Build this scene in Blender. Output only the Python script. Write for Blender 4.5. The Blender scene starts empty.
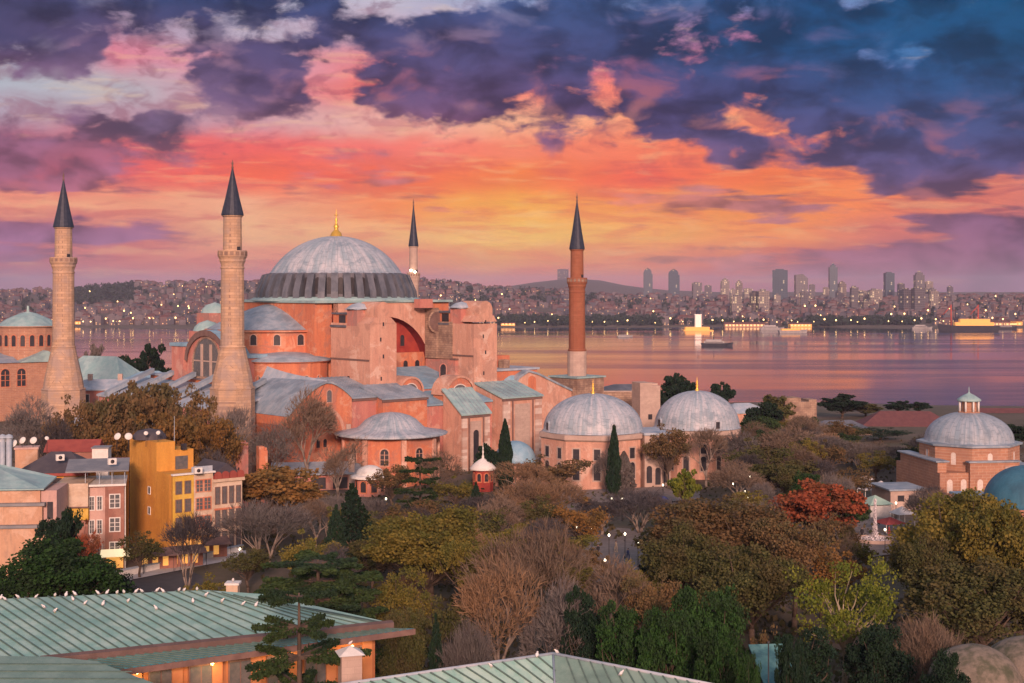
import bpy, math, random
import numpy as np
from math import sin, cos, pi, radians, atan, tan, sqrt, hypot
from mathutils import Vector, Matrix

sc = bpy.context.scene
COL = sc.collection

# ------------------------------------------------------------------ camera
F = 1400.0; HY = 287.0; CZ = 42.0           # focal length in pixels, horizon row, eye height above the park
cam_d = bpy.data.cameras.new("camera"); cam = bpy.data.objects.new("camera", cam_d); COL.objects.link(cam)
cam.location = (0, 0, CZ); cam.rotation_euler = (pi / 2, 0, 0)
cam_d.sensor_width = 36; cam_d.lens = 36 * F / 1024
cam_d.shift_y = -(341.5 - HY) / 1024
cam_d.clip_start = 1; cam_d.clip_end = 60000
sc.camera = cam
sc.view_settings.view_transform = 'Standard'; sc.view_settings.look = 'None'
sc.view_settings.exposure = 0; sc.view_settings.gamma = 1; sc.view_settings.use_curve_mapping = False
sc.cycles.use_denoising = True
sc.cycles.max_bounces = 4; sc.cycles.diffuse_bounces = 2; sc.cycles.glossy_bounces = 2
sc.cycles.transparent_max_bounces = 4; sc.cycles.volume_bounces = 0
sc.cycles.use_adaptive_sampling = True; sc.cycles.adaptive_threshold = 0.015
sc.cycles.caustics_reflective = False; sc.cycles.caustics_refractive = False

SUN_DIR = Vector((0.09, -0.95, 0.30)).normalized()    # towards the glow low in the west, behind the viewer
SUN_STRENGTH = 4.1
sun_d = bpy.data.lights.new("sun", 'SUN'); sun = bpy.data.objects.new("sun", sun_d); COL.objects.link(sun)
sun_d.energy = SUN_STRENGTH; sun_d.angle = radians(9); sun_d.color = (1.0, 0.61, 0.48)
sun.rotation_euler = SUN_DIR.to_track_quat('Z', 'Y').to_euler()

def lin(c):
    def f(v):
        v = v / 255.0
        return v / 12.92 if v <= 0.04045 else ((v + 0.055) / 1.055) ** 2.4
    return (f(c[0]), f(c[1]), f(c[2]))

class NT:
    """small helper to write node trees as expressions"""
    def __init__(self, tree): self.t = tree
    def node(self, typ, **kw):
        n = self.t.nodes.new(typ)
        for k, v in kw.items(): setattr(n, k, v)
        return n
    def put(self, sock, v):
        if isinstance(v, bpy.types.NodeSocket): self.t.links.new(v, sock)
        elif v is not None:
            if sock.type == 'RGBA' and not isinstance(v, (int, float)) and len(v) == 3: v = (*v, 1)
            sock.default_value = v
    def m(self, op, a, b=None, c=None, clamp=False):
        n = self.node('ShaderNodeMath', operation=op, use_clamp=clamp)
        for i, v in enumerate((a, b, c)):
            if v is not None: self.put(n.inputs[i], v)
        return n.outputs[0]
    def vm(self, op, a, b=None):
        n = self.node('ShaderNodeVectorMath', operation=op)
        self.put(n.inputs[0], a)
        if b is not None: self.put(n.inputs[1], b)
        return n.outputs[0]
    def mix(self, f, a, b, blend='MIX'):
        n = self.node('ShaderNodeMix', data_type='RGBA', blend_type=blend)
        n.clamp_factor = True
        self.put(n.inputs[0], f); self.put(n.inputs[6], a); self.put(n.inputs[7], b)
        return n.outputs[2]
    def ss(self, v, lo, hi):
        n = self.node('ShaderNodeMapRange', interpolation_type='SMOOTHSTEP')
        self.put(n.inputs[0], v); n.inputs[1].default_value = lo; n.inputs[2].default_value = hi
        return n.outputs[0]
    def noise(self, vec, scale, detail=4, rough=0.5, dist=0.0):
        n = self.node('ShaderNodeTexNoise')
        if vec is not None: self.put(n.inputs['Vector'], vec)
        n.inputs['Scale'].default_value = scale; n.inputs['Detail'].default_value = detail
        n.inputs['Roughness'].default_value = rough; n.inputs['Distortion'].default_value = dist
        return n.outputs[0]
    def xyz(self, x, y, z):
        n = self.node('ShaderNodeCombineXYZ')
        for i, v in enumerate((x, y, z)): self.put(n.inputs[i], v)
        return n.outputs[0]
    def ramp(self, fac, stops, interp='EASE'):
        n = self.node('ShaderNodeValToRGB'); r = n.color_ramp; r.interpolation = interp
        self.put(n.inputs[0], fac)
        stops = sorted(stops)
        r.elements[0].position = stops[0][0]; r.elements[0].color = (*stops[0][1], 1)
        r.elements[1].position = stops[-1][0]; r.elements[1].color = (*stops[-1][1], 1)
        for p, c in stops[1:-1]:
            e = r.elements.new(p); e.color = (*c, 1)
        return n.outputs[0]

# ------------------------------------------------------------------ sky: Nishita twilight under sunset clouds
world = bpy.data.worlds.new("World"); sc.world = world; world.use_nodes = True
wt = world.node_tree; wt.nodes.clear(); W = NT(wt)
tc = W.node('ShaderNodeTexCoord'); D = tc.outputs['Generated']
sep = W.node('ShaderNodeSeparateXYZ'); W.put(sep.inputs[0], D)
dx, dy, dz = sep.outputs
az = W.m('ARCTAN2', dx, dy)
hyp = W.m('SQRT', W.m('ADD', W.m('MULTIPLY', dx, dx), W.m('MULTIPLY', dy, dy)))
el = W.m('ARCTAN2', dz, hyp)
AZR = 0.44
# cloud coordinates in degrees, stretched sideways near the horizon
azd = W.m('MULTIPLY', az, 180 / pi); eld = W.m('MULTIPLY', el, 180 / pi)
cv = W.xyz(W.m('MULTIPLY', azd, 0.46), W.m('MULTIPLY', eld, 0.86), 0.37)
cs = W.xyz(W.m('MULTIPLY', azd, 0.16), W.m('MULTIPLY', eld, 1.05), 4.1)
warp1 = W.m('SUBTRACT', W.noise(cv, 0.9, 3, 0.55), 0.5)
warp2 = W.m('SUBTRACT', W.noise(W.vm('ADD', cv, (11.3, 5.1, 2.0)), 0.9, 3, 0.55), 0.5)
az_w = W.m('ADD', az, W.m('MULTIPLY', warp1, 0.055))
el_w = W.m('ADD', el, W.m('MULTIPLY', warp2, 0.018))
fac = W.m('DIVIDE', W.m('ADD', az_w, AZR), 2 * AZR, clamp=True)
def azp(px): return (atan((px - 512) / F) + AZR) / (2 * AZR)
def elv(py): return atan((HY - py) / F)
def rows(table, to):
    """table: list of (row, [(column, value)...]) laid over azimuth and elevation"""
    out = None; prev = None
    for py, cols in sorted(table, key=lambda r: -r[0]):
        c = W.ramp(fac, [(azp(px), to(v)) for px, v in cols], 'LINEAR')
        if out is None: out = c
        else:
            out = W.mix(W.ss(el_w, elv(prev), elv(py)), out, c)
        prev = py
    return out
BX = (0, 128, 256, 384, 512, 640, 768, 896, 1024)
bright = [
 (0,  [(150,160,188),(150,160,190),(175,175,200),(196,188,206),(150,165,205),(120,145,195),(90,130,185),(110,150,200),(40,95,150)]),
 (35, [(150,150,180),(180,150,175),(190,175,195),(200,165,185),(185,150,180),(175,135,175),(190,120,160),(50,110,165),(30,90,145)]),
 (65, [(165,160,185),(222,130,150),(210,160,178),(235,130,135),(220,140,160),(225,120,145),(150,110,155),(70,120,175),(35,90,148)]),
 (92, [(180,185,198),(192,182,192),(215,150,168),(250,122,108),(250,140,120),(251,132,112),(246,130,112),(120,110,160),(60,90,145)]),
 (120,[(178,160,178),(190,152,168),(205,155,168),(246,182,168),(253,182,145),(252,158,118),(251,150,112),(220,130,120),(140,100,135)]),
 (150,[(180,112,138),(232,108,112),(246,106,100),(248,122,112),(252,136,104),(252,130,96),(252,126,90),(248,130,104),(225,126,122)]),
 (178,[(228,92,100),(245,104,96),(254,110,82),(252,112,80),(252,134,72),(250,108,82),(252,126,74),(252,144,88),(236,134,112)]),
 (205,[(240,150,122),(245,160,126),(247,176,138),(252,140,84),(254,176,76),(252,150,80),(253,146,72),(252,136,84),(225,122,108)]),
 (235,[(205,116,120),(228,136,122),(246,182,136),(249,180,122),(253,200,104),(252,176,96),(250,148,84),(226,122,106),(165,94,115)]),
 (260,[(192,112,126),(225,128,116),(236,148,120),(240,150,108),(246,164,102),(240,146,98),(222,120,98),(165,94,114),(140,88,115)]),
 (285,[(165,110,132),(204,118,124),(212,120,120),(228,126,112),(238,132,106),(234,122,102),(204,104,104),(170,92,110),(150,88,116)]),
]
bright = [(py, list(zip(BX, v))) for py, v in bright]
darkc = [
 (0,  [(0,(60,61,95)),(128,(45,61,100)),(330,(51,65,108)),(512,(54,73,117)),(640,(45,73,119)),(768,(28,74,122)),(896,(15,73,117)),(1024,(11,71,112))]),
 (50, [(0,(63,60,95)),(128,(84,68,102)),(330,(72,68,108)),(450,(73,68,109)),(640,(50,67,111)),(768,(22,70,116)),(896,(15,72,117)),(1024,(11,71,112))]),
 (95, [(0,(119,87,119)),(128,(119,93,122)),(256,(90,72,108)),(450,(92,71,109)),(640,(72,66,110)),(768,(55,66,111)),(896,(39,73,120)),(1024,(30,72,116))]),
 (130,[(0,(143,95,124)),(160,(104,84,114)),(330,(156,104,128)),(450,(125,81,113)),(640,(77,66,109)),(768,(74,72,116)),(896,(63,74,121)),(1024,(54,71,115))]),
 (165,[(0,(146,90,118)),(160,(159,96,122)),(330,(183,104,118)),(512,(202,114,105)),(740,(94,77,117)),(840,(87,76,119)),(960,(74,72,116)),(1024,(72,70,114))]),
 (205,[(0,(163,96,119)),(256,(197,109,114)),(400,(211,116,98)),(640,(213,123,102)),(740,(189,115,112)),(896,(118,83,115)),(1024,(126,83,113))]),
 (240,[(0,(145,96,129)),(128,(147,98,129)),(256,(190,122,130)),(512,(231,161,113)),(700,(212,133,111)),(800,(155,96,113)),(1024,(126,83,115))]),
 (280,[(0,(147,103,131)),(256,(184,121,126)),(512,(223,140,112)),(700,(198,119,109)),(800,(161,96,110)),(1024,(135,87,116))]),
]
M = [
 (0,  [(0,.9),(128,.95),(256,.9),(320,.8),(360,.2),(400,.42),(448,.2),(512,.5),(576,.6),(640,.78),(700,.5),(768,.85),(832,.72),(860,.3),(896,.75),(960,.95),(1024,.9)]),
 (35, [(0,.9),(64,.88),(128,.6),(192,.45),(256,.4),(320,.8),(384,.72),(448,.88),(512,.9),(576,.9),(640,.85),(700,.45),(768,.9),(896,.95),(960,.8),(1024,.95)]),
 (70, [(0,.78),(64,.7),(100,.45),(128,.12),(180,.2),(205,.6),(256,.92),(300,.5),(325,.15),(384,.72),(448,.98),(512,.95),(576,.85),(600,.6),(640,.92),(704,.88),(768,.92),(850,.85),(910,.5),(960,.85),(1024,.95)]),
 (100,[(0,.2),(64,.08),(128,.05),(192,.25),(250,.85),(300,.85),(322,.45),(350,.12),(390,.85),(448,.98),(500,.95),(540,.5),(576,.78),(600,.5),(640,.85),(704,.92),(768,.55),(800,.8),(896,.92),(1024,.92)]),
 (130,[(0,.55),(64,.4),(100,.4),(128,.65),(165,.85),(192,.6),(220,.3),(320,.2),(384,.2),(448,.28),(512,.18),(560,.65),(600,.55),(625,.12),(660,.72),(704,.88),(740,.6),(768,.25),(800,.7),(840,.92),(1024,.95)]),
 (160,[(0,.78),(64,.72),(128,.55),(192,.48),(256,.28),(320,.35),(384,.48),(430,.38),(460,.15),(512,.08),(560,.42),(600,.1),(640,.08),(704,.3),(740,.78),(780,.5),(832,.75),(896,.92),(1024,.95)]),
 (185,[(0,.68),(64,.7),(128,.52),(192,.25),(256,.15),(300,.48),(350,.52),(400,.55),(448,.35),(512,.2),(600,.25),(700,.4),(768,.35),(850,.3),(900,.78),(960,.85),(1000,.4),(1024,.6)]),
 (205,[(0,.1),(256,.1),(384,.25),(448,.4),(512,.18),(600,.35),(640,.58),(700,.6),(768,.58),(832,.4),(896,.2),(960,.3),(1024,.42)]),
 (235,[(0,.78),(64,.78),(128,.76),(190,.6),(215,.5),(256,.15),(384,.1),(512,.1),(704,.15),(768,.25),(832,.12),(880,.25),(910,.62),(960,.78),(1024,.88)]),
 (258,[(0,.5),(64,.45),(128,.35),(192,.2),(256,.1),(512,.1),(704,.25),(740,.52),(800,.72),(896,.8),(1024,.88)]),
 (282,[(0,.42),(128,.2),(256,.1),(512,.1),(704,.15),(768,.35),(832,.42),(896,.55),(960,.7),(1024,.82)]),
]
cb = rows(bright, lin)
cd = rows(darkc, lin)
cm = rows(M, lambda v: (v, v, v))
cm = W.m('MULTIPLY', cm, 1.0)
n1 = W.noise(cv, 1.1, 9, 0.55, 0.2)
n2 = W.noise(cs, 1.6, 7, 0.55, 0.3)
lowf = W.ss(el, elv(215), elv(120))
def blend(a, b): return W.m('ADD', W.m('MULTIPLY', a, lowf), W.m('MULTIPLY', b, W.m('SUBTRACT', 1.0, lowf)))
nn = blend(n1, n2)
cover = W.ss(W.m('ADD', cm, W.m('MULTIPLY', W.m('SUBTRACT', nn, 0.5), 1.6)), 0.37, 0.66)
def scale(col, k):
    n = W.node('ShaderNodeVectorMath', operation='SCALE'); W.put(n.inputs[0], col); W.put(n.inputs[3], k); return n.outputs[0]
# thin lit veils and streaks between the heavy clouds
n4 = blend(W.noise(W.vm('ADD', cv, (1.0, 2.0, 7.0)), 1.5, 8, 0.58, 0.5), W.noise(W.vm('ADD', cs, (1.0, 2.0, 7.0)), 1.9, 8, 0.6, 0.5))
veil = W.mix(0.38, cb, cd)
veil = W.mix(1.0, veil, (1.0, 0.80, 0.80), 'MULTIPLY')
lit = W.mix(W.m('MULTIPLY', W.ss(n4, 0.46, 0.64), 0.9), scale(cb, W.m('ADD', 0.80, W.m('MULTIPLY', n2, 0.36))), veil)
hot = W.ss(W.noise(W.vm('ADD', cs, (7.0, 3.0, 1.0)), 2.6, 6, 0.55, 0.3), 0.52, 0.70)
lit = W.mix(W.m('MULTIPLY', hot, 0.42), lit, W.mix(0.5, cb, (1.0, 0.66, 0.30)))
# heavy clouds: darker cores, paler violet shoulders, pink undersides
n3 = W.ss(W.noise(W.vm('ADD', cv, (3.0, 9.0, 1.0)), 0.95, 7, 0.50, 0.3), 0.32, 0.68)
n5 = W.noise(W.vm('ADD', cv, (8.0, 1.0, 5.0)), 0.85, 7, 0.50, 0.35)
core = scale(cd, W.m('ADD', 0.58, W.m('MULTIPLY', n3, 0.80)))
shoulder = W.mix(0.42, scale(cd, 1.15), cb)
body = W.mix(W.m('MULTIPLY', W.ss(n5, 0.52, 0.70), 0.70), core, shoulder)
front = W.mix(cover, lit, body)
# the rest of the dome: dull blue overhead, warm glow low in the west behind the viewer
nish = W.node('ShaderNodeTexSky', sky_type='NISHITA')
nish.sun_disc = False
nish.sun_elevation = math.asin(SUN_DIR.z); nish.sun_rotation = math.atan2(SUN_DIR.x, SUN_DIR.y)
nsc = W.node('ShaderNodeVectorMath', operation='SCALE'); W.put(nsc.inputs[0], nish.outputs[0]); nsc.inputs[3].default_value = 0.07
zen_cloud = W.mix(W.ss(n1, 0.4, 0.62), (0.34, 0.42, 0.58), (0.66, 0.62, 0.72))
zen = W.mix(0.55, nsc.outputs[0], zen_cloud)
west = W.mix(W.ss(el, 0.0, 0.9), (1.0, 0.62, 0.52), zen)
aaz = W.m('ABSOLUTE', az)
rest = W.mix(W.ss(aaz, 1.0, 2.4), zen, west)
wf = W.m('MULTIPLY', W.ss(aaz, 0.9, 0.45), W.ss(el, 0.52, 0.20))
skyc = W.mix(wf, rest, front)
skyc = W.mix(W.ss(el, -0.02, -0.10), skyc, (0.10, 0.07, 0.08))
bg = W.node('ShaderNodeBackground'); W.put(bg.inputs[0], skyc); bg.inputs[1].default_value = 1.0
wo = W.node('ShaderNodeOutputWorld'); wt.links.new(bg.outputs[0], wo.inputs[0])
world.cycles.sampling_method = 'MANUAL'; world.cycles.sample_map_resolution = 512

# ------------------------------------------------------------------ helpers
rng = random.Random(7)
def X_at(px, Y): return (px - 512) / F * Y
def Z_at(py, Y): return CZ - (py - HY) / F * Y
def at(px, py, Y): return Vector((X_at(px, Y), Y, Z_at(py, Y)))
def Y_for(py, z): return (CZ - z) * F / (py - HY)

class MB:
    """collects faces (with a material slot and a smooth flag) and links them as one mesh object"""
    def __init__(self, mtx=None): self.v = []; self.f = []; self.mi = []; self.sm = []; self.mtx = mtx
    def add(self, verts, faces, mi=0, smooth=False):
        o = len(self.v)
        if self.mtx is not None: verts = [self.mtx @ Vector(p) for p in verts]
        self.v += [tuple(p) for p in verts]
        for f in faces: self.f.append(tuple(i + o for i in f)); self.mi.append(mi); self.sm.append(smooth)
        return self
    def quad(self, a, b, c, d, mi=0): return self.add([a, b, c, d], [(0, 1, 2, 3)], mi)
    def poly(self, pts, mi=0): return self.add(pts, [tuple(range(len(pts)))], mi)
    def box(self, x0, x1, y0, y1, z0, z1, mi=0, rz=0.0, c=None):
        P = [(x, y, z) for z in (z0, z1) for y in (y0, y1) for x in (x0, x1)]
        if rz:
            cx, cy = c if c else ((x0 + x1) / 2, (y0 + y1) / 2)
            P = [(cx + (x - cx) * cos(rz) - (y - cy) * sin(rz), cy + (x - cx) * sin(rz) + (y - cy) * cos(rz), z) for x, y, z in P]
        return self.add(P, [(0, 2, 3, 1), (4, 5, 7, 6), (0, 1, 5, 4), (2, 6, 7, 3), (0, 4, 6, 2), (1, 3, 7, 5)], mi)
    def prism(self, pts, vec, mi=0, mi_top=None):
        """pts: planar 3-D outline; extruded along vec"""
        n = len(pts); vec = Vector(vec); a = [Vector(p) for p in pts]; b = [p + vec for p in a]
        self.add(a + b, [tuple(range(n))[::-1], tuple(range(n, 2 * n))], mi if mi_top is None else mi_top)
        self.add(a + b, [(i, (i + 1) % n, (i + 1) % n + n, i + n) for i in range(n)], mi)
        return self
    def lathe(self, prof, seg=32, c=(0, 0, 0), mi=0, smooth=True, a0=0.0, a1=2 * pi, rib=0.0, every=2, sx=1.0, sy=1.0):
        full = abs(a1 - a0 - 2 * pi) < 1e-6
        n = seg if full else seg + 1; V = []
        for r, z in prof:
            for i in range(n):
                a = a0 + (a1 - a0) * i / seg
                rr = r + (rib if (rib and i % every == 0 and r > 0.3) else 0)
                V.append((c[0] + rr * cos(a) * sx, c[1] + rr * sin(a) * sy, c[2] + z))
        Fc = []
        for k in range(len(prof) - 1):
            for i in range(seg):
                j = (i + 1) % n
                Fc.append((k * n + i, k * n + j, (k + 1) * n + j, (k + 1) * n + i))
        return self.add(V, Fc, mi, smooth)
    def tube(self, p, q, r0, r1=None, seg=6, mi=0):
        p = Vector(p); q = Vector(q); r1 = r0 if r1 is None else r1
        d = (q - p)
        if d.length < 1e-6: return self
        d.normalize(); u = d.orthogonal().normalized(); w = d.cross(u)
        V = []
        for c, r in ((p, r0), (q, r1)):
            for i in range(seg):
                a = 2 * pi * i / seg; V.append(c + u * (r * cos(a)) + w * (r * sin(a)))
        Fc = [(i, (i + 1) % seg, (i + 1) % seg + seg, i + seg) for i in range(seg)]
        Fc += [tuple(range(seg))[::-1], tuple(range(seg, 2 * seg))]
        return self.add(V, Fc, mi, seg > 5)
    def mesh(self, name, mats):
        me = bpy.data.meshes.new(name); me.from_pydata(self.v, [], self.f)
        for m in (mats if isinstance(mats, (list, tuple)) else [mats]): me.materials.append(m)
        me.polygons.foreach_set('material_index', self.mi); me.polygons.foreach_set('use_smooth', self.sm)
        me.update(); return me
    def build(self, name, mats, parent=None, loc=None, label=None):
        o = bpy.data.objects.new(name, self.mesh(name, mats)); COL.objects.link(o)
        if parent is not None: o.parent = parent
        if loc is not None: o.location = loc
        if label: o['label'] = label
        return o
def tag(o, label, cat, group=None, kind=None):
    if label: o['label'] = label
    if cat: o['category'] = cat
    if group: o['group'] = group
    if kind: o['kind'] = kind
    return o
def thing(name, label, cat, loc=(0, 0, 0), rz=0.0, group=None):
    o = bpy.data.objects.new(name, None); COL.objects.link(o); o.empty_display_size = 0.5
    o.location = loc; o.rotation_euler = (0, 0, rz)
    return tag(o, label, cat, group)
KIDS = {}
def dup(o, loc, rz=0.0, s=1.0, label=None, group=None, ov=None):
    """copy a thing with its parts and their parts"""
    r = o.copy(); COL.objects.link(r); r.location = loc; r.rotation_euler = (0, 0, rz); r.scale = (s, s, s) if not isinstance(s, tuple) else s
    if label: r['label'] = label
    if group: r['group'] = group
    for ch in KIDS.setdefault(o.name, list(o.children)):
        c = ch.copy(); COL.objects.link(c); c.parent = r
        for g in KIDS.setdefault(ch.name, list(ch.children)):
            d = g.copy(); COL.objects.link(d); d.parent = c
    return r

# ------------------------------------------------------------------ materials
def new_mat(name):
    m = bpy.data.materials.new(name); m.use_nodes = True
    t = m.node_tree; b = t.nodes['Principled BSDF']
    return m, NT(t), b
def mat(name, c1, c2=None, scale=1.0, rough=0.8, bump=0.0, c3=None, scale3=0.12, f3=0.6, metal=0.0, streak=False, spec=0.3, lo=0.35, hi=0.68, coord='Object'):
    m, N, b = new_mat(name)
    b.inputs['Roughness'].default_value = rough; b.inputs['Metallic'].default_value = metal
    b.inputs['Specular IOR Level'].default_value = spec
    co = N.node('ShaderNodeTexCoord').outputs[coord]
    if streak:
        mp = N.node('ShaderNodeMapping'); N.put(mp.inputs[0], co); mp.inputs['Scale'].default_value = (1, 1, 0.18); cs_ = mp.outputs[0]
    else: cs_ = co
    if c2 is None: N.put(b.inputs['Base Color'], c1)
    else:
        n = N.noise(cs_, scale, 6, 0.62)
        c = N.mix(N.ss(n, lo, hi), c1, c2)
        if c3 is not None:
            c = N.mix(N.m('MULTIPLY', N.ss(N.noise(co, scale3, 5, 0.6), 0.42, 0.66), f3), c, c3)
        N.put(b.inputs['Base Color'], c)
        if bump:
            bn = N.node('ShaderNodeBump'); bn.inputs['Strength'].default_value = bump; bn.inputs['Distance'].default_value = 0.1
            N.put(bn.inputs['Height'], N.noise(co, scale * 3, 5, 0.6)); N.put(b.inputs['Normal'], bn.outputs[0])
    return m
def glow(name, c, s):
    m, N, b = new_mat(name)
    N.put(b.inputs['Base Color'], c); N.put(b.inputs['Emission Color'], c); b.inputs['Emission Strength'].default_value = s
    return m
def masonry(name, c1, c2, mortar, bw, bh, c3=None, scale3=0.15, f3=0.5, ms=0.012, flat='XZ', rough=0.9):
    """coursed stone or brick from a brick texture laid over each wall by its own height and length"""
    m, N, b = new_mat(name); b.inputs['Roughness'].default_value = rough; b.inputs['Specular IOR Level'].default_value = 0.2
    co = N.node('ShaderNodeTexCoord').outputs['Object']
    s = N.node('ShaderNodeSeparateXYZ'); N.put(s.inputs[0], co)
    g = N.node('ShaderNodeNewGeometry'); sn = N.node('ShaderNodeSeparateXYZ'); N.put(sn.inputs[0], g.outputs['Normal'])
    u = N.m('ADD', s.outputs[0], s.outputs[1])
    br = N.node('ShaderNodeTexBrick'); N.put(br.inputs['Vector'], N.xyz(u, s.outputs[2], 0.0))
    br.inputs['Scale'].default_value = 1.0; br.inputs['Brick Width'].default_value = bw; br.inputs['Row Height'].default_value = bh
    br.inputs['Mortar Size'].default_value = ms; br.inputs['Bias'].default_value = 0.0
    N.put(br.inputs['Color1'], c1); N.put(br.inputs['Color2'], c2); N.put(br.inputs['Mortar'], mortar)
    c = br.outputs[0]
    n = N.noise(co, 0.9, 6, 0.65)
    c = N.mix(N.m('MULTIPLY', N.ss(n, 0.4, 0.7), 0.45), c, tuple(v * 0.6 for v in c1))
    if c3 is not None: c = N.mix(N.m('MULTIPLY', N.ss(N.noise(co, scale3, 5, 0.6), 0.42, 0.64), f3), c, c3)
    N.put(b.inputs['Base Color'], c)
    bn = N.node('ShaderNodeBump'); bn.inputs['Strength'].default_value = 0.35; bn.inputs['Distance'].default_value = 0.06
    N.put(bn.inputs['Height'], n); N.put(b.inputs['Normal'], bn.outputs[0])
    return m
def lead_mat(name, c1, c2, c3, rough=0.55):
    m, N, b = new_mat(name); b.inputs['Roughness'].default_value = rough; b.inputs['Specular IOR Level'].default_value = 0.45
    co = N.node('ShaderNodeTexCoord').outputs['Object']
    mp = N.node('ShaderNodeMapping'); N.put(mp.inputs[0], co); mp.inputs['Scale'].default_value = (1, 1, 0.25)
    c = N.mix(N.ss(N.noise(mp.outputs[0], 0.55, 7, 0.68), 0.36, 0.66), c1, c2)
    c = N.mix(N.m('MULTIPLY', N.ss(N.noise(co, 0.22, 5, 0.6, 0.5), 0.46, 0.66), 0.7), c, c3)
    N.put(b.inputs['Base Color'], c)
    bn = N.node('ShaderNodeBump'); bn.inputs['Strength'].default_value = 0.25; bn.inputs['Distance'].default_value = 0.08
    N.put(bn.inputs['Height'], N.noise(co, 1.6, 4, 0.6)); N.put(b.inputs['Normal'], bn.outputs[0])
    return m

def dome_lead(name, c1, c2, c3, nseam=56):
    m, N, b = new_mat(name); b.inputs['Roughness'].default_value = 0.5; b.inputs['Specular IOR Level'].default_value = 0.45
    co = N.node('ShaderNodeTexCoord').outputs['Object']; s = N.node('ShaderNodeSeparateXYZ'); N.put(s.inputs[0], co)
    a = N.m('ARCTAN2', s.outputs[1], s.outputs[0]); ca, sa = N.m('COSINE', a), N.m('SINE', a)
    v = N.xyz(N.m('MULTIPLY', ca, 9.0), N.m('MULTIPLY', sa, 9.0), N.m('MULTIPLY', s.outputs[2], 0.22))
    c = N.mix(N.ss(N.noise(v, 0.8, 8, 0.7), 0.36, 0.64), c1, c2)
    c = N.mix(N.m('MULTIPLY', N.ss(N.noise(co, 0.3, 7, 0.68, 0.6), 0.50, 0.64), 0.65), c, c3)
    fr = N.m('FRACT', N.m('MULTIPLY', a, nseam / (2 * pi))); line = N.m('LESS_THAN', fr, 0.10)
    row = N.m('LESS_THAN', N.m('FRACT', N.m('ADD', N.m('MULTIPLY', s.outputs[2], 0.55), N.m('MULTIPLY', N.m('FLOOR', N.m('MULTIPLY', a, nseam / (2 * pi))), 0.37))), 0.07)
    c = N.mix(N.m('MULTIPLY', N.m('MAXIMUM', line, row), 0.40), c, tuple(x * .45 for x in c1))
    N.put(b.inputs['Base Color'], c)
    bn = N.node('ShaderNodeBump'); bn.inputs['Strength'].default_value = 0.4; bn.inputs['Distance'].default_value = 0.1
    N.put(bn.inputs['Height'], N.noise(co, 1.2, 5, 0.65)); N.put(b.inputs['Normal'], bn.outputs[0]); return m
MT = {}
MT['dome_grey'] = dome_lead('grey_dome_lead', (0.24, 0.32, 0.39), (0.40, 0.44, 0.49), (0.17, 0.22, 0.27))
MT['dome_pale'] = dome_lead('pale_dome_lead', (0.30, 0.38, 0.44), (0.52, 0.53, 0.57), (0.18, 0.25, 0.31), 64)
MT['lead'] = lead_mat('grey_lead', (0.24, 0.32, 0.39), (0.37, 0.42, 0.47), (0.16, 0.21, 0.26))
MT['lead_pale'] = lead_mat('pale_lead', (0.33, 0.42, 0.50), (0.48, 0.51, 0.56), (0.24, 0.31, 0.38))
MT['lead_mid'] = lead_mat('weathered_lead', (0.095, 0.11, 0.14), (0.15, 0.16, 0.19), (0.06, 0.07, 0.09))
MT['lead_dark'] = lead_mat('dark_lead', (0.10, 0.11, 0.14), (0.16, 0.16, 0.19), (0.07, 0.08, 0.10))
MT['lead_green'] = lead_mat('greenish_lead', (0.27, 0.44, 0.44), (0.38, 0.52, 0.51), (0.20, 0.30, 0.33))
MT['lead_blue'] = lead_mat('bluish_lead', (0.20, 0.38, 0.50), (0.30, 0.47, 0.58), (0.18, 0.28, 0.36))
MT['lead_teal'] = lead_mat('teal_lead', (0.03, 0.13, 0.20), (0.055, 0.18, 0.26), (0.03, 0.09, 0.14))
def plaster(name, c1, c2, worn, brick, pale):
    m, N, b = new_mat(name); b.inputs['Roughness'].default_value = 0.92; b.inputs['Specular IOR Level'].default_value = 0.15
    co = N.node('ShaderNodeTexCoord').outputs['Object']
    mp = N.node('ShaderNodeMapping'); N.put(mp.inputs[0], co); mp.inputs['Scale'].default_value = (1, 1, 0.16)
    c = N.mix(N.ss(N.noise(mp.outputs[0], 0.45, 7, 0.68), 0.34, 0.66), c1, c2)
    c = N.mix(N.m('MULTIPLY', N.ss(N.noise(N.vm('ADD', mp.outputs[0], (7.0, 3.0, 1.0)), 1.3, 6, 0.7), 0.50, 0.72), 0.65), c, worn)
    c = N.mix(N.m('MULTIPLY', N.ss(N.noise(co, 0.16, 7, 0.66, 0.6), 0.52, 0.60), 0.75), c, brick)
    c = N.mix(N.m('MULTIPLY', N.ss(N.noise(N.vm('ADD', co, (13.0, 3.0, 5.0)), 0.22, 7, 0.7, 0.6), 0.54, 0.62), 0.7), c, pale)
    n = N.noise(co, 2.2, 6, 0.7)
    k = N.node('ShaderNodeVectorMath', operation='SCALE'); N.put(k.inputs[0], c); N.put(k.inputs[3], N.m('ADD', 0.80, N.m('MULTIPLY', n, 0.4)))
    N.put(b.inputs['Base Color'], k.outputs[0])
    bn = N.node('ShaderNodeBump'); bn.inputs['Strength'].default_value = 0.4; bn.inputs['Distance'].default_value = 0.12
    N.put(bn.inputs['Height'], n); N.put(b.inputs['Normal'], bn.outputs[0]); return m
MT['plaster_orange'] = plaster('orange_plaster', (0.63, 0.235, 0.125), (0.54, 0.18, 0.105), (0.36, 0.14, 0.105), (0.42, 0.20, 0.15), (0.66, 0.36, 0.24))
MT['plaster_pink'] = plaster('pink_plaster', (0.58, 0.25, 0.195), (0.48, 0.195, 0.165), (0.31, 0.165, 0.155), (0.37, 0.22, 0.19), (0.60, 0.36, 0.29))
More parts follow.
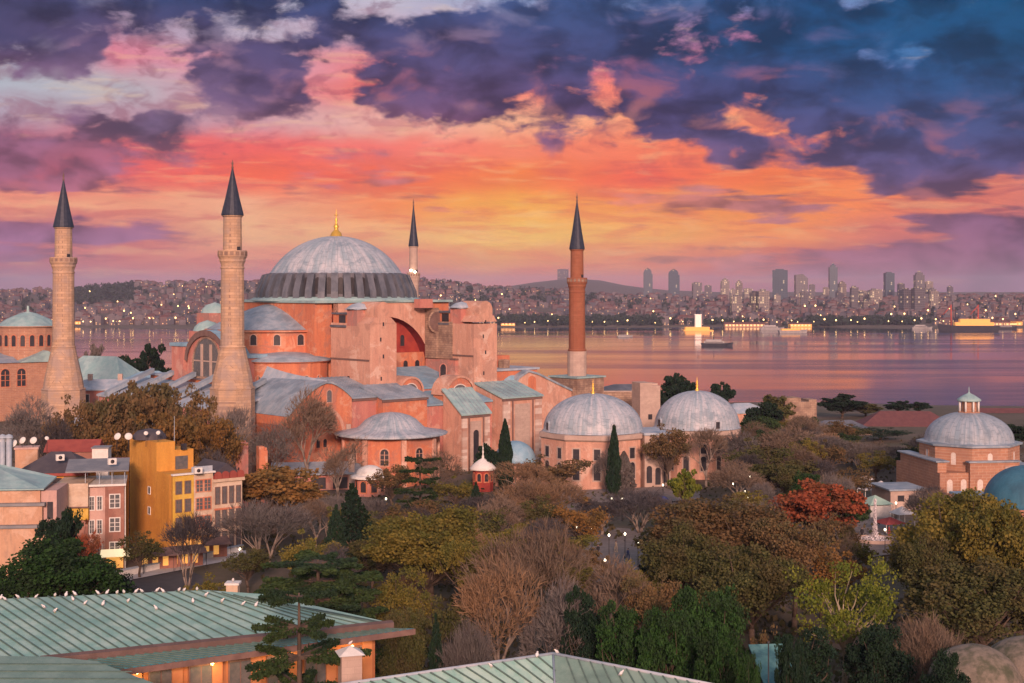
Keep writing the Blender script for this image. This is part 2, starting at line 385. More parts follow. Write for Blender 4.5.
MT['plaster_pale'] = plaster('pale_pink_plaster', (0.65, 0.38, 0.28), (0.56, 0.30, 0.22), (0.37, 0.23, 0.19), (0.45, 0.26, 0.20), (0.70, 0.50, 0.40))
MT['shade_red'] = mat('shade_red_plaster', (0.17, 0.02, 0.028), (0.24, 0.035, 0.035), 0.5, 0.9, 0.1)  # red plaster darkened so the colour carries the shade under the great arch
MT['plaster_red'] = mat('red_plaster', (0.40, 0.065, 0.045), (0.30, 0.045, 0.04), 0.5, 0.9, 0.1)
MT['old_stone'] = masonry('worn_stone', (0.48, 0.34, 0.25), (0.36, 0.24, 0.18), (0.22, 0.15, 0.12), 1.3, 0.55, (0.18, 0.12, 0.10), 0.35, 0.75, ms=0.04)
MT['stone_pale'] = masonry('pale_stone', (0.56, 0.43, 0.36), (0.50, 0.38, 0.32), (0.40, 0.31, 0.26), 1.1, 0.5, (0.40, 0.29, 0.25), 0.3, 0.5)
MT['minaret_stone'] = masonry('minaret_stone', (0.62, 0.42, 0.28), (0.46, 0.30, 0.20), (0.30, 0.20, 0.15), 1.4, 0.62, (0.36, 0.28, 0.25), 0.25, 0.75, ms=0.03)
MT['minaret_brick'] = masonry('minaret_brick', (0.36, 0.14, 0.08), (0.28, 0.105, 0.062), (0.32, 0.155, 0.10), 0.6, 0.2, (0.30, 0.10, 0.06), 0.2, 0.5)
MT['quoin'] = masonry('banded_quoin', (0.74, 0.62, 0.54), (0.44, 0.25, 0.19), (0.5, 0.36, 0.3), 4.0, 0.7)
MT['brick'] = masonry('bath_brick', (0.50, 0.26, 0.165), (0.40, 0.20, 0.13), (0.52, 0.35, 0.26), 1.6, 0.55, (0.36, 0.20, 0.15), 0.3, 0.5, ms=0.05)
MT['spire'] = mat('dark_spire_lead', (0.022, 0.03, 0.055), (0.04, 0.048, 0.075), 1.5, 0.5)
MT['gold'] = mat('gilding', (0.85, 0.52, 0.10), (0.75, 0.42, 0.08), 2.0, 0.3, metal=0.6)
MT['dark'] = mat('dark_opening', (0.03, 0.03, 0.04), (0.05, 0.045, 0.05), 1.0, 0.4)
MT['glass'] = mat('window_glass', (0.10, 0.11, 0.12), (0.16, 0.15, 0.15), 1.5, 0.18, spec=0.6)
MT['white'] = mat('white_paint', (0.78, 0.76, 0.72), (0.68, 0.66, 0.62), 2.0, 0.7)
MT['window_white'] = mat('white_lattice', (0.72, 0.64, 0.58), (0.6, 0.52, 0.46), 3.0, 0.8)
MT['trim_dark'] = mat('dark_cornice', (0.16, 0.10, 0.09), (0.22, 0.14, 0.12), 1.0, 0.9)
MT['lamp'] = glow('lamp_glow', (1.0, 0.86, 0.62), 6.0)
MT['lamp_warm'] = glow('warm_lamp_glow', (1.0, 0.62, 0.22), 6.0)
MT['pole'] = mat('dark_iron', (0.03, 0.03, 0.035), (0.05, 0.05, 0.05), 3.0, 0.5)

# ------------------------------------------------------------------ terrain, water, far hills
SEA = -38.0
ridge_near = [(-900,294),(-300,292),(0,293),(60,292),(100,289),(150,286),(200,284),(250,283),(300,285),(420,281),(450,284),(480,289),(520,292),(560,293),(640,299),(700,302),(760,303),(860,302),(1024,299),(1400,298),(1900,296)]
ridge_far = [(-900,296),(0,295),(400,294),(470,290),(510,286),(545,281),(575,278.5),(600,280.5),(625,285),(660,290),(720,292),(1024,292),(1400,291),(1900,293)]
def interp(t, x):
    for (a, b), (c, d) in zip(t, t[1:]):
        if x <= c:
            u = max(0.0, (x - a) / (c - a)); u = u * u * (3 - 2 * u); return b + (d - b) * u
    return t[-1][1]
YS, YR, YF = 2750.0, 4300.0, 8200.0
def wob(x, y): return sin(x * 0.011 + 1.3) * cos(y * 0.009) + 0.6 * sin(x * 0.023 + y * 0.017)
def smooth(a, b, x):
    t = min(1.0, max(0.0, (x - a) / (b - a))); return t * t * (3 - 2 * t)
def shore_far(X): return YS + 60 * sin(X * 0.004) + 25 * sin(X * 0.013 + 1)
def coast_near(X):
    """distance at which the park's hill meets the sea"""
    return 900 + 90 * sin(X * 0.003 + .5) + 30 * sin(X * 0.011) + max(0, -X - 60) * 1.6
def terrain(X, Y):
    if Y < 1700:
        c = coast_near(X)
        s = smooth(430, c - 90, Y)
        z = -34.0 * s - 14 * smooth(c - 90, c + 50, Y)
        return z + 0.25 * wob(X * 3, Y * 3) * (1 - smooth(0, 200, 0))
    px = X / Y * F + 512
    ys = shore_far(X)
    if Y <= ys: return SEA - 10 * smooth(0, 120, ys - Y) + 0.0
    zr = Z_at(interp(ridge_near, px), YR); zf = Z_at(interp(ridge_far, px), YF)
    if Y < YR:
        t = (Y - ys) / (YR - ys)
        z = SEA + 3 * smooth(0, .02, t) + (zr - SEA - 3) * (0.25 * t + 0.75 * smooth(0.05, 1.0, t))
    elif Y < YF:
        t = (Y - YR) / (YF - YR); z = zr + (zf - zr) * smooth(0.25, 1, t) - 22 * sin(pi * min(1, t * 1.6)) * (1 if t < .625 else 0)
    else: z = zf - (Y - YF) * 0.02
    return z + 2.0 * wob(X, Y) * smooth(0, 300, Y - ys)
ys_ = [-400, -100, 0, 60, 100, 140, 180, 220, 260, 300, 340, 380, 420, 460, 500, 550, 600, 650, 700, 750, 800, 850, 900, 950, 1000, 1100, 1200, 1300, 1400, 1550, 1700, 2200]
ys_ += [2600 + 40 * i for i in range(45)] + [4450, 4600, 4900, 5300, 5800, 6400, 7000, 7500, 7900, 8200, 8500, 9500, 11000, 14000, 20000]
m = MB(); nx = 121
V = []; Fc = []
for Y in ys_:
    hw = max(500, Y * 0.95)
    for i in range(nx):
        X = -hw + 2 * hw * i / (nx - 1); V.append((X, Y, terrain(X, Y)))
for j in range(len(ys_) - 1):
    for i in range(nx - 1): Fc.append((j * nx + i, j * nx + i + 1, (j + 1) * nx + i + 1, (j + 1) * nx + i))
m.add(V, Fc, 0, True)
gm, N, b = new_mat('park_ground'); b.inputs['Roughness'].default_value = 0.95
co = N.node('ShaderNodeTexCoord').outputs['Object']
gc = N.mix(N.ss(N.noise(co, 0.06, 5, 0.6), 0.4, 0.6), (0.085, 0.075, 0.045), (0.135, 0.10, 0.075))
gc = N.mix(N.ss(N.noise(co, 0.7, 5, 0.7), 0.45, 0.7), gc, (0.09, 0.07, 0.045))
N.put(b.inputs['Base Color'], gc)
tag(m.build('ground', gm), None, None, kind='structure')

wm, N, b = new_mat('sea_water')
b.inputs['Roughness'].default_value = 0.10; b.inputs['IOR'].default_value = 1.75
co = N.node('ShaderNodeTexCoord').outputs['Object']
def wmap(sx, sy):
    mp = N.node('ShaderNodeMapping'); N.put(mp.inputs[0], co); mp.inputs['Scale'].default_value = (sx, sy, 1); return mp.outputs[0]
h1 = N.noise(wmap(0.06, 0.10), 1.0, 6, 0.62)
h2 = N.noise(wmap(0.012, 0.05), 1.0, 4, 0.55)
bands = N.noise(wmap(0.0011, 0.0065), 1.0, 5, 0.6, 0.4)
N.put(b.inputs['Base Color'], N.mix(N.ss(bands, .4, .65), (0.02, 0.035, 0.06), (0.035, 0.04, 0.055)))
N.put(b.inputs['Roughness'], N.m('ADD', 0.06, N.m('MULTIPLY', N.ss(bands, 0.45, 0.65), 0.12)))
bn = N.node('ShaderNodeBump'); bn.inputs['Distance'].default_value = 1.0
N.put(bn.inputs['Strength'], N.m('ADD', 0.025, N.m('MULTIPLY', N.ss(bands, 0.46, 0.70), 0.05)))
N.put(bn.inputs['Height'], N.m('ADD', N.m('MULTIPLY', h1, 1.3), N.m('MULTIPLY', h2, 2.4)))
N.put(b.inputs['Normal'], bn.outputs[0])
m = MB(); m.quad((-6000, 500, SEA), (6000, 500, SEA), (6000, 3000, SEA), (-6000, 3000, SEA))
tag(m.build('water', wm), None, None, kind='structure')

# ------------------------------------------------------------------ haze over everything
HAZE = 0.000058
hm = bpy.data.materials.new('air_haze'); hm.use_nodes = True
ht = hm.node_tree; ht.nodes.clear(); N = NT(ht)
pv = N.node('ShaderNodeVolumePrincipled'); ho = N.node('ShaderNodeOutputMaterial'); ht.links.new(pv.outputs[0], ho.inputs['Volume'])
N.put(pv.inputs['Color'], (0.76, 0.74, 1.0)); pv.inputs['Density'].default_value = HAZE; pv.inputs['Anisotropy'].default_value = 0.0
m = MB(); m.box(-20500, 20500, -600, 20500, -330, 190)
hz = m.build('haze', hm); tag(hz, None, None, kind='stuff')

# ------------------------------------------------------------------ the far shore: houses, towers, trees, lights
far_mats = [mat('far_wall_pale', (0.20, 0.17, 0.18), (0.13, 0.115, 0.125), 0.05, 0.9), mat('far_wall_pink', (0.19, 0.12, 0.12), (0.14, 0.095, 0.095), 0.05, 0.9),
            mat('far_roof', (0.16, 0.065, 0.055), (0.12, 0.055, 0.05), 0.05, 0.9), glow('far_lit_window', (1.0, 0.62, 0.27), 0.75),
            mat('far_wall_grey', (0.10, 0.10, 0.125), (0.075, 0.075, 0.095), 0.05, 0.9), mat('far_window', (0.07, 0.075, 0.09), (0.10, 0.1, 0.11), .2, .3)]
def far_house(m, w, d, h, wall, hip, lit=0.3, r=rng, at_=(0, 0, 0), rz=0.0, rows_=None):
    M_ = Matrix.Translation(at_) @ Matrix.Rotation(rz, 4, 'Z'); old = m.mtx; m.mtx = M_
    m.box(-w / 2, w / 2, -d / 2, d / 2, -4, h, wall)
    if hip:
        rh = 0.16 * w; e = 0.5
        m.add([(-w/2-e, -d/2-e, h+.02), (w/2+e, -d/2-e, h+.02), (w/2+e, d/2+e, h+.02), (-w/2-e, d/2+e, h+.02), (-w/2+d*.4, 0, h+rh), (w/2-d*.4, 0, h+rh)] if w > d else
              [(-w/2-e, -d/2-e, h+.02), (w/2+e, -d/2-e, h+.02), (w/2+e, d/2+e, h+.02), (-w/2-e, d/2+e, h+.02), (-.2, 0, h+rh), (.2, 0, h+rh)],
              [(0, 1, 5, 4), (2, 3, 4, 5), (1, 2, 5), (3, 0, 4)], 2)
    else:
        m.box(-w / 2 + .4, w / 2 - .4, -d / 2 + .4, d / 2 - .4, h, h + .5, 4)
        m.box(-w * .2, w * .1, -d * .2, d * .2, h + .5, h + 2.6, wall)
    if rows_:
        for k in range(rows_):
            z = 1.2 + (h - 2) * k / rows_
            n = max(2, int(w / 3.2))
            for i in range(n):
                x = -w / 2 + w * (i + .5) / n
                mi = 3 if r.random() < lit else 5
                m.quad((x - .7, -d / 2 - .06, z), (x + .7, -d / 2 - .06, z), (x + .7, -d / 2 - .06, z + 1.6), (x - .7, -d / 2 - .06, z + 1.6), mi)
    m.mtx = old
variants = []
vspec = [(13, 11, 12, 0, True, "pale hip-roofed house in the crowded hillside across the water"),
         (15, 11, 15, 1, True, "pinkish red-roofed apartment house in the crowded hillside across the water"),
         (11, 10, 10, 0, False, "small pale flat-roofed house in the crowded hillside across the water"),
         (12, 12, 18, 4, False, "tall grey flat-roofed block in the crowded hillside across the water"),
         (18, 12, 13, 1, True, "wide pinkish house with a long red roof across the water"),
         (14, 12, 20, 0, False, "tall pale flat-roofed apartment block in the crowded hillside across the water")]
for i, (w, d, h, wa, hip, lab) in enumerate(vspec):
    for q in range(2):
        m = MB(); far_house(m, w * (1 + .15 * q), d, h * (1 - .12 * q), wa, hip, 0.16, random.Random(i * 3 + q), rows_=int(h / 3.2))
        variants.append((m.mesh('far_house', far_mats), lab))
def park_far(px, Y):
    """slopes left green on the far shore"""
    return (495 < px < 660 and Y < 3060) or (808 < px < 918 and Y < 2990) or (55 < px < 135 and 3500 < Y) or (640 < px < 760 and Y < 2930 and px % 37 < 12)
placed = 0; r1 = random.Random(21)
cands = []
for k in range(3900):
    Y = YS + 50 + (YR + 120 - YS) * r1.random() ** 1.25
    px = r1.uniform(-320, 1340)
    if park_far(px, Y): continue
    X = X_at(px, Y)
    if Y < shore_far(X) + 25: continue
    cands.append((Y, px, X))
cands.sort()
seen = [c for c in cands if -12 < c[1] < 1036 and not (255 < c[1] < 425)][:285]; near_ = set(seen); cands = seen + [c for c in cands if c not in near_]
stuff = MB()
for n, (Y, px, X) in enumerate(cands):
    z = terrain(X, Y); rz = r1.uniform(-.6, .6)
    if n < 285:
        me, lab = variants[r1.randrange(len(variants))]
        o = bpy.data.objects.new('hillside_house', me); COL.objects.link(o); o.location = (X, Y, z); o.rotation_euler.z = rz
        s = r1.uniform(.75, 1.2); o.scale = (s, s, s * r1.uniform(.7, 1.05))
        tag(o, lab, 'house', lab.replace(' in the crowded hillside', '').replace('house', 'houses').replace('block', 'blocks').replace('small ', 'small ').replace(' with a long red roof', ' with long red roofs'))
    else:
        w = r1.uniform(9, 19); h = r1.uniform(8, 17) * (1.25 if px > 640 else 1)
        far_house(stuff, w, r1.uniform(9, 13), h, r1.choice((0, 0, 1, 1, 4)), r1.random() < .6, .12, r1, (X, Y, z), rz, rows_=3)
tag(stuff.build('hillside_houses', far_mats), 'dense mass of smaller houses covering the far hills', 'houses', kind='stuff')

# green bands of trees over the water
def leaf_cloud(pts, size, r, up=0.3):
    """one quad per point, random facing"""
    n = len(pts); P = np.asarray(pts, float)
    rs = np.random.RandomState(r)
    a = rs.normal(size=(n, 3)); a /= np.linalg.norm(a, axis=1)[:, None]
    b_ = rs.normal(size=(n, 3)); b_ -= (b_ * a).sum(1)[:, None] * a; b_ /= np.linalg.norm(b_, axis=1)[:, None]
    s = (size if np.isscalar(size) else np.asarray(size)[:, None]) * rs.uniform(.6, 1.25, (n, 1))
    a = a * s * .62; b_ = b_ * s * .5
    V = np.stack([P - a, P + b_, P + a, P - b_], 1).reshape(-1, 3)
    return V
def quads_mesh(name, V, mats):
    me = bpy.data.meshes.new(name); n = len(V) // 4
    me.vertices.add(4 * n); me.loops.add(4 * n); me.polygons.add(n)
    me.vertices.foreach_set('co', np.asarray(V, 'f').ravel())
    me.loops.foreach_set('vertex_index', np.arange(4 * n, dtype='i'))
    me.polygons.foreach_set('loop_start', np.arange(0, 4 * n, 4, dtype='i'))
    for m_ in (mats if isinstance(mats, list) else [mats]): me.materials.append(m_)
    me.update(); me.validate(); return me
def leaf_mat(name, c1, c2, c3=None, rough=0.85):
    m, N, b = new_mat(name); b.inputs['Roughness'].default_value = rough; b.inputs['Specular IOR Level'].default_value = 0.15
    g = N.node('ShaderNodeNewGeometry'); oi = N.node('ShaderNodeObjectInfo')
    f = g.outputs['Random Per Island']
    c = N.mix(f, c1, c2)
    if c3 is not None:
        co = N.node('ShaderNodeTexCoord').outputs['Object']
        c = N.mix(N.m('MULTIPLY', N.ss(N.noise(co, 0.35, 3, 0.6), 0.45, 0.62), 0.8), c, c3)
    k = N.m('ADD', 0.82, N.m('MULTIPLY', oi.outputs['Random'], 0.36))
    sc_ = N.node('ShaderNodeVectorMath', operation='SCALE'); N.put(sc_.inputs[0], c); N.put(sc_.inputs[3], k)
    N.put(b.inputs['Base Color'], sc_.outputs[0])
    tr = N.node('ShaderNodeBsdfTranslucent'); N.put(tr.inputs[0], sc_.outputs[0])
    mx = N.node('ShaderNodeMixShader'); mx.inputs[0].default_value = 0.25
    out = N.t.nodes['Material Output']
    N.t.links.new(b.outputs[0], mx.inputs[1]); N.t.links.new(tr.outputs[0], mx.inputs[2]); N.t.links.new(mx.outputs[0], out.inputs[0])
    return m
far_leaf = leaf_mat('far_trees_green', (0.030, 0.055, 0.045), (0.05, 0.075, 0.05))
rs = np.random.RandomState(5); pts = []
def wood(px0, px1, Y0, Y1, n, hh):
    for k in range(n):
        Y = rs.uniform(Y0, Y1); px = rs.uniform(px0, px1); X = X_at(px, Y); z = terrain(X, Y)
        h = hh * rs.uniform(.6, 1.2); c = np.array((X, Y, z + h * .5))
        q = rs.normal(size=(26, 3)); q /= np.linalg.norm(q, axis=1)[:, None]
        pts.extend(c + q * (h * .55, h * .55, h * .55) * rs.uniform(.6, 1, (26, 1)))
wood(495, 665, 2800, 3060, 320, 15); wood(808, 918, 2800, 2960, 200, 15); wood(55, 135, 3550, 4300, 260, 17)
wood(640, 800, 2820, 2960, 90, 12); wood(135, 500, 2830, 4200, 260, 11); wood(660, 1040, 2900, 4200, 260, 12); wood(0, 60, 2900, 4300, 60, 12); wood(640, 1040, 3300, 4350, 240, 16); wood(430, 640, 3500, 4300, 160, 16)
V = leaf_cloud(pts, 5.5, 3)
o = bpy.data.objects.new('far_trees', quads_mesh('far_trees', V, far_leaf)); COL.objects.link(o)
tag(o, 'dark green woods along the far shore and slopes', 'trees', kind='stuff')

# skyscrapers
def tower_mat(name, c1, c2, lit):
    m, N, b = new_mat(name); b.inputs['Roughness'].default_value = 0.35
    co = N.node('ShaderNodeTexCoord').outputs['Object']; s = N.node('ShaderNodeSeparateXYZ'); N.put(s.inputs[0], co)
    br = N.node('ShaderNodeTexBrick'); N.put(br.inputs['Vector'], N.xyz(N.m('ADD', s.outputs[0], s.outputs[1]), s.outputs[2], 0.0))
    br.offset = 0.0; br.inputs['Scale'].default_value = 1; br.inputs['Brick Width'].default_value = 5.0; br.inputs['Row Height'].default_value = 5.5
    br.inputs['Mortar Size'].default_value = 0.9; N.put(br.inputs['Color1'], c1); N.put(br.inputs['Color2'], tuple(v * .7 for v in c1)); N.put(br.inputs['Mortar'], c2)
    N.put(b.inputs['Base Color'], br.outputs[0])
    cell = N.node('ShaderNodeTexWhiteNoise'); N.put(cell.inputs[0], N.xyz(N.m('FLOOR', N.m('DIVIDE', N.m('ADD', s.outputs[0], s.outputs[1]), 5.0)), N.m('FLOOR', N.m('DIVIDE', s.outputs[2], 5.5)), 0.0))
    N.put(b.inputs['Emission Color'], (1, .68, .36)); N.put(b.inputs['Emission Strength'], N.m('MULTIPLY', N.m('LESS_THAN', cell.outputs[0], lit), N.m('MULTIPLY', N.m('SUBTRACT', 1.0, br.outputs[1]), 0.8)))
    return m
t_blue = tower_mat('tower_blue_glass', (0.015, 0.045, 0.08), (0.045, 0.08, 0.115), .05)
t_grey = tower_mat('tower_grey', (0.06, 0.058, 0.075), (0.12, 0.11, 0.125), .08)
t_warm = tower_mat('tower_cream', (0.10, 0.085, 0.085), (0.20, 0.165, 0.15), .2)
sky_list = [(648,269,9,5200,'b','round',"slim blue glass tower with curved top, left of a matching pair"),
 (674,270,11,5200,'b','round',"broader blue glass tower with curved top beside the slim one"),
 (697,282,9,4700,'g','flat',"squat grey tower right of the two curved-top glass towers"),
 (708,285,7,4900,'g','flat',"small hazy grey tower next to the squat one"),
 (725,278,8,4400,'w','step',"cream residential tower, tallest and leftmost of a tight cream cluster"),
 (733,288,5,4300,'w','step',"shortest cream tower in the middle of the cream cluster"),
 (739,280,7,4450,'w','step',"cream tower with stepped crown in the cream cluster"),
 (748,288,8,4350,'w','flat',"wide low cream tower at the right end of the cream cluster"),
 (780,269,15,4300,'b','flat',"wide dark blue glass office tower with flat top, broadest on the skyline"),
 (801,274,12,4500,'g','slope',"grey tower with sloping shoulder right of the broad blue one"),
 (812,284,6,4500,'g','flat',"low narrow grey tower beside the sloping grey tower"),
 (826,287,6,4450,'w','flat',"stubby tower just left of the tallest needle-topped tower"),
 (833,263,8,4500,'b','needle',"tallest tower on the skyline, slender blue with a needle top"),
 (842,281,7,4300,'w','step',"cream tower leaning close to the tallest needle-topped tower"),
 (860,290,12,4000,'w','flat',"low lit block below the skyline, first right of the needle-topped tower"),
 (877,289,10,4000,'w','flat',"second low lit block in the middle of the right-hand skyline"),
 (889,272,9,4600,'b','flat',"grey-blue flat-topped tower standing alone right of the lit blocks"),
 (901,283,6,4500,'g','flat',"thin short grey tower between two taller ones on the right"),
 (919,271,9,4600,'g','step',"tall dark tower with stepped crown at the right of the skyline"),
 (929,281,7,4400,'w','flat',"short striped tower touching the tall dark stepped tower"),
 (950,285,5,5200,'g','needle',"thin hazy mast-topped tower at the far right of the skyline"),
 (563,269,10,8100,'g','flat',"hazy square tower block on top of the distant hill behind the brick minaret")]
for px, py, w, Y, c, top, lab in sky_list:
    mt_ = {'b': t_blue, 'g': t_grey, 'w': t_warm}[c]
    ww = w / F * Y; zt = Z_at(py, Y); X = X_at(px, Y); zb = terrain(X, Y) - 5; h = zt - zb
    t = thing('skyscraper', lab, 'skyscraper', (X, Y, zb), rng.uniform(-.2, .2), 'skyscrapers on the far skyline')
    m = MB(); hw = ww / 2; dw = hw * .8
    tp = {'round': .86, 'flat': .97, 'step': .88, 'slope': .86, 'needle': .90}[top] * h
    m.box(-hw, hw, -dw, dw, 0, tp)
    if top == 'round':
        for k in range(5):
            a = k / 5; s = sqrt(1 - (a) ** 2); m.box(-hw * s, hw * s * .8, -dw * .95, dw * .95, tp + (h - tp) * a, tp + (h - tp) * (a + .2))
    m.build('shaft', mt_, t)
    m = MB()
    if top == 'flat': m.box(-hw * .6, hw * .5, -dw * .6, dw * .6, tp, h)
    elif top == 'step': m.box(-hw * .7, hw * .7, -dw * .7, dw * .7, tp, tp + (h - tp) * .6); m.box(-hw * .3, hw * .3, -dw * .3, dw * .3, tp + (h - tp) * .6, h)
    elif top == 'slope': m.prism([(-hw, -dw, tp), (hw, -dw, tp), (hw * .2, -dw, h), (-hw, -dw, h - 3)], (0, 2 * dw, 0))
    elif top == 'needle': m.box(-hw * .6, hw * .6, -dw * .6, dw * .6, tp, tp + (h - tp) * .5); m.lathe([(hw * .35, tp + (h - tp) * .5), (.8, h)], 6)
    else: m.box(-hw * .3, hw * .2, -dw * .3, dw * .3, h, h + 4)
    m.build('crown', MT['trim_dark'] if top == 'round' else mt_, t)

# mid-rise blocks gathered round the towers
rm = random.Random(77)
for k in range(44):
    px = rm.choice((rm.uniform(735, 870), rm.uniform(800, 960), rm.uniform(690, 1024))); Y = rm.uniform(3300, 4350); X = X_at(px, Y); zb = terrain(X, Y) - 4
    ww = rm.uniform(12, 26); h = max(14, Z_at(rm.uniform(287, 303), Y) - zb)
    lab = ('lit pale mid-rise block packed among the skyscrapers', 'dark grey mid-rise block packed among the skyscrapers')[k % 2]
    t = thing('office_block', lab, 'office block', (X, Y, zb), rm.uniform(-.5, .5), ('pale', 'dark')[k % 2] + ' mid-rise blocks among the skyscrapers')
    MB().box(-ww / 2, ww / 2, -ww * .4, ww * .4, 0, h).build('shaft', (t_warm, t_grey)[k % 2], t)
    MB().box(-ww * .3, ww * .2, -ww * .2, ww * .2, h, h + 4).build('roof_room', t_grey, t)

# white sea tower on its lit islet
Y = 2560.0; X = X_at(698, Y)
t = thing('sea_tower', 'white lit tower with pointed roof on a small islet', 'tower', (X, Y, SEA))
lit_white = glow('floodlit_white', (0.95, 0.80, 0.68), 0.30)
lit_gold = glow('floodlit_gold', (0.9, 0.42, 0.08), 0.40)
MB().box(-5.5, 5.5, -5.5, 5.5, 7, 29).box(-6.2, 6.2, -6.2, 6.2, 29, 30.2).build('shaft', lit_white, t)
MB().lathe([(4.2, 30.2), (4.2, 35), (5, 35.2), (2.4, 39), (.5, 44), (.2, 50)], 12).build('roof', MT['spire'], t)
MB().box(-24, 20, -9, 9, 0.5, 7).box(-27, 27, -11, 11, -1, 1.6).build('islet_building', lit_gold, t)
# low lit warehouses on the right-hand far shore
for px, w, h, c, lab in [(744, 40, 9, 'r', "long low orange-lit quay shed right of the white sea tower"), (800, 22, 8, 'g', "short gold-lit quay hall by the pleasure boats"),
                         (985, 60, 10, 'r', "long red-roofed quay shed behind the lit cargo ship"), (84, 16, 10, 'g', "gold-lit waterfront hall right of the leftmost minaret"), (163, 13, 12, 'g', "square gold-lit waterfront building left of the second minaret"),
                         (1015, 12, 12, 'g', "small gold-lit terminal at the right end of the far quay"), (508, 14, 6, 'g', "lit ferry pier hall just right of the great mosque")]:
    Y = 2870.0 if px < 300 else 2800.0
    X = X_at(px, Y); ww = w / F * Y; z = max(terrain(X, Y), SEA + 1)
    t = thing('quay_hall', lab, 'hall', (X, Y, z), 0, 'lit halls on the far quay')
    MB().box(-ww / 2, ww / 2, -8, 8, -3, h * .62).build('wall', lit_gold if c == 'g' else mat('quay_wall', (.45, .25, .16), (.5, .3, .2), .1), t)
    MB().prism([(-ww / 2 - 1, -9, h * .62), (-ww / 2 - 1, 9, h * .62), (-ww / 2 - 1, 0, h)], (ww + 2, 0, 0)).build('roof', far_mats[2], t)
    m = MB()
    for k in range(int(ww / 7)): m.box(-ww / 2 + 2 + k * 7, -ww / 2 + 6 + k * 7, -8.25, -8.05, 1, 4.2)
    m.build('window_row', far_mats[3], t)
# quay lamps
lm = MB(); lm.lathe([(0.001, 9), (.9, 9.6), (1.2, 10.4), (.9, 11.2), (0.001, 11.8)], 8, mi=1); lm.tube((0, 0, 0), (0, 0, 9.2), .3, .2, 5)
lme = lm.mesh('quay_lamp', [MT['pole'], MT['lamp_warm']])
rl = random.Random(4)
for px in [84,92,104,113,122,131,140,148,156,170,178,186,498,505,515,523,534,548,560,592,603,615,630,644,656,668,680,712,722,735,748,760,772,782,792,806,816,826,838,848,858,866,880,890,900,912,922,934,946,990,1002,1012,1020]:
    Y = 2790.0 + rl.uniform(-25, 60); X = X_at(px + rl.uniform(-3, 3), Y); Y = max(Y, shore_far(X) + 12)
    o = bpy.data.objects.new('quay_lamp', lme); COL.objects.link(o); o.location = (X, Y, terrain(X, Y)); s = rl.uniform(.7, 1.35); o.scale = (s, s, s)
    tag(o, 'lit lamp standing along the far waterfront', 'street lamp', 'lamps along the far waterfront')
rl = random.Random(9)
for k in range(46):
    px = rl.choice((rl.uniform(85, 250), rl.uniform(640, 1030), rl.uniform(430, 560), rl.uniform(760, 1000))); Y = rl.uniform(2900, 3900); X = X_at(px, Y)
    o = bpy.data.objects.new('hillside_lamp', lme); COL.objects.link(o); o.location = (X, Y, terrain(X, Y) + 6); s = rl.uniform(.9, 1.5); o.scale = (s, s, s)
    tag(o, 'lit lamp among the houses of the far hillside', 'street lamp', 'lamps on the far hillside')

# boats
hull_w = mat('boat_white', (.45, .43, .42), (.36, .34, .34), .3, .5); hull_d = mat('boat_dark_hull', (.03, .035, .05), (.05, .05, .06), .3, .5)
def boat(px, py, L, lab, hullm, lit=False, rz=0.0, decks=1, big=False):
    Y = Y_for(py, SEA); X = X_at(px, Y)
    t = thing('boat', lab, 'boat', (X, Y, SEA), rz, 'boats on the strait')
    B = L * .2; m = MB(); H = L * .09
    out = [(-L / 2, -B / 2), (L * .3, -B / 2), (L / 2, 0), (L * .3, B / 2), (-L / 2, B / 2)]
    n = len(out); V = [(x * .93, y * .7, -.6) for x, y in out] + [(x, y, H + (.03 * L if x > .4 * L else 0)) for x, y in out]
    m.add(V, [tuple(range(n))[::-1], tuple(range(n, 2 * n))] + [(i, (i + 1) % n, (i + 1) % n + n, i + n) for i in range(n)])
    m.build('hull', hullm, t)
    m = MB()
    for d in range(decks): m.box(-L * (.4 - .06 * d), L * (.22 - .08 * d), -B * (.4 - .05 * d), B * (.4 - .05 * d), H + .02 + d * L * .055, H + (d + 1) * L * .055)
    c = m.build('cabin', lit_gold if lit else hull_w, t)
    if not lit:
        m = MB(); m.box(-L * .36, L * .18, -B * .4 - .1, -B * .4 - .02, H + L * .018, H + L * .04); m.build('window_band', MT['dark'], c)
    m = MB(); zt = H + decks * L * .055
    m.tube((-.1 * L, 0, zt), (-.1 * L, 0, zt + L * .13), .02 * L, .015 * L); m.build('funnel', MT['pole'], t)
    return t, H
boat(625, 337, 26, "small white motor boat in the open strait right of the brick minaret", hull_w, rz=.2)
boat(717, 346, 44, "dark ferry with white cabin crossing mid strait", hull_d, rz=-.15, decks=2)
boat(697, 330, 34, "white tour boat moored before the white sea tower", hull_w, True)
boat(772, 330, 46, "bright white pleasure boat near the far quay, left of another", hull_w, decks=2)
boat(793, 333, 52, "long lit pleasure boat in front of the far quay", hull_w, True, rz=.1)
boat(922, 329, 40, "white ferry moored left of the lit cargo ship", hull_w, decks=2)
boat(1006, 329, 44, "dark workboat right of the lit cargo ship", hull_d)
t, H = boat(968, 331, 110, "big dark-hulled cargo ship ablaze with orange lights and red cranes", hull_d, True, rz=3.05, decks=2)
crane = mat('crane_red', (.5, .08, .05), (.4, .07, .05), .2, .6)
for x in (-18, 30): MB().tube((x, 0, H), (x, 0, H + 38), 1.6, 1.2).tube((x, 0, H + 36), (x + 14, 0, H + 20), .9).build('crane', crane, t)

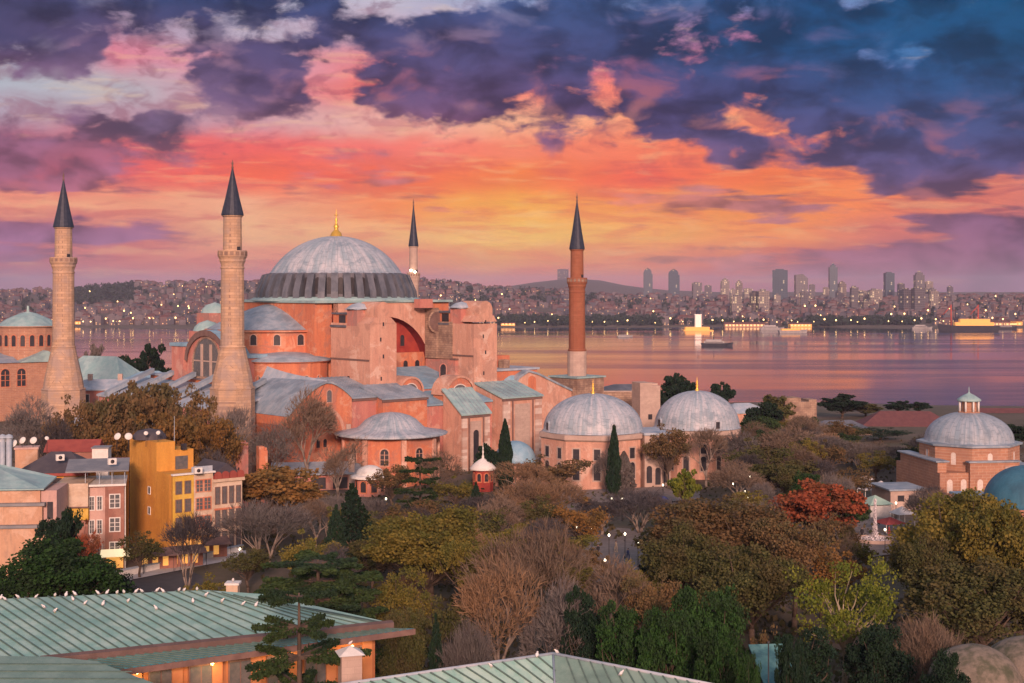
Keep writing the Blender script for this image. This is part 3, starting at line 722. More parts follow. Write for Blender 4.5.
# ------------------------------------------------------------------ the great domed mosque (local frame: x east, y north, turned 42 degrees)
TH = radians(42); HC = Vector((-45.2, 360.0, 0.0))
def to_local(w):
    d = w - HC; return Vector((d.x * cos(TH) + d.y * sin(TH), -d.x * sin(TH) + d.y * cos(TH), d.z))
def to_world(x, y, z=0.0): return Vector((HC.x + x * cos(TH) - y * sin(TH), HC.y + x * sin(TH) + y * cos(TH), z))
def lx(px, y):
    """local x on the line y = const that is seen in column px"""
    k = (px - 512) / F
    # HC.x + x c - y s = k (HC.y + x s + y c)
    return (k * (HC.y + y * cos(TH)) - HC.x + y * sin(TH)) / (cos(TH) - k * sin(TH))
def ly(px, x):
    k = (px - 512) / F
    return (k * (HC.y + x * sin(TH)) - HC.x - x * cos(TH)) / (-sin(TH) - k * cos(TH))
def lz(py, x, y): return Z_at(py, to_world(x, y).y)

mosque = thing('mosque', 'huge pink domed mosque with grey lead domes and stepped buttresses', 'mosque', HC, TH)
def part(mb, name, mats, parent=None, label=None): return mb.build(name, mats, parent or mosque, label=label)
PO, PP, PL, PR = MT['plaster_orange'], MT['plaster_pink'], MT['plaster_pale'], MT['plaster_red']
def arch_pts(w, h, n=10, pointed=False):
    """outline (u, v): a rectangle of width w under a round head, total height h"""
    r = w / 2; P = [(-r, 0), (r, 0), (r, h - r)]
    for i in range(1, n): a = pi * i / n; P.append((r * cos(a), h - r + r * sin(a)))
    P.append((-r, h - r)); return P
def window(name, parent, o, u, w, h, depth=0.25, frame=0.22, mats=('window_white', 'glass'), round_=True, bars=1, out=0.06):
    """an arched window set on a wall: o = sill centre, u = unit vector along the wall; outward is u x z turned"""
    o = Vector(o); u = Vector(u).normalized(); zv = Vector((0, 0, 1)); nrm = u.cross(zv)     # outward
    P = arch_pts(w, h) if round_ else [(-w/2, 0), (w/2, 0), (w/2, h), (-w/2, h)]
    Q = [(a * (w + 2 * frame) / w, -frame + (b + 0) * (h + 2 * frame) / h) for a, b in P]
    m = MB(); n = len(P)
    def pt(a, b, d): return o + u * a + zv * b + nrm * d
    V = [pt(a, b, out) for a, b in Q] + [pt(a, b, out) for a, b in P] + [pt(a, b, -depth * .3) for a, b in P] + [pt(a, b, -.05) for a, b in Q]
    Fc = [(i, (i + 1) % n, (i + 1) % n + n, i + n) for i in range(n)] + [(i + n, (i + 1) % n + n, (i + 1) % n + 2 * n, i + 2 * n) for i in range(n)] + [(i + 3 * n, (i + 1) % n + 3 * n, (i + 1) % n, i) for i in range(n)]
    m.add(V, Fc)
    for k in range(bars):
        x = -w / 2 + w * (k + 1) / (bars + 1); t = w * .045
        m.add([pt(x - t, 0, out * .5), pt(x + t, 0, out * .5), pt(x + t, h - (w/2 if round_ else 0) * .55, out * .5), pt(x - t, h - (w/2 if round_ else 0) * .55, out * .5)], [(0, 1, 2, 3)])
    if bars: 
        for fz in (.35, .65):
            m.add([pt(-w/2, h * fz - w * .03, out * .5), pt(w/2, h * fz - w * .03, out * .5), pt(w/2, h * fz + w * .03, out * .5), pt(-w/2, h * fz + w * .03, out * .5)], [(0, 1, 2, 3)])
    f = m.build(name, MT[mats[0]], parent)
    m = MB(); m.add([pt(a, b, .015) for a, b in P], [tuple(range(n))]); m.build('pane', MT[mats[1]], f)
    return f
SOUTH = Vector((1, 0, 0)); WEST = Vector((0, -1, 0))

# main dome
RB, RT = 20.6, 16.6
RC = (RT ** 2 + 9.4 ** 2) / (2 * 9.4); AC_ = math.asin(RT / RC)
m = MB(); prof = [(RT + .4, 45.3), (RT + .1, 45.7)] + [(RC * sin(AC_ * (1 - a)), 45.7 + RC * cos(AC_ * (1 - a)) - RC * cos(AC_)) for a in [i / 16 for i in range(0, 16)]] + [(0.01, 55.1)]
m.lathe(prof, 192, rib=0.13, every=4)
dome = part(m, 'dome', MT['dome_pale'])
m = MB(); m.lathe([(1.9, 54.6), (1.5, 55.2), (1.3, 55.9), (.7, 56.5), (.45, 57.0), (.75, 57.5), (.45, 58.0), (.2, 58.6), (.42, 59.2), (.14, 59.8), (.06, 62)], 14)
m.lathe([(.5, 0), (.62, .1), (.5, .2)], 10, (0, 0, 60.4)); m.build('finial', MT['gold'], dome)
m = MB(); m.lathe([(RT + 1.2, 39.2), (RT + 1.2, 45.4), (RT - 1, 45.5)], 80, smooth=False)
drum = part(m, 'drum', MT['lead_dark'])
mo = MB(); ml = MB()
for k in range(40):
    a = 2 * pi * k / 40; ca, sa = cos(a), sin(a)
    def P(r, t, z): return (r * ca - t * sa, r * sa + t * ca, z)
    w = .85
    V = [P(RT, -w, 45.6), P(RT, w, 45.6), P(RT + 2.2, w, 45.1), P(RT + 2.2, -w, 45.1), P(RT, -w, 39.2), P(RT, w, 39.2), P(RB + .2, w, 39.2), P(RB + .2, -w, 39.2), P(RB, w, 40.9), P(RB, -w, 40.9)]
    ml.add(V, [(0, 3, 2, 1), (2, 3, 9, 8), (8, 9, 7, 6), (0, 4, 7, 9, 3), (1, 2, 8, 6, 5)])
    a2 = a + pi / 40; ca, sa = cos(a2), sin(a2)
    Q = arch_pts(1.15, 4.1, 8)
    mo.add([(( RT + 1.26) * ca - u * sa, (RT + 1.26) * sa + u * ca, 40.3 + v) for u, v in Q], [tuple(range(len(Q)))])
ml.build('drum_rib', MT['lead_mid'], drum); mo.build('drum_window', MT['dark'], drum)
m = MB(); m.lathe([(RB - .5, 39.6), (RB + 1.2, 38.9), (RB + 1.4, 38.5), (RB - 3, 38.3)], 80); m.build('drum_skirt', MT['lead_green'], drum)

# square base below the dome
H2 = 20.5; ZB = 38.2
m = MB(); m.box(-H2, H2, -H2 + 3, H2, 10, ZB)
m.box(-H2, -15.5, -H2, -H2 + 3, 10, ZB); m.box(15.0, H2, -H2, -H2 + 3, 10, ZB)
# great south arch: stone spandrel with a round opening over the recessed red wall
AR, AC = 14.2, 20.5
pts = [(-15.5, ZB), (-15.5, 18)] + [(-AR * cos(pi * i / 24), AC + AR * sin(pi * i / 24)) for i in range(25)] + [(15.0, 18), (15.0, ZB)]
m2 = MB(); n = len(pts)
V = [(x, -H2 - .6, z) for x, z in pts] + [(x, -H2 + 3.0, z) for x, z in pts]
for i in range(1, n - 2):
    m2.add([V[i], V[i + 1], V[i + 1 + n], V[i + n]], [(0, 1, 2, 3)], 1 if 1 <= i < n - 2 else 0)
# front face in vertical strips above the arch
for i in range(1, n - 2):
    a, b = pts[i], pts[i + 1]
    if abs(a[0] - b[0]) > .001: m2.quad((a[0], -H2 - .6, a[1]), (b[0], -H2 - .6, b[1]), (b[0], -H2 - .6, ZB), (a[0], -H2 - .6, ZB), 0)
m2.quad((-15.5, -H2 - .6, 18), (-14.2, -H2 - .6, 18), (-14.2, -H2 - .6, ZB), (-15.5, -H2 - .6, ZB)); m2.quad((14.2, -H2 - .6, 18), (15, -H2 - .6, 18), (15, -H2 - .6, ZB), (14.2, -H2 - .6, ZB))
m2.quad((-15.5, -H2 - .6, ZB), (15, -H2 - .6, ZB), (15, -H2 + 3, ZB), (-15.5, -H2 + 3, ZB))
base = part(m, 'dome_base', PO)
arch = part(m2, 'great_arch', [MT['plaster_pale'], MT['shade_red']], label='pale stone arch over a recess with shade painted dark red')
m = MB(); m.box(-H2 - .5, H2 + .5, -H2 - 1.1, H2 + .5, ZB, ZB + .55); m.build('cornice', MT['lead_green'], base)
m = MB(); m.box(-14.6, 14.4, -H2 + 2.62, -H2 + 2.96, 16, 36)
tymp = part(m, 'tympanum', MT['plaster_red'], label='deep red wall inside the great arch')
m = MB(); m.box(-14.4, 14.2, -H2 + 1.2, -H2 + 2.35, 16, 25.6); m.build('lower_wall', PO, tymp)
for i in range(7): window('window', tymp, (-11 + 3.7 * i, -H2 + 1.15, 20.2), SOUTH, 1.4, 3.4, bars=0, mats=('plaster_orange', 'dark'))
for i in range(5): window('window', tymp, (-7.4 + 3.7 * i, -H2 + 2.35, 27.2), SOUTH, 1.3, 2.8, bars=0, mats=('plaster_red', 'dark'))

# buttress towers flanking the arch
def tower(x0, x1, h0, h1, yb, lab, wst):
    ys = -39.0
    m = MB()
    m.box(x0, x1, ys, yb, 8, 33.0 if not wst else 33.6)
    m.prism([(x0, ys, 33.5), (x1, ys, 33.5), (h1 + .4, ys, 35.0), (h0 - .4, ys, 35.0)], (0, 6, 0))
    o = part(m, 'buttress_tower', [MT['plaster_pale']], label=lab)
    hw = (h1 - h0) / 2; hc = (h0 + h1) / 2
    m = MB(); m.prism([(hc + u, ys + .02, 34.2 + v) for u, v in arch_pts(2 * hw, 4.4, 10)], (0, 7.5, 0)); m.build('rounded_head', MT['plaster_pale'], o)
    m = MB(); m.box(x0 - .02, hc, ys + 5, ys + 9.0, 33.0, 36.9); m.build('roof_hut', PP, o)
    m = MB(); m.lathe([(2.9, 36.9), (2.8, 37.2), (1.6, 38.0), (.01, 38.4)], 16, ((x0 + hc) / 2, ys + 7, 0)); m.box(x0 - .3, hc + .2, ys + 4.7, ys + 9.3, 36.7, 37.0)
    m.build('hut_cap', MT['lead_pale'], o)
    m = MB(); m.box(x0 + .3, hc, ys + 9.02, yb - .5, 33.0, 35.6); m.build('upper_room', PO, o)
    m = MB(); m.box(x0 + .22, x0 + .4, ys + 10, ys + 12.6, 33.4, 35.4); m.build('dark_window', MT['dark'], o)
    m = MB(); m.box(x0 - .35, x1 + .1, ys + 9.3, yb, 32.6, 33.1); m.box(x0 - .1, x1 + .1, ys + 9.02, yb - .3, 35.6, 36.0); m.build('lead_roof', MT['lead_mid'], o)
    m = MB(); m.box(x0 - .18, x0 + .1, ys + .2, yb, 25.0, 25.4); m.build('string_course', MT['trim_dark'], o)
    m = MB()
    for z, f in ((33, .5), (29.5, .4), (25.6, .5), (20.5, .42)): m.box(x0 + (x1 - x0) * f - .2, x0 + (x1 - x0) * f + .2, ys - .04, ys + .3, z, z + .9)
    m.box(x0 - .05, x0 + .3, -31, -30.2, 18, 21.3); m.build('slit_window', MT['dark'], o)
    return o
xA0, xA1 = lx(370, -39), lx(396.5, -39); xB0, xB1 = lx(474, -39), lx(497, -39)
tA = tower(xA0, xA1, lx(377.5, -39), lx(389.5, -39), ly(331, xA0), 'western buttress tower, rounded head, beside the red arch', True)
tB = tower(xB0, xB1, lx(479, -39), lx(492.5, -39), -21.2, 'eastern buttress tower nearest the brick minaret', False)
# worn stone mass between the arch and the east tower, with its round niche
m = MB(); m.box(lx(432, -24), xB0 - .02, -25.5, -21.2, 24.2, 36.8); m.box(lx(447, -29), xB0 - .02, -31, -25.5, 24.2, 33.4)
o = part(m, 'stone_bastion', MT['old_stone'], label='worn bare stone wall with a round niche')
xm = lx(438, -25.6)
m = MB(); m.add([(xm + 2.6 * cos(2 * pi * i / 20), -25.56, 33.4 + 2.5 * sin(2 * pi * i / 20)) for i in range(20)], [tuple(range(20))]); m.build('niche', MT['trim_dark'], o)
m = MB(); m.add([(xm + 3.1 * cos(2 * pi * i / 20), -25.53, 33.4 + 3.0 * sin(2 * pi * i / 20)) for i in range(20)], [tuple(range(20))]); m.build('niche_rim', MT['old_stone'], o)
m = MB(); m.box(lx(432, -24), xB0 - .02, -33, -21.4, 10, 24.0); o = part(m, 'gallery_block', PP)
m = MB(); m.box(lx(432, -24) - .1, xB0, -33.2, -31.0, 24.0, 24.4); m.build('string_course', MT['trim_dark'], o)
window('window', o, (lx(443, -33), -33.0, 19.6), SOUTH, 1.8, 3.6, bars=0, mats=('plaster_pink', 'dark'))
m = MB(); m.box(xB0 - 5.5, xB0 - 1.5, -24.9, -22.5, 36.8, 39.0); part(m, 'roof_hut', PP)

# south gallery: lead roofs below the arch
m = MB(); xg0, xg1 = xA1 + .02, xB0 - .02
m.prism([(xg0, -21.5, 22.2), (xg0, -37.2, 18.2), (xg0, -37.2, 17.8), (xg0, -21.5, 21.6)], (xg1 - xg0, 0, 0))
m.prism([(xg0, -37.3, 17.4), (xg0, -46, 15.0), (xg0, -46, 14.6), (xg0, -37.3, 17.0)], (xg1 - xg0, 0, 0))
part(m, 'gallery_roof', MT['lead_blue'], label='bluish lead roof stepping down from the great arch')
m = MB(); m.box(xg0, xg1, -37.0, -21.6, 2, 17.7); m.box(xg0, xg1, -45.6, -37.0, 2, 14.5); part(m, 'gallery_wall', PP)
# two little gabled arches looking out of the gallery roof
for px, y, w, ptop, hh in ((411, -40.6, 6.4, 378.5, 6.2), (460, -46.22, 8.0, 377.5, 8.4)):
    xc = lx(px, y); zt0 = lz(ptop, xc, y); z0 = zt0 - hh; P = [(xc + u, z0 + v) for u, v in arch_pts(w, hh)]
    m = MB(); m.prism([(a, y, b) for a, b in P], (0, 5.0, 0), 0)
    o = part(m, 'roof_arch', PO)
    Q0 = [(xc + u, z0 + v) for u, v in arch_pts(w, hh)][2:]; Q1 = [(xc + u, z0 + v) for u, v in arch_pts(w + 1.0, hh + .5)][2:]
    m = MB()
    for (p_, q_, r_, t_) in zip(Q0, Q0[1:], Q1[1:], Q1):
        m.quad((p_[0], y - .3, p_[1]), (q_[0], y - .3, q_[1]), (r_[0], y - .3, r_[1]), (t_[0], y - .3, t_[1])); m.quad((t_[0], y - .3, t_[1]), (r_[0], y - .3, r_[1]), (r_[0], y + 5.2, r_[1]), (t_[0], y + 5.2, t_[1]))
    m.build('rim', MT['plaster_pale'], o)
    window('window', o, (xc, y, z0 + hh * .28), SOUTH, w * .62, hh * .52, bars=2, mats=('window_white', 'glass'))

def buttress(x0, x1, yf, yb, zf, zb, lab, wm, rm, quoins, win=True, z0=-1):
    """a long buttress whose lead roof falls towards the south"""
    m = MB(); m.prism([(x0, yf, z0), (x0, yf, zf), (x0, yb, zb), (x0, yb, z0)], (x1 - x0, 0, 0))
    o = part(m, 'buttress', wm, label=lab)
    m = MB(); e = .5
    m.prism([(x0 - e, yf - e, zf + .03 - .2), (x0 - e, yf - e, zf + .35 - .2), (x0 - e, yb, zb + .4), (x0 - e, yb, zb + .06)], (x1 - x0 + 2 * e, 0, 0))
    r = m.build('lead_roof', rm, o)
    m = MB(); n = 7
    for i in range(1, n):
        x = x0 + (x1 - x0) * i / n
        m.prism([(x - .06, yf - e, zf + .14), (x - .06, yf - e, zf + .26), (x - .06, yb, zb + .52), (x - .06, yb, zb + .38)], (.12, 0, 0))
    m.build('seam', MT['lead'], r)
    m = MB(); m.box(x0 - .25, x1 + .25, yf - .3, yf + .02, zf - .75, zf - .25); m.build('eave_course', MT['trim_dark'], o)
    if quoins:
        w = (x1 - x0); m = MB()
        for a, b in ((x0 - .05, x0 + w * .17), (x1 - w * .17, x1 + .05)): m.box(a, b, yf - .28, yf + .1, z0, zf - .8)
        m.build('quoin', MT['quoin'], o)
        m = MB()
        for a in (x0 + w * .235, x1 - w * .235): m.tube((a, yf - .3, z0), (a, yf - .3, zf - .6), .2, seg=6)
        m.build('drainpipe', MT['trim_dark'], o)
        m = MB(); m.box(x0 + w * .3, x1 - w * .3, yf - .14, yf + .05, z0, zf - 1.6); m.build('panel', MT['stone_pale'], o)
        if win: window('window', o, ((x0 + x1) / 2, yf - .15, z0 + 3.2), SOUTH, w * .2, 7, bars=0, mats=('stone_pale', 'dark'))
    return o
yD = -49.0
buttress(lx(503, yD), lx(541, yD), yD, -39.05, lz(397, lx(520, yD), yD), lz(383, lx(490, -39), -39), 'eastern stepped buttress with two banded stone edges and no window', PL, MT['lead_green'], True, False)
yC = -53.0
buttress(lx(462, yC), lx(489, yC), yC, -46.2, lz(414, lx(475, yC), yC), lz(391, lx(430, -46.2), -46.2), 'narrow middle buttress with banded edges and a dark arched window', PL, MT['lead_green'], True, True)
yE = -47.5
buttress(lx(383, yE), lx(427, yE), yE, -39.05, lz(398, lx(400, yE), yE), lz(385, lx(390, -39), -39), 'western low buttress in bright orange stone below the tower', MT['plaster_orange'], MT['lead'], False)
# long low roof west of it (dark side wall) and the big gabled end
yG = -45.0
x0, x1 = lx(352, yG), lx(383, yG) - .01
buttress(x0, x1, yG, -30, lz(398, x0, yG), lz(384, lx(340, -34), -34) + 1, 'shaded low wing tucked left of the orange buttress', MT['plaster_pink'], MT['lead'], False)
yG = -46.0
xl, xa, xr = lx(286, yG), lx(327, yG), lx(352, yG) - .05
zl, za, zr = lz(418, xl, yG), lz(382, xa, yG), lz(398, xr, yG)
n = 12; top = []
for i in range(n + 1):
    t = i / n; x = xl + (xr - xl) * t
    u = (x - xa) / ((xa - xl) if x < xa else (xr - xa)); zz = za - ((za - zl) if x < xa else (za - zr)) * abs(u) ** 1.6; top.append((x, zz))
m = MB(); m.prism([(xl, yG, -1)] + [(x, yG, z) for x, z in top] + [(xr, yG, -1)], (0, 20, 0))
gab = part(m, 'gabled_wing', PO, label='bright orange wing with a curved gable and a blind arch')
m = MB()
for (xa_, za_), (xb_, zb_) in zip(top, top[1:]): m.quad((xa_, yG - .5, za_ + .25), (xb_, yG - .5, zb_ + .25), (xb_, yG + 20, zb_ + .25), (xa_, yG + 20, za_ + .25)); m.quad((xa_, yG - .5, za_ - .2), (xb_, yG - .5, zb_ - .2), (xb_, yG - .5, zb_ + .25), (xa_, yG - .5, za_ + .25))
m.build('lead_roof', MT['lead'], gab)
xc = (xl + xr) / 2 + .5; w = (xr - xl) * .62
P = [(xc + u, v) for u, v in arch_pts(w, 15.5, 14)]; P2 = [(xc + u, v) for u, v in arch_pts(w + 1.6, 16.3, 14)]
m = MB(); m.add([(a, yG - .22, b) for a, b in P2[1:]] + [(a, yG - .22, b) for a, b in P[1:]], [(i, i + 1, i + len(P), i + len(P) - 1) for i in range(len(P) - 2)])
m.add([(a, yG - .22, b) for a, b in P2[1:]] + [(a, yG - .0, b) for a, b in P2[1:]], [(i, i + len(P) - 1, i + len(P), i + 1) for i in range(len(P) - 2)])
m.build('blind_arch', PL, gab)
for dx_ in (-.9, .9): window('window', gab, (xc + dx_, yG - .02, 7.4), SOUTH, .9, 1.8, bars=0, mats=('plaster_orange', 'dark'))
window('window', gab, (xa + .6, yG - .02, za - 4.4), SOUTH, 1.2, 2.6, bars=0, mats=('plaster_pale', 'glass'))
m = MB(); m.box(xc - 1.3, xc + 1.3, yG - .3, yG + .1, 0, 3.4); m.build('doorway', MT['trim_dark'], gab)
m = MB(); m.box(xr - 1.6, xr - .5, yG - .35, yG + .1, 2, 12); m.build('pilaster', MT['stone_pale'], gab)

# sweeping lead roof west of the gable
m = MB(); A = (lx(254, -45), -45); nn_ = 8
grid = []
for j in range(7):
    t = j / 6; row = []
    for i in range(nn_ + 1):
        s = i / nn_; x = -44.0 + (xa + 44) * s; y = -46 + 24 * t
        z = 13.2 + (za - 13.0) * s ** 1.3 * (0.35 + 0.65 * s) + 2.5 * t + .5 * sin(s * 9 + t * 3)
        row.append((x, y, min(z, za + .4 + 3 * t)))
    grid.append(row)
for j in range(6):
    for i in range(nn_): m.add([grid[j][i], grid[j][i + 1], grid[j + 1][i + 1], grid[j + 1][i]], [(0, 1, 2, 3)], 0, True)
for i in range(nn_): a, b = grid[0][i], grid[0][i + 1]; m.quad((a[0], a[1], a[2] - .5), (b[0], b[1], b[2] - .5), b, a)
a, b = grid[0][0], grid[6][0]
swr = part(m, 'sweeping_roof', MT['lead_pale'], label='pale sweeping lead roof left of the orange gable')
m = MB(); m.box(-43.4, xl, -45.2, -24, -1, 12.6)
sw = part(m, 'southwest_porch', PP); 
for i in range(3): window('window', sw, (-41 + 4.6 * i, -45.2, 6), SOUTH, 1.5, 3.5, bars=0, mats=('plaster_pink', 'dark'))
# arched dormer on it
m = MB(); xd = -36.0; P = [(xd + u, 14.0 + v) for u, v in arch_pts(7.5, 4.6)]
m.prism([(a, -40, b) for a, b in P], (0, 9, 0)); o = part(m, 'roof_dormer', MT['lead_pale'])
m = MB(); m.add([(a, -40.05, b) for a, b in [(xd + u * .9, 14 + v * .9) for u, v in arch_pts(7.5, 4.6)]], [tuple(range(len(P)))]); m.build('arched_face', MT['plaster_pale'], o)

# west half-dome with its window ring, and the tiers below
WC = (-17.5, 0)
m = MB(); prof = [(17.2, 31.8)] + [(17.2 * (1 - a), 31.8 + 6.6 * (sin(a * pi / 2) * .55 + a * .45)) for a in [i / 8 for i in range(1, 8)]] + [(.01, 38.4)]
m.lathe(prof, 60, (*WC, 0), a0=pi * .5, a1=pi * 1.5, rib=.14, every=3)
hd = part(m, 'half_dome', MT['lead'])
m = MB(); m.lathe([(17.0, 20), (17.0, 31.2), (17.9, 31.3), (17.9, 31.65), (16, 31.9)], 40, (*WC, 0), a0=pi * .5, a1=pi * 1.5, smooth=False); m.build('ring_wall', PO, hd)
for k in range(9):
    a = pi * (.58 + .105 * k); u = Vector((sin(a), -cos(a), 0)) * -1
    p = Vector((WC[0] + 17.05 * cos(a), WC[1] + 17.05 * sin(a), 28.2))
    window('window', hd, p, -u if (u.cross(Vector((0, 0, 1)))).dot(p - Vector((*WC, 28.2))) < 0 else u, 1.5, 2.5, bars=0, mats=('plaster_pale', 'dark'))
    q = Vector((WC[0] + 17 * cos(a + .165), WC[1] + 17 * sin(a + .165), 0))
# exedra domes to the south-west and north-west
for sy in (-1, 1):
    cx, cy = -24, sy * 13.5
    m = MB(); m.lathe([(11.0, 24.6), (11.0, 25.0), (6, 26.2), (.01, 26.9)], 40, (cx, cy, 0), rib=.1, every=2)
    o = part(m, 'corner_dome', MT['lead'])
    m = MB(); m.lathe([(10.4, 10), (10.4, 24.3), (10.9, 24.4), (10.9, 24.7)], 20, (cx, cy, 0), smooth=False); m.build('ring_wall', PO, o)
    for k in range(8):
        a = pi * (.6 + .12 * k) if sy > 0 else pi * (.75 + .12 * k)
        p = Vector((cx + 10.32 * cos(a), cy + 10.32 * sin(a), 18.4)); u = Vector((-sin(a), cos(a), 0))
        window('window', o, p, u, 1.4, 2.9, bars=0, mats=('plaster_pale', 'glass'))
# big body and the west front
m = MB(); m.box(-36.5, 37, -33.9, 36, 0, 15.8); m.box(-36.5, -20.6, -30, 30, 15.8, 19.6); m.box(20.6, 37, -36, 36, 15.8, 21)
part(m, 'nave_body', PO)
m = MB(); m.box(-37, -20.8, -30.6, 30.6, 19.62, 20.0); m.box(20.8, 37.6, -36.4, 36.4, 21.0, 21.5); m.box(-37, 37.6, 21, 36.4, 15.82, 16.3); part(m, 'aisle_roof', MT['lead_pale'])
# gable of the west front with the three-light window
m = MB(); gw, gz = 9.4, 19.9
P = [(y, z) for y, z in [(-gw, gz)] + [(-gw, gz + 4.2)] + [(-gw * cos(pi * i / 12), gz + 4.2 + 7.0 * sin(pi * i / 12)) for i in range(1, 12)] + [(gw, gz + 4.2), (gw, gz)]]
m.prism([(-37.4, y, z) for y, z in P], (17, 0, 0)); wg = part(m, 'west_gable', PP, label='pink west gable with a three-light arched window')
P2 = [(y * 1.06, gz + (z - gz) * 1.06) for y, z in P[1:-1]]
m = MB()
for (a, b), (c, d) in zip(P2, P2[1:]): m.quad((-37.9, a, b), (-37.9, c, d), (-20.8, c, d), (-20.8, a, b))
m.build('lead_roof', MT['lead_blue'], wg)
m = MB(); 
for (a, b), (c, d), (e, f), (g, h) in zip(P[1:-1], P[2:-1], P2, P2[1:]): m.quad((-37.92, a * .93, gz + (b - gz) * .93), (-37.92, c * .93, gz + (d - gz) * .93), (-37.92, g, h), (-37.92, e, f))
m.build('gable_rim', MT['trim_dark'], wg)
wn = window('window', wg, (-37.45, 0, gz + .6), WEST, 12.6, 9.2, bars=0, frame=.5, mats=('old_stone', 'glass'), out=.12)
m = MB()
for y in (-2.1, 2.1): m.box(-37.75, -37.45, y - .38, y + .38, gz + .6, gz + 8.4)
for z in (gz + 4.2,): m.box(-37.6, -37.45, -6, 6, z, z + .3)
m.build('mullion', MT['stone_pale'], wn)
for y, zt in ((-13, 25.5), (13, 27.5)):
    m = MB(); m.box(-38.2, -31, y - 2.8, y + 2.8, 19, zt); o = part(m, 'west_pier', PP); m = MB(); m.box(-38.6, -30.7, y - 3.2, y + 3.2, zt, zt + .8); m.build('lead_cap', MT['lead_blue'], o)
for x, y, z0, zt in ((-29, 14.5, 20, 31), (-24, 19.5, 20, 35.4), (-21, 24.5, 16, 33)):
    m = MB(); m.box(x - 3.4, x + 3.4, y - 3.2, y + 3.2, z0, zt); o = part(m, 'stair_turret', PP); m = MB(); m.lathe([(3.6, zt), (3.2, zt + 1.0), (2.2, zt + 2), (.01, zt + 2.7)], 14, (x, y, 0)); m.build('lead_cap', MT['lead_green'], o)
# flying buttresses and lower narthex roofs
m = MB(); m.box(-50, -37, -31, 31, -1, 15.2); nx_ = part(m, 'narthex', PP)
m = MB(); m.prism([(-50.5, -31.4, 15.3), (-37.3, -31.4, 18.9), (-37.3, -31.4, 18.4), (-50.5, -31.4, 14.8)], (0, 62.8, 0)); m.build('lead_roof', MT['lead_pale'], nx_)
m = MB()
for k in range(6): m.prism([(-50.6, -27.5 + 10.5 * k, 15.2), (-50.6, -25.5 + 10.5 * k, 15.2), (-38, -25.5 + 10.5 * k, 20.5), (-38, -27.5 + 10.5 * k, 20.5)], (0, 0, 1.0))
m.build('roof_rib', MT['lead'], nx_)
for k in range(6): window('window', nx_, (-50.05, -26 + 10.4 * k, 8.2), WEST, 2.6, 4.8, bars=1, mats=('plaster_pale', 'dark'))
m = MB(); m.box(-62, -50.1, -20, 31, -1, 9.5); ex = part(m, 'outer_narthex', PP)
m = MB(); m.prism([(-62.5, -20.5, 9.5), (-50.1, -20.5, 12), (-50.1, -20.5, 11.6), (-62.5, -20.5, 9.1)], (0, 52, 0)); m.build('lead_roof', MT['lead_pale'], ex)

# east end: half-dome behind, arch wall and long sloping wing right of the east tower
m = MB(); m.lathe([(17.2, 31.6)] + [(17.2 * cos(a * pi / 2), 31.6 + 6.4 * sin(a * pi / 2)) for a in [i / 8 for i in range(1, 8)]] + [(.01, 38.0)], 60, (17.5, 0, 0), a0=-pi * .5, a1=pi * .5, rib=.12, every=3)
o = part(m, 'half_dome', MT['lead']); m = MB(); m.lathe([(17.0, 18), (17.0, 31.2), (17.9, 31.3), (17.9, 31.7)], 40, (17.5, 0, 0), a0=-pi * .5, a1=pi * .5, smooth=False); m.build('ring_wall', PO, o)
yS = -38.0
xs0 = xB1 + .05
def zS(px, py): return lz(py, lx(px, yS), yS)
top = [(xs0, zS(500, 395)), (lx(512, yS), zS(512, 388)), (lx(519, yS), zS(519, 377)), (lx(528, yS), zS(528, 371)), (lx(538, yS), zS(538, 374)), (lx(560, yS), zS(560, 385)), (lx(590, yS), zS(590, 399)), (lx(606, yS), zS(606, 406))]
m = MB(); m.prism([(xs0, yS, -1)] + [(x, yS, z) for x, z in top] + [(top[-1][0], yS, -1)], (0, 12, 0))
ew = part(m, 'east_wing', PL, label='long pale wing falling away right of the east tower')
m = MB()
for (a, b), (c, d) in zip(top[1:], top[2:]): m.quad((a, yS - .4, b + .3), (c, yS - .4, d + .3), (c, yS + 12.2, d + .3), (a, yS + 12.2, b + .3)); m.quad((a, yS - .4, b - .25), (c, yS - .4, d - .25), (c, yS - .4, d + .3), (a, yS - .4, b + .3))
m.build('lead_roof', MT['lead'], ew)
xw = lx(532, yS); window('window', ew, (xw, yS - .02, zS(532, 397)), SOUTH, 2.2, 5.2, bars=0, mats=('plaster_orange', 'plaster_orange'))
m = MB(); xq = lx(508, -34); m.lathe([(5.4, 16.5)] + [(5.4 * cos(a * pi / 2), 16.5 + 4.4 * sin(a * pi / 2)) for a in [i / 6 for i in range(1, 6)]] + [(.01, 20.9)], 28, (xq, -32.5, 0), rib=.08, every=2)
m.lathe([(5.2, 8), (5.2, 16.4)], 28, (xq, -32.5, 0)); o = part(m, 'small_dome', MT['lead_blue'])
m = MB(); m.box(xq - 1.0, xq + 1.0, -33.5, -31.5, 20.5, 23.6); m.build('chimney', MT['old_stone'], o)
m = MB(); m.box(21, 33, -30, 30, 15, 24.5); part(m, 'east_block', PO)

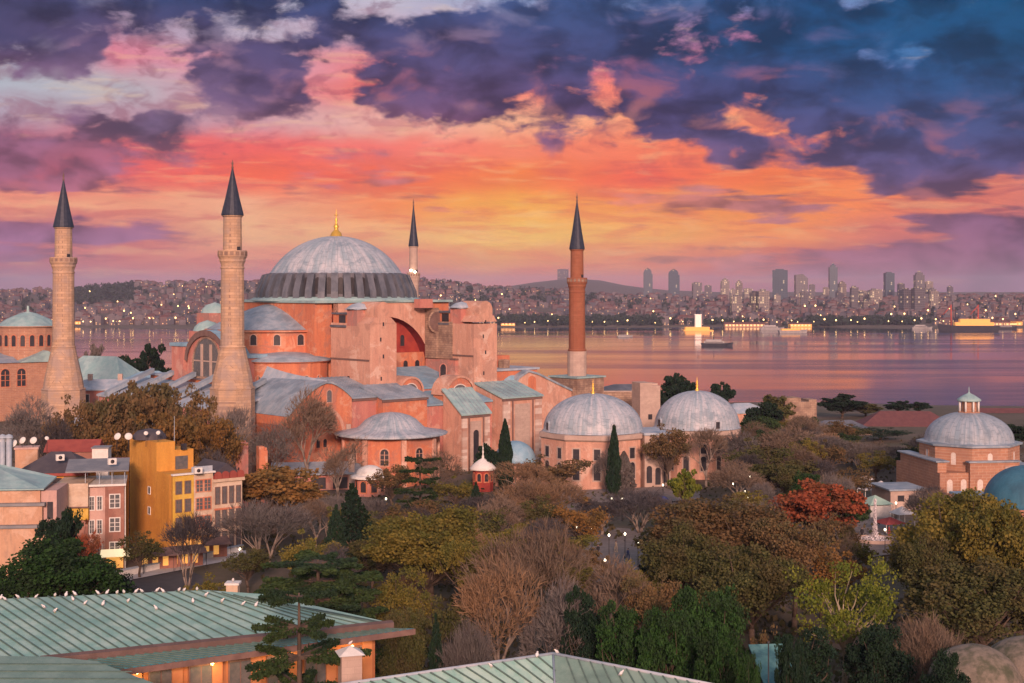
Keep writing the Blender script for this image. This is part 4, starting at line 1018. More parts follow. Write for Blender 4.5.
# baptistery: low octagon with a spreading lead roof
bc = Vector((X_at(391, 303), 303, 0)); lb = to_local(bc)
bp = thing('baptistery', 'low orange octagonal building with a spreading pale lead roof below the buttresses', 'building', bc, TH)
MB().lathe([(10.6, -.5), (10.6, 10.4)], 8, smooth=False, a0=pi / 8, a1=2 * pi + pi / 8).build('wall', PO, bp)
m = MB(); m.lathe([(12.2, 10.3), (12.3, 10.6), (9.8, 11.0), (7.5, 11.5), (6.7, 12.2), (5.6, 13.3), (4.2, 14.1), (2.2, 14.7), (.01, 14.95)], 24, rib=.05, every=3, a0=pi / 8, a1=2 * pi + pi / 8); m.build('roof', MT['dome_pale'], bp)
for k in range(8): MB().box(10.35, 10.85, -.55, .55, -.5, 10.2, rz=pi / 8 + k * pi / 4, c=(0, 0)).build('pilaster', PL, bp)
for k in range(8):
    a = k * pi / 4; p = Vector((9.85 * cos(a), 9.85 * sin(a), 4.6)); window('window', bp, p, (-sin(a), cos(a), 0), 1.7, 3.4, bars=1, mats=('plaster_pale', 'dark'))

# ------------------------------------------------------------------ minarets
def minaret(px, Y, lab, stone, r, bal, tip, cone0, zfl, zoct, rb, base=None):
    X = X_at(px, Y); t = thing('minaret', lab, 'minaret', (X, Y, 0), TH, None)
    zt, zb, zc, zf, zo = Z_at(tip, Y), Z_at(bal, Y), Z_at(cone0, Y), Z_at(zfl, Y), Z_at(zoct, Y)
    sh = MB(); sh.lathe([(rb, zo), (rb * .93, zo + (zf - zo) * .25), (r * 1.10, zf), (r * 1.04, zf + .3), (r, zb - 3), (r * .98, zb)], 16, smooth=False)
    sh.build('shaft', stone, t)
    m = MB(); m.lathe([(rb * 1.12, -1), (rb * 1.06, zo - .3), (rb * 1.09, zo), (rb * 1.0, zo + .35)], 8, smooth=False, a0=pi/8, a1=2*pi+pi/8); m.build('plinth', stone if base is None else base, t)
    MB().lathe([(r * 1.08, zf - .25), (r * 1.2, zf), (r * 1.08, zf + .3)], 16).build('moulding', stone, t); MB().lathe([(r, zb - 2.6), (r * 1.07, zb - 2.4), (r * 1.02, zb - 2.1)], 16).build('moulding', stone, t)
    m = MB(); m.lathe([(r * .99, zb - 1.9), (r * 1.06, zb - 1.2), (r * 1.14, zb - .9), (r * 1.14, zb - .5), (r * 1.25, zb), (r * 1.28, zb + .1), (r * 1.28, zb + 1.35), (r * 1.2, zb + 1.4), (r * 1.2, zb + .2), (r * .9, zb + .2)], 16, smooth=False)
    bl = m.build('balcony', stone, t)
    m = MB()
    for k in range(16):
        a = pi * (k + .5) / 8; m.box(r * 1.26, r * 1.285, -r * .16, r * .16, zb + .3, zb + 1.1, rz=a, c=(0, 0))
    m.build('parapet_panel', MT['old_stone'], bl)
    m = MB(); m.lathe([(r * .83, zb + .2), (r * .80, zc - .5), (r * .9, zc - .3), (r * .9, zc)], 16, smooth=False); m.build('upper_shaft', stone, t)
    m = MB(); m.box(r * .78, r * .86, -.4, .4, zb + .3, zb + 2.2, rz=-pi * .45, c=(0, 0)); m.build('door', MT['dark'], t)
    m = MB(); fz = zc + (zt - zc) * .86; m.lathe([(r * .98, zc - .1), (r * .98, zc + .15), (r * .62, zc + (fz - zc) * .36), (.12, fz)], 16, smooth=False); sp = m.build('spire', MT['spire'], t)
    m = MB(); m.lathe([(.14, fz - .3), (.3, fz), (.12, fz + .4), (.26, fz + .9), (.08, fz + 1.4), (.05, zt)], 8); m.build('finial', MT['gold'] if False else MT['trim_dark'], sp)
    return t
MS = MT['minaret_stone']
minaret(232.5, 300, 'pale stone minaret in front of the mosque, widest and nearest of the four', MS, 2.45, 257, 160, 215, 347, 388, 4.5)
minaret(63.5, 345, 'pale stone minaret at the far left, standing apart from the mosque', MS, 2.55, 263, 172, 227, 347, 389, 4.9)
t3 = minaret(413.5, 421, 'slim pale minaret rising behind the dome, floodlit at its balcony', MT['stone_pale'], 1.55, 277, 199, 246, 340, 380, 3.0)
t4 = minaret(577, 369, 'slender red brick minaret with a stone foot at the right', MT['minaret_brick'], 2.1, 283, 193, 249, 350, 370, 2.35, MT['stone_pale'])
m = MB(); zf, zo = Z_at(352, 369), Z_at(376, 369); m.lathe([(2.17, zf + .3), (2.5, zf + .2), (2.5, zo), (3.2, zo - .3)], 16, smooth=False); m.build('stone_collar', MT['stone_pale'], t4)
m = MB(); m.box(-5, 5, -5, 5, Z_at(398, 369) - 12, Z_at(377, 369)); m.build('plinth_block', MT['old_stone'], t4)
m = MB(); m.box(-5.4, 5.4, -5.4, 5.4, Z_at(377, 369), Z_at(375.5, 369)); m.build('lead_ledge', MT['lead_green'], t4)
m = MB(); m.lathe([(.01, -.45), (.4, -.2), (.4, .2), (.01, .45)], 8, (-1.9, -1.2, Z_at(270.5, 421))); m.lathe([(.01, -.4), (.36, -.2), (.36, .2), (.01, .4)], 8, (-1.0, -2.0, Z_at(272, 421))); m.build('floodlight', MT['lamp'], t3)

# ------------------------------------------------------------------ domed tombs, bath and other buildings of the park
def dome_profile(r, h, z0, n=10):
    return [(r * cos(a * pi / 2), z0 + h * sin(a * pi / 2)) for a in [i / n for i in range(n)]] + [(.01, z0 + h)]
def finial(t, z, s=1.0, m_='gold'):
    MB().lathe([(.55 * s, z - .2), (.5 * s, z + .3), (.2 * s, z + .7), (.42 * s, z + 1.2), (.15 * s, z + 1.6), (.28 * s, z + 2.0), (.07 * s, z + 2.4), (.05 * s, z + 3.2)], 10).build('finial', MT[m_], t)
def domed_tomb(px, Y, r, zb, h, lab, seg, drum_r, wall, lead, rows_, cornice=MT['stone_pale'], nwin=8, dorm=True):
    X = X_at(px, Y); t = thing('domed_tomb', lab, 'tomb', (X, Y, 0), radians(12))
    MB().lathe([(drum_r, -1), (drum_r, zb - 1.4)], seg, smooth=False).build('wall', wall, t)
    MB().lathe([(drum_r, zb - 1.5), (drum_r + .5, zb - 1.1), (drum_r + .5, zb - .2), (r, zb)], seg, smooth=False).build('cornice', cornice, t)
    m = MB(); m.lathe([(r + .25, zb - .05)] + dome_profile(r, h, zb + .1, 14), 72, rib=.05, every=3); d = m.build('dome', lead, t)
    finial(t, zb + h, .9)
    for k in range(seg):
        a = 2 * pi * (k + .5) / seg; rr = drum_r * cos(pi / seg); u = Vector((-sin(a), cos(a), 0))
        for z, w, hh in rows_:
            for s_ in ((-.25, .25) if seg <= 8 else (0,)):
                p = Vector((rr * cos(a), rr * sin(a), z)) + u * (s_ * 2 * drum_r * sin(pi / seg))
                window('window', t, p, u, w, hh, bars=0, round_=(hh > 2.6), mats=('stone_pale', 'dark'), frame=.28)
    if dorm:
        for a in (-pi * .45, pi * .05, pi * .55, pi * 1.05):
            m = MB(Matrix.Rotation(a, 4, 'Z')); m.box(r * .86, r * 1.0, -.75, .75, zb, zb + 1.6); m.prism([(r * .86, .75 * cos(pi * i / 6), zb + 1.6 + .75 * sin(pi * i / 6)) for i in range(7)], (r * .14, 0, 0)); m.build('dormer', lead, t)
            MB(Matrix.Rotation(a, 4, 'Z')).box(r * 1.0, r * 1.004, -.45, .45, zb + .4, zb + 1.9).build('dormer_window', MT['dark'], t)
    return t
t = domed_tomb(593, 300, 10.6, 11.4, 7.7, 'larger pale tomb with a wide grey dome, beside the tall cypress', 8, 11.4, MT['plaster_pale'], MT['dome_pale'], ((6.2, 1.3, 2.2), (2.0, 1.4, 3.4)))
m = MB(); m.box(8.6, 14.2, -9.4, 2.0, -1, 11.0); p = m.build('porch', MT['stone_pale'], t)
m = MB(); m.box(8.4, 14.6, -9.8, 2.3, 11.0, 11.5); m.build('porch_roof', MT['lead_pale'], p)
for k in range(3): window('window', p, (9.6 + 1.9 * k, -9.42, 1.0 if k != 1 else .6), SOUTH, 1.2, 3.6, bars=0, mats=('stone_pale', 'dark')); window('window', p, (9.6 + 1.9 * k, -9.42, 6.6), SOUTH, 1.0, 2.0, bars=0, round_=False, mats=('stone_pale', 'dark'))
domed_tomb(697, 315, 9.5, 10.6, 8.0, 'pale tomb with a steep round grey dome, right of the larger tomb', 8, 9.9, MT['plaster_pale'], MT['dome_pale'], ((5.6, 1.2, 2.0), (1.8, 1.2, 3.2)))
t = thing('small_dome_house', 'small low pale-domed building half hidden by brown trees below the banded buttress', 'building', (X_at(515, 297), 297, 0))
MB().lathe([(4.6, -1), (4.6, 4.6), (5.0, 4.8), (5.0, 5.1)], 16, smooth=False).build('wall', MT['plaster_pale'], t); MB().lathe([(4.9, 5.1)] + dome_profile(4.4, 4.2, 5.2), 32, rib=.05).build('dome', MT['lead_blue'], t)
t = thing('kiosk', 'small red kiosk with a pale cone roof and finial', 'kiosk', (X_at(483, 288), 288, 0))
MB().lathe([(2.1, -1), (2.1, 4.6)], 8, smooth=False).build('wall', MT['plaster_red'], t); MB().lathe([(2.7, 4.5), (2.75, 4.8), (1.9, 5.7), (.8, 6.5), (.01, 6.9)], 16).build('roof', MT['white'], t); finial(t, 6.9, .5, 'white')
for k in range(8):
    a = pi / 8 + k * pi / 4; window('window', t, (1.95 * cos(a), 1.95 * sin(a), 2.2), (-sin(a), cos(a), 0), .8, 1.6, bars=0, mats=('plaster_orange', 'dark'))
t = thing('fountain_house', 'low octagonal fountain house with a white lead dome, left of the red kiosk', 'kiosk', (X_at(370, 283), 283, 0))
MB().lathe([(3.0, -1), (3.0, 3.6)], 8, smooth=False).build('wall', MT['plaster_pink'], t); MB().lathe([(3.9, 3.5), (3.9, 3.9), (3.0, 4.1)] + dome_profile(2.8, 1.9, 4.1), 24, rib=.04).build('roof', MT['white'], t)
for k in range(8):
    a = pi / 8 + k * pi / 4; window('window', t, (2.79 * cos(a), 2.79 * sin(a), .8), (-sin(a), cos(a), 0), 1.2, 2.2, bars=0, mats=('plaster_orange', 'dark'))
t = thing('shed', 'long low shed with a grey lead roof and dark openings below the orange wing', 'shed', (X_at(318, 292), 292, 0), radians(10))
MB().box(-9, 9, -2.5, 2.5, -.5, 3.4).build('wall', MT['plaster_pink'], t)
MB().prism([(-9.6, -3.4, 3.2), (-9.6, 3.2, 4.9), (-9.6, 3.2, 5.2), (-9.6, -3.4, 3.5)], (19.2, 0, 0)).build('roof', MT['lead'], t)
for x in (-6, -1.5, 3): MB().box(x, x + 3, -2.56, -2.4, .2, 2.6).build('opening', MT['dark'], t)
MB().box(6.2, 7.4, -3, -1.8, 0, 7.2).build('chimney', MT['stone_pale'], t)
for i, (px, w, top, Y, lab, mm, tilt) in enumerate([(242, 11, 441, 268, 'broken pink masonry pier left of a taller orange one', PP, -.6), (262, 11, 446, 262, 'orange lit masonry pier standing alone among bare trees', PO, .5), (646, 27, 382, 350, 'square pale stone tower with weathered top between the two tombs', MT['stone_pale'], .3)]):
    X = X_at(px, Y); hw = w / F * Y / 2; z = Z_at(top, Y); t = thing('ruined_pier' if i < 2 else 'stone_tower', lab, 'ruin' if i < 2 else 'tower', (X, Y, 0), tilt)
    hw *= .8; m = MB(); m.box(-hw, hw, -hw, hw, -1, z - .8); m.box(-hw, hw * .2, -hw, hw, z - .8, z); m.box(hw * .2, hw, -hw * .4, hw, z - .8, z - .3); m.build('wall', mm, t)
    MB().box(-hw * .2, hw * .2, -hw - .05, -hw + .2, z * .5, z * .5 + 1.3).build('opening', MT['dark'], t)
# garden walls near the brick minaret and behind the tombs
for a, b, Y, zt, lab in [((600, 384), (650, 384), 372, 12.5, 'long grey garden wall between the brick minaret and the stone tower')]:
    x0, x1 = X_at(a[0], Y), X_at(b[0], Y); t = thing('garden_wall', lab, 'wall', (x0, Y, 0)); MB().box(0, x1 - x0, 0, 1, 0, Z_at(392, Y)).build('wall', MT['old_stone'], t); MB().box(-.2, x1 - x0 + .2, -.2, 1.2, Z_at(392, Y), Z_at(391, Y)).build('coping', MT['stone_pale'], t)

# brick bath house at the right
bx, by = X_at(969, 278), 278.0
t = thing('bath_house', 'brick bath house with a grey dome and a small columned lantern', 'bath house', (bx, by, 0), radians(8))
br_ = MT['brick']
MB().lathe([(9.5, -1), (9.5, 11.0)], 8, smooth=False, a0=pi / 8, a1=2 * pi + pi / 8).build('drum', br_, t)
MB().lathe([(9.5, 10.9), (10.1, 11.1), (10.1, 11.45), (8.6, 11.7)], 8, smooth=False, a0=pi / 8, a1=2 * pi + pi / 8).build('eave', MT['lead'], t)
d = MB().lathe([(8.7, 11.55)] + dome_profile(8.5, 5.6, 11.7, 14), 64, rib=.07, every=3).build('dome', MT['dome_grey'], t)
ln = MB().lathe([(2.2, 16.8), (2.2, 17.3), (1.5, 17.35), (1.5, 19.4)], 8, smooth=False).build('lantern', MT['brick'], t)
for k in range(8):
    a = 2 * pi * k / 8; MB().tube((1.9 * cos(a), 1.9 * sin(a), 17.3), (1.9 * cos(a), 1.9 * sin(a), 19.5), .2, seg=6).build('column', MT['white'], ln)
MB().lathe([(2.3, 19.4), (2.35, 19.65), (1.9, 20.0), (1.0, 20.6), (.3, 20.9), (.1, 21.2), (.05, 22.2)], 12).build('lantern_cap', MT['lead_green'], ln)
MB().box(-10.4, 12.2, -9.2, 11, -1, 6.4).box(-10.4, -8.6, -8.2, 9, 6.4, 8.4).box(-4.6, 5.2, -9.9, -8.6, 6.4, 8.4).box(-4.6, 5.2, -9.9, -9.2, -1, 6.4).build('wall', br_, t)
for x0, x1, y0, y1, z in ((-10.9, -8.2, -8.7, 9.5, 8.4), (-5.0, 5.6, -10.3, -8.7, 8.4), (8.4, 12.7, -9.6, 11, 6.42)):
    MB().prism([(x0, y0, z), (x1, y0, z), (x1, y0, z + .25), (x0, y0, z + .25)], (0, y1 - y0, 0)).build('lead_ledge', MT['lead'], t)
for x, yy in ((-8.4, -9.22), (-5.6, -9.22), (-2.6, -9.92), (0.4, -9.92), (7.4, -9.22), (10.2, -9.22)): window('window', t, (x, yy, 2.6), SOUTH, 1.15, 2.6, bars=0, mats=('brick', 'window_white'), frame=.3)
for k in range(8):
    a = k * pi / 4; rr = 9.5 * cos(pi / 8)
    window('window', t, (rr * cos(a), rr * sin(a), 7.6), (-sin(a), cos(a), 0), 1.0, 2.4, bars=0, mats=('brick', 'window_white'), frame=.3)
MB().box(2.4, 4.4, -10.1, -9.85, 0, 7.6).build('pale_pier', MT['stone_pale'], t)
t = thing('annex', 'low stone annex left of the brick bath house with small dark windows', 'building', (X_at(897, 268), 268, 0), radians(8))
MB().box(-3, 4, -4, 5, -1, 3.6).build('wall', MT['stone_pale'], t); MB().box(-3.4, 4.4, -4.4, 5.4, 3.6, 3.9).build('roof', MT['lead'], t)
for x in (-1.6, .6): MB().box(x, x + 1.3, -4.06, -3.9, 1.6, 2.7).build('window', MT['dark'], t)
# teal dome at the right edge
t = thing('teal_dome_house', 'teal lead dome cut off by the right edge, in front of the brick bath', 'dome', (X_at(1026, 236), 236, 0))
MB().lathe([(7.2, -1), (7.2, 5.0), (7.7, 5.2), (7.7, 5.5)], 24, smooth=False).build('wall', br_, t); MB().lathe([(7.4, 5.5)] + dome_profile(6.9, 6.3, 5.6, 12), 48, rib=.06, every=3).build('dome', MT['lead_teal'], t)
t = thing('low_roof', 'flat teal lead roof between the brick bath and the teal dome', 'building', (X_at(985, 258), 258, 0), radians(8))
MB().box(-5, 4, -3, 3, -1, 3.6).build('wall', br_, t); MB().box(-5.4, 4.4, -3.4, 3.4, 3.6, 4.0).build('roof', MT['lead_blue'], t)
# brown domes in the corner
dom = mat('weathered_render', (0.24, 0.20, 0.16), (0.14, 0.125, 0.10), 0.9, 0.95, 0.8, (0.075, 0.085, 0.05), 0.45, 0.9)
for px, top, Y, r, lab in [(975, 645, 128, 4.3, 'weathered brown dome at the bottom right, nearer the middle'), (1030, 637, 131, 5.0, 'weathered brown dome cut off by the right bottom corner')]:
    z = Z_at(top, Y); X = X_at(px, Y); t = thing('stone_dome', lab, 'dome', (X, Y, 0))
    MB().lathe([(r * 1.06, -1), (r * 1.06, z - r * .95), (r * 1.0, z - r * .9)], 24).build('wall', dom, t); MB().lathe(dome_profile(r, r * .92, z - r * .92, 12), 40).build('dome', dom, t)

# old domed church and palace roofs at the far left
bx, by = X_at(28, 455), 455.0
t = thing('old_church', 'old brick church with a low lead dome behind the leftmost minaret', 'church', (bx, by, 0), radians(36))
def zt_(py, Y=450): return Z_at(py, Y)
MB().lathe([(9.2, 0), (9.2, zt_(328)), (9.9, zt_(327)), (9.9, zt_(326))], 20, smooth=False).build('drum', br_, t)
MB().lathe([(9.8, zt_(326)), (6.5, zt_(319)), (2.5, zt_(313.5)), (.4, zt_(312)), (.3, zt_(306))], 40, rib=.08, every=2).build('dome', MT['lead_green'], t)
for k in range(20):
    a = 2 * pi * (k + .5) / 20; window('window', t, (9.12 * cos(a), 9.12 * sin(a), zt_(346)), (-sin(a), cos(a), 0), 1.4, 3.6, bars=0, mats=('plaster_orange', 'dark'))
MB().box(-14, 22, -13, 13, 0, zt_(361)).build('nave', br_, t)
MB().prism([(-14.6, -13.6, zt_(361)), (-14.6, 13.6, zt_(361)), (-14.6, 0, zt_(352))], (8, 0, 0)).build('nave_roof', MT['lead'], t)
MB().prism([(-6.6, -13.6, zt_(361)), (10, -13.6, zt_(361)), (2, -13.6, zt_(350))], (0, 27, 0)).build('cross_roof', MT['lead_green'], t)
for x in (-11, -6, 6, 13): window('window', t, (x, -13.02, zt_(384)), SOUTH, 2.6, 5.5, bars=1, mats=('plaster_orange', 'dark'))
for y in (-8, 0, 8): window('window', t, (-14.02, y, zt_(386)), WEST, 2.8, 6.5, bars=1, mats=('plaster_orange', 'dark'))
def gable_house(px, Y, w, d, ze, zr, rz, lab, wallm, roofm, cat='building', nm='palace_house', wins=4, chim=0, hip=True):
    X = X_at(px, Y); t = thing(nm, lab, cat, (X, Y, 0), rz)
    MB().box(-w / 2, w / 2, -d / 2, d / 2, -12, ze).build('wall', wallm, t)
    e = .6; m = MB(); i = d * .5 if hip else -e
    V = [(-w/2-e, -d/2-e, ze), (w/2+e, -d/2-e, ze), (w/2+e, d/2+e, ze), (-w/2-e, d/2+e, ze), (-w/2+i, 0, zr), (w/2-i, 0, zr)]
    V2 = [(x, y, z - .3) for x, y, z in V[:4]]
    m.add(V + V2, [(0, 1, 5, 4), (2, 3, 4, 5), (1, 2, 5), (3, 0, 4), (9, 8, 7, 6), (0, 6, 7, 1), (1, 7, 8, 2), (2, 8, 9, 3), (3, 9, 6, 0)]); r = m.build('roof', roofm, t)
    for k in range(chim): MB().box(-w * .3 + k * w * .3, -w * .3 + k * w * .3 + 1.2, -.6, .6, (ze + zr) / 2, zr + 1.4).build('chimney', MT['stone_pale'], r)
    for k in range(wins):
        x = -w / 2 + w * (k + .5) / wins; window('window', t, (x, -d / 2 - .02, ze - 3.4), SOUTH, 1.2, 2.1, bars=0, round_=False, mats=('window_white', 'dark'), frame=.15)
    return t
gable_house(100, 410, 24, 12, Z_at(378, 410), Z_at(356, 410), radians(-22), 'greenish lead roofed hall right behind the leftmost minaret', PP, MT['lead_green'], chim=0)
gable_house(118, 375, 26, 9, Z_at(388, 375), Z_at(379, 375), radians(8), 'long low house with pale lead roof between the two front minarets', PP, MT['lead_pale'], chim=2, wins=7)
gable_house(150, 400, 16, 11, Z_at(383, 400), Z_at(371, 400), radians(30), 'bluish lead hipped roof in front of the dark round tree', PP, MT['lead_blue'])
gable_house(112, 420, 7, 5, Z_at(372, 420), Z_at(369, 420), 0, 'small white chimneyed house peeping over the greenish hall', MT['white'], MT['lead_pale'], chim=2, wins=2)
# walls and roofs by the sea at the right
redroof = mat('old_red_tiles', (0.13, 0.055, 0.06), (0.17, 0.07, 0.07), 0.8, 0.9, 0.3)
gable_house(905, 430, 27, 12, Z_at(424, 430), Z_at(411, 430), radians(-4), 'long hall with a purplish red tiled roof near the water', MT['plaster_pale'], redroof, 'hall', 'long_hall', 8)
gable_house(545+0, 408, 10, 7, 9, 11.5, .2, 'small palace outbuilding behind the larger tomb', MT['stone_pale'], MT['lead'], wins=3)
gable_house(628, 400, 15, 7, Z_at(389, 400), Z_at(384, 400), .1, 'low grey roofed house seen between the brick minaret and stone tower', MT['stone_pale'], MT['lead_mid'], wins=4)
gable_house(742, 420, 14, 9, Z_at(411, 420), Z_at(403, 420), .3, 'pale pink house between the steep tomb dome and the ivy ruin', MT['plaster_pale'], MT['lead_pale'], wins=3)
gable_house(838, 400, 18, 10, Z_at(430, 400), Z_at(420, 400), .15, 'grey roofed house among bare trees left of the red tiled hall', MT['stone_pale'], MT['lead_mid'], wins=4)
gable_house(1005, 480, 26, 10, Z_at(415, 480), Z_at(408, 480), -.1, 'stone house by the water right of the bath dome', MT['old_stone'], redroof, wins=5)
t = thing('ivy_ruin', 'ruined stone wall tower overgrown with ivy before the sea', 'ruin', (X_at(797, 420), 420, 0), .2)
MB().box(-5, 5, -3, 3, -6, Z_at(401, 420)).box(-5, 0, -3, 3, Z_at(401, 420), Z_at(397, 420)).box(2.5, 5, -3, 3, Z_at(401, 420), Z_at(399, 420)).build('wall', MT['old_stone'], t)

# ------------------------------------------------------------------ the street of small hotels at the left
ochre = plaster('ochre_paint', (0.66, 0.34, 0.075), (0.58, 0.28, 0.06), (0.44, 0.20, 0.06), (0.54, 0.25, 0.06), (0.70, 0.38, 0.09))
yellow = plaster('yellow_paint', (0.68, 0.43, 0.07), (0.62, 0.38, 0.06), (0.46, 0.29, 0.08), (0.56, 0.36, 0.09), (0.7, 0.5, 0.14)); cream = plaster('cream_paint', (0.62, 0.48, 0.35), (0.55, 0.41, 0.30), (0.40, 0.31, 0.25), (0.48, 0.36, 0.27), (0.68, 0.56, 0.44))
rose = plaster('rose_paint', (0.60, 0.40, 0.34), (0.52, 0.34, 0.30), (0.38, 0.26, 0.24), (0.46, 0.31, 0.27), (0.64, 0.47, 0.41)); brownred = plaster('brown_red_paint', (0.34, 0.165, 0.125), (0.29, 0.14, 0.11), (0.2, 0.11, 0.09), (0.26, 0.14, 0.11), (0.40, 0.22, 0.17))
peach = plaster('peach_render', (0.60, 0.38, 0.25), (0.54, 0.32, 0.21), (0.36, 0.25, 0.19), (0.45, 0.29, 0.21), (0.66, 0.46, 0.34))
tiles = mat('red_tin_roof', (0.34, 0.08, 0.06), (0.27, 0.06, 0.05), .8, .7); greyroof = mat('grey_tin_roof', (0.20, 0.21, 0.23), (0.28, 0.28, 0.29), .5, .6); darkroof = mat('dark_slate_roof', (0.065, 0.06, 0.075), (0.09, 0.08, 0.09), .7, .7)
litwin = glow('lit_room', (1.0, 0.50, 0.12), 0.45); litwhite = glow('lit_shopfront', (1.0, 0.82, 0.5), 0.7)
def rect_win(par, o, u, w, h, glass='glass', frame='white', bars=1):
    return window('window', par, o, u, w, h, bars=bars, round_=False, frame=.14, mats=(frame, glass), depth=.1, out=.08)
A0 = radians(38)
def corner(px, Y, z=0): return (X_at(px, Y), Y, z)
DEP = Vector((0, -1, 0))
# ochre hotel
t = thing('ochre_hotel', 'tall ochre hotel with a blank side wall, roof terrace and dark tank room on top', 'hotel', corner(173, 215), A0)
MB().box(0, 6.6, 0, 16.4, -1, 13.0).build('front_block', [ochre], t)
MB().box(-.05, 3.4, -.06, 0, 3.4, 13.0).build('yellow_front', yellow, t); MB().box(3.45, 6.65, -.06, 0, 3.4, 13.0).build('cream_front', cream, t)
tb = MB().box(-.08, .02, 1.0, 16.4, 0, 13.1).box(.02, 3.0, 5.9, 16.4, 13.0, 17.6).box(-.08, .02, 5.9, 16.4, 13.1, 17.6).build('stair_block', ochre, t)
MB().box(3.02, 6.2, 6, 10.8, 13.0, 16.2).build('penthouse', ochre, t)
MB().box(-.25, 6.95, -.4, 0.2, 13.0, 13.25).box(6.6, 6.95, .2, 11, 13.0, 13.25).build('terrace_cornice', MT['white'], t)
MB().box(3.1, 6.6, .0, .1, 13.25, 14.1).build('terrace_rail', MT['lead_pale'], t)
MB().box(3.1, 5.2, 5.9, 5.99, 13.1, 15.2).build('terrace_glass', MT['glass'], t)
MB().lathe([(2.7, 17.4), (2.6, 18.0), (1.9, 18.7), (.01, 19.1)], 12, (1.4, 12.0, 0.2)).build('tank_room_roof', darkroof, t)
MB().tube((3.4, 7, 16), (3.4, 7, 21.5), .07, .04, 5).build('mast', MT['lead_pale'], t)
MB().box(4.0, 4.8, 5.4, 6, 16.2, 17.1).build('air_unit', MT['dark'], t)
for z in (4.8, 8.0, 10.9) if False else (6.4, 9.6):
    rect_win(t, (-.1, 8.6, z - .3), DEP, .75, 1.0, 'dark', 'white', 0)
for z in (4.6, 7.4, 10.2):
    for x in (.9, 2.4): rect_win(t, (x, -.08, z), SOUTH, .8, 1.75, 'glass', 'trim_dark', 1)
    for x in (4.35, 5.7): rect_win(t, (x, -.08, z), SOUTH, 1.05, 1.75, 'glass', 'plaster_orange', 1)
for x in (.5, 1.9, 3.6, 5.1): MB().box(x, x + 1.1, -.05, .05, .6, 2.9).build('lit_shopfront', litwin, t)
# cream hotel with the red parapet
t = thing('cream_hotel', 'narrow cream hotel with a scalloped dark red parapet', 'hotel', Vector(corner(173, 215)) + Vector((cos(A0), sin(A0), 0)) * 6.75, A0)
MB().box(0, 5.0, .1, 9, -1, 11.4).build('wall', cream, t)
MB().box(-.15, 5.3, -.25, 9.2, 11.4, 11.9).build('cornice', cream, t)
m = MB()
for k in range(4): m.prism([(.1 + 1.3 * k + .6 + u, -.3, 11.9 + v) for u, v in arch_pts(1.2, 1.15, 8)], (0, .3, 0))
m.box(-.1, 5.3, 0.01, 9, 11.9, 12.4); m.build('parapet', tiles, t)
MB().prism([(0.2, .5, 12.4), (4.8, .5, 12.4), (2.5, .5, 14.2)], (0, 8, 0)).build('roof', darkroof, t)
for z in (1.0, 4.4, 8.0):
    for k in range(4): rect_win(t, (.75 + 1.2 * k, .08, z), SOUTH, .62, 2.5, 'glass', 'trim_dark', 1)
MB().box(.2, 4.9, -.12, .1, 7.0, 7.25).build('string_course', MT['plaster_orange'], t)
# rose and brown-red house
B0 = radians(14)
t = thing('rose_house', 'rose and brown red house with white windows and a roof terrace', 'house', corner(105, 208), B0)
MB().box(0, 2.75, 0, 10, -1, 12.4).build('brown_front', brownred, t)
MB().box(-2.6, -.01, .5, 10, -1, 12.4).build('rose_front', rose, t)
for z in (2.6, 6.2, 9.7): rect_win(t, (1.4, -.02, z - .5), SOUTH, 1.35, 1.9)
for z in (1.8, 5.4, 8.9):
    for x in (-1.9, -.8): rect_win(t, (x, .48, z), SOUTH, .6, 1.9)
MB().box(-3.0, 3.0, -.2, 10, 12.4, 12.7).build('terrace_floor', MT['white'], t)
m = MB(); [m.tube((x, y, 12.7), (x, y, 14.6), .06, seg=4) for x in (-2.8, -.8, 1, 2.8) for y in (0, 6)]; m.build('canopy_post', MT['lead_pale'], t)
MB().prism([(-5.6, -.6, 14.6), (3.4, -.6, 14.6), (3.4, -.6, 14.8), (-5.6, -.6, 14.8)], (0, 8, .9)).build('canopy', greyroof, t)
MB().box(2.76, 2.95, .5, 1, 0, 13).build('drainpipe', MT['white'], t)
MB().prism([(-.6, -2.6, 2.3), (3.6, -2.6, 2.3), (3.6, -.1, 2.9), (-.6, -.1, 2.9)], (0, 0, .12)).build('lit_awning', litwhite, t); MB().box(.2, 2.6, -.06, .0, .2, 2.2).build('lit_shopfront', litwin, t)
t = thing('ochre_annex', 'slim ochre annex squeezed between the rose house and ochre hotel', 'building', corner(119, 216), B0)
MB().box(-1.5, 1.3, 2.5, 6, -1, 14.6).build('wall', ochre, t); MB().box(-1.7, 1.4, 2.2, 6, 14.6, 15.0).build('roof_edge', tiles, t)
for z in (3, 6.6, 10.2): MB().box(.1, .9, 2.42, 2.55, z, z + 1.8).build('window', MT['dark'], t)
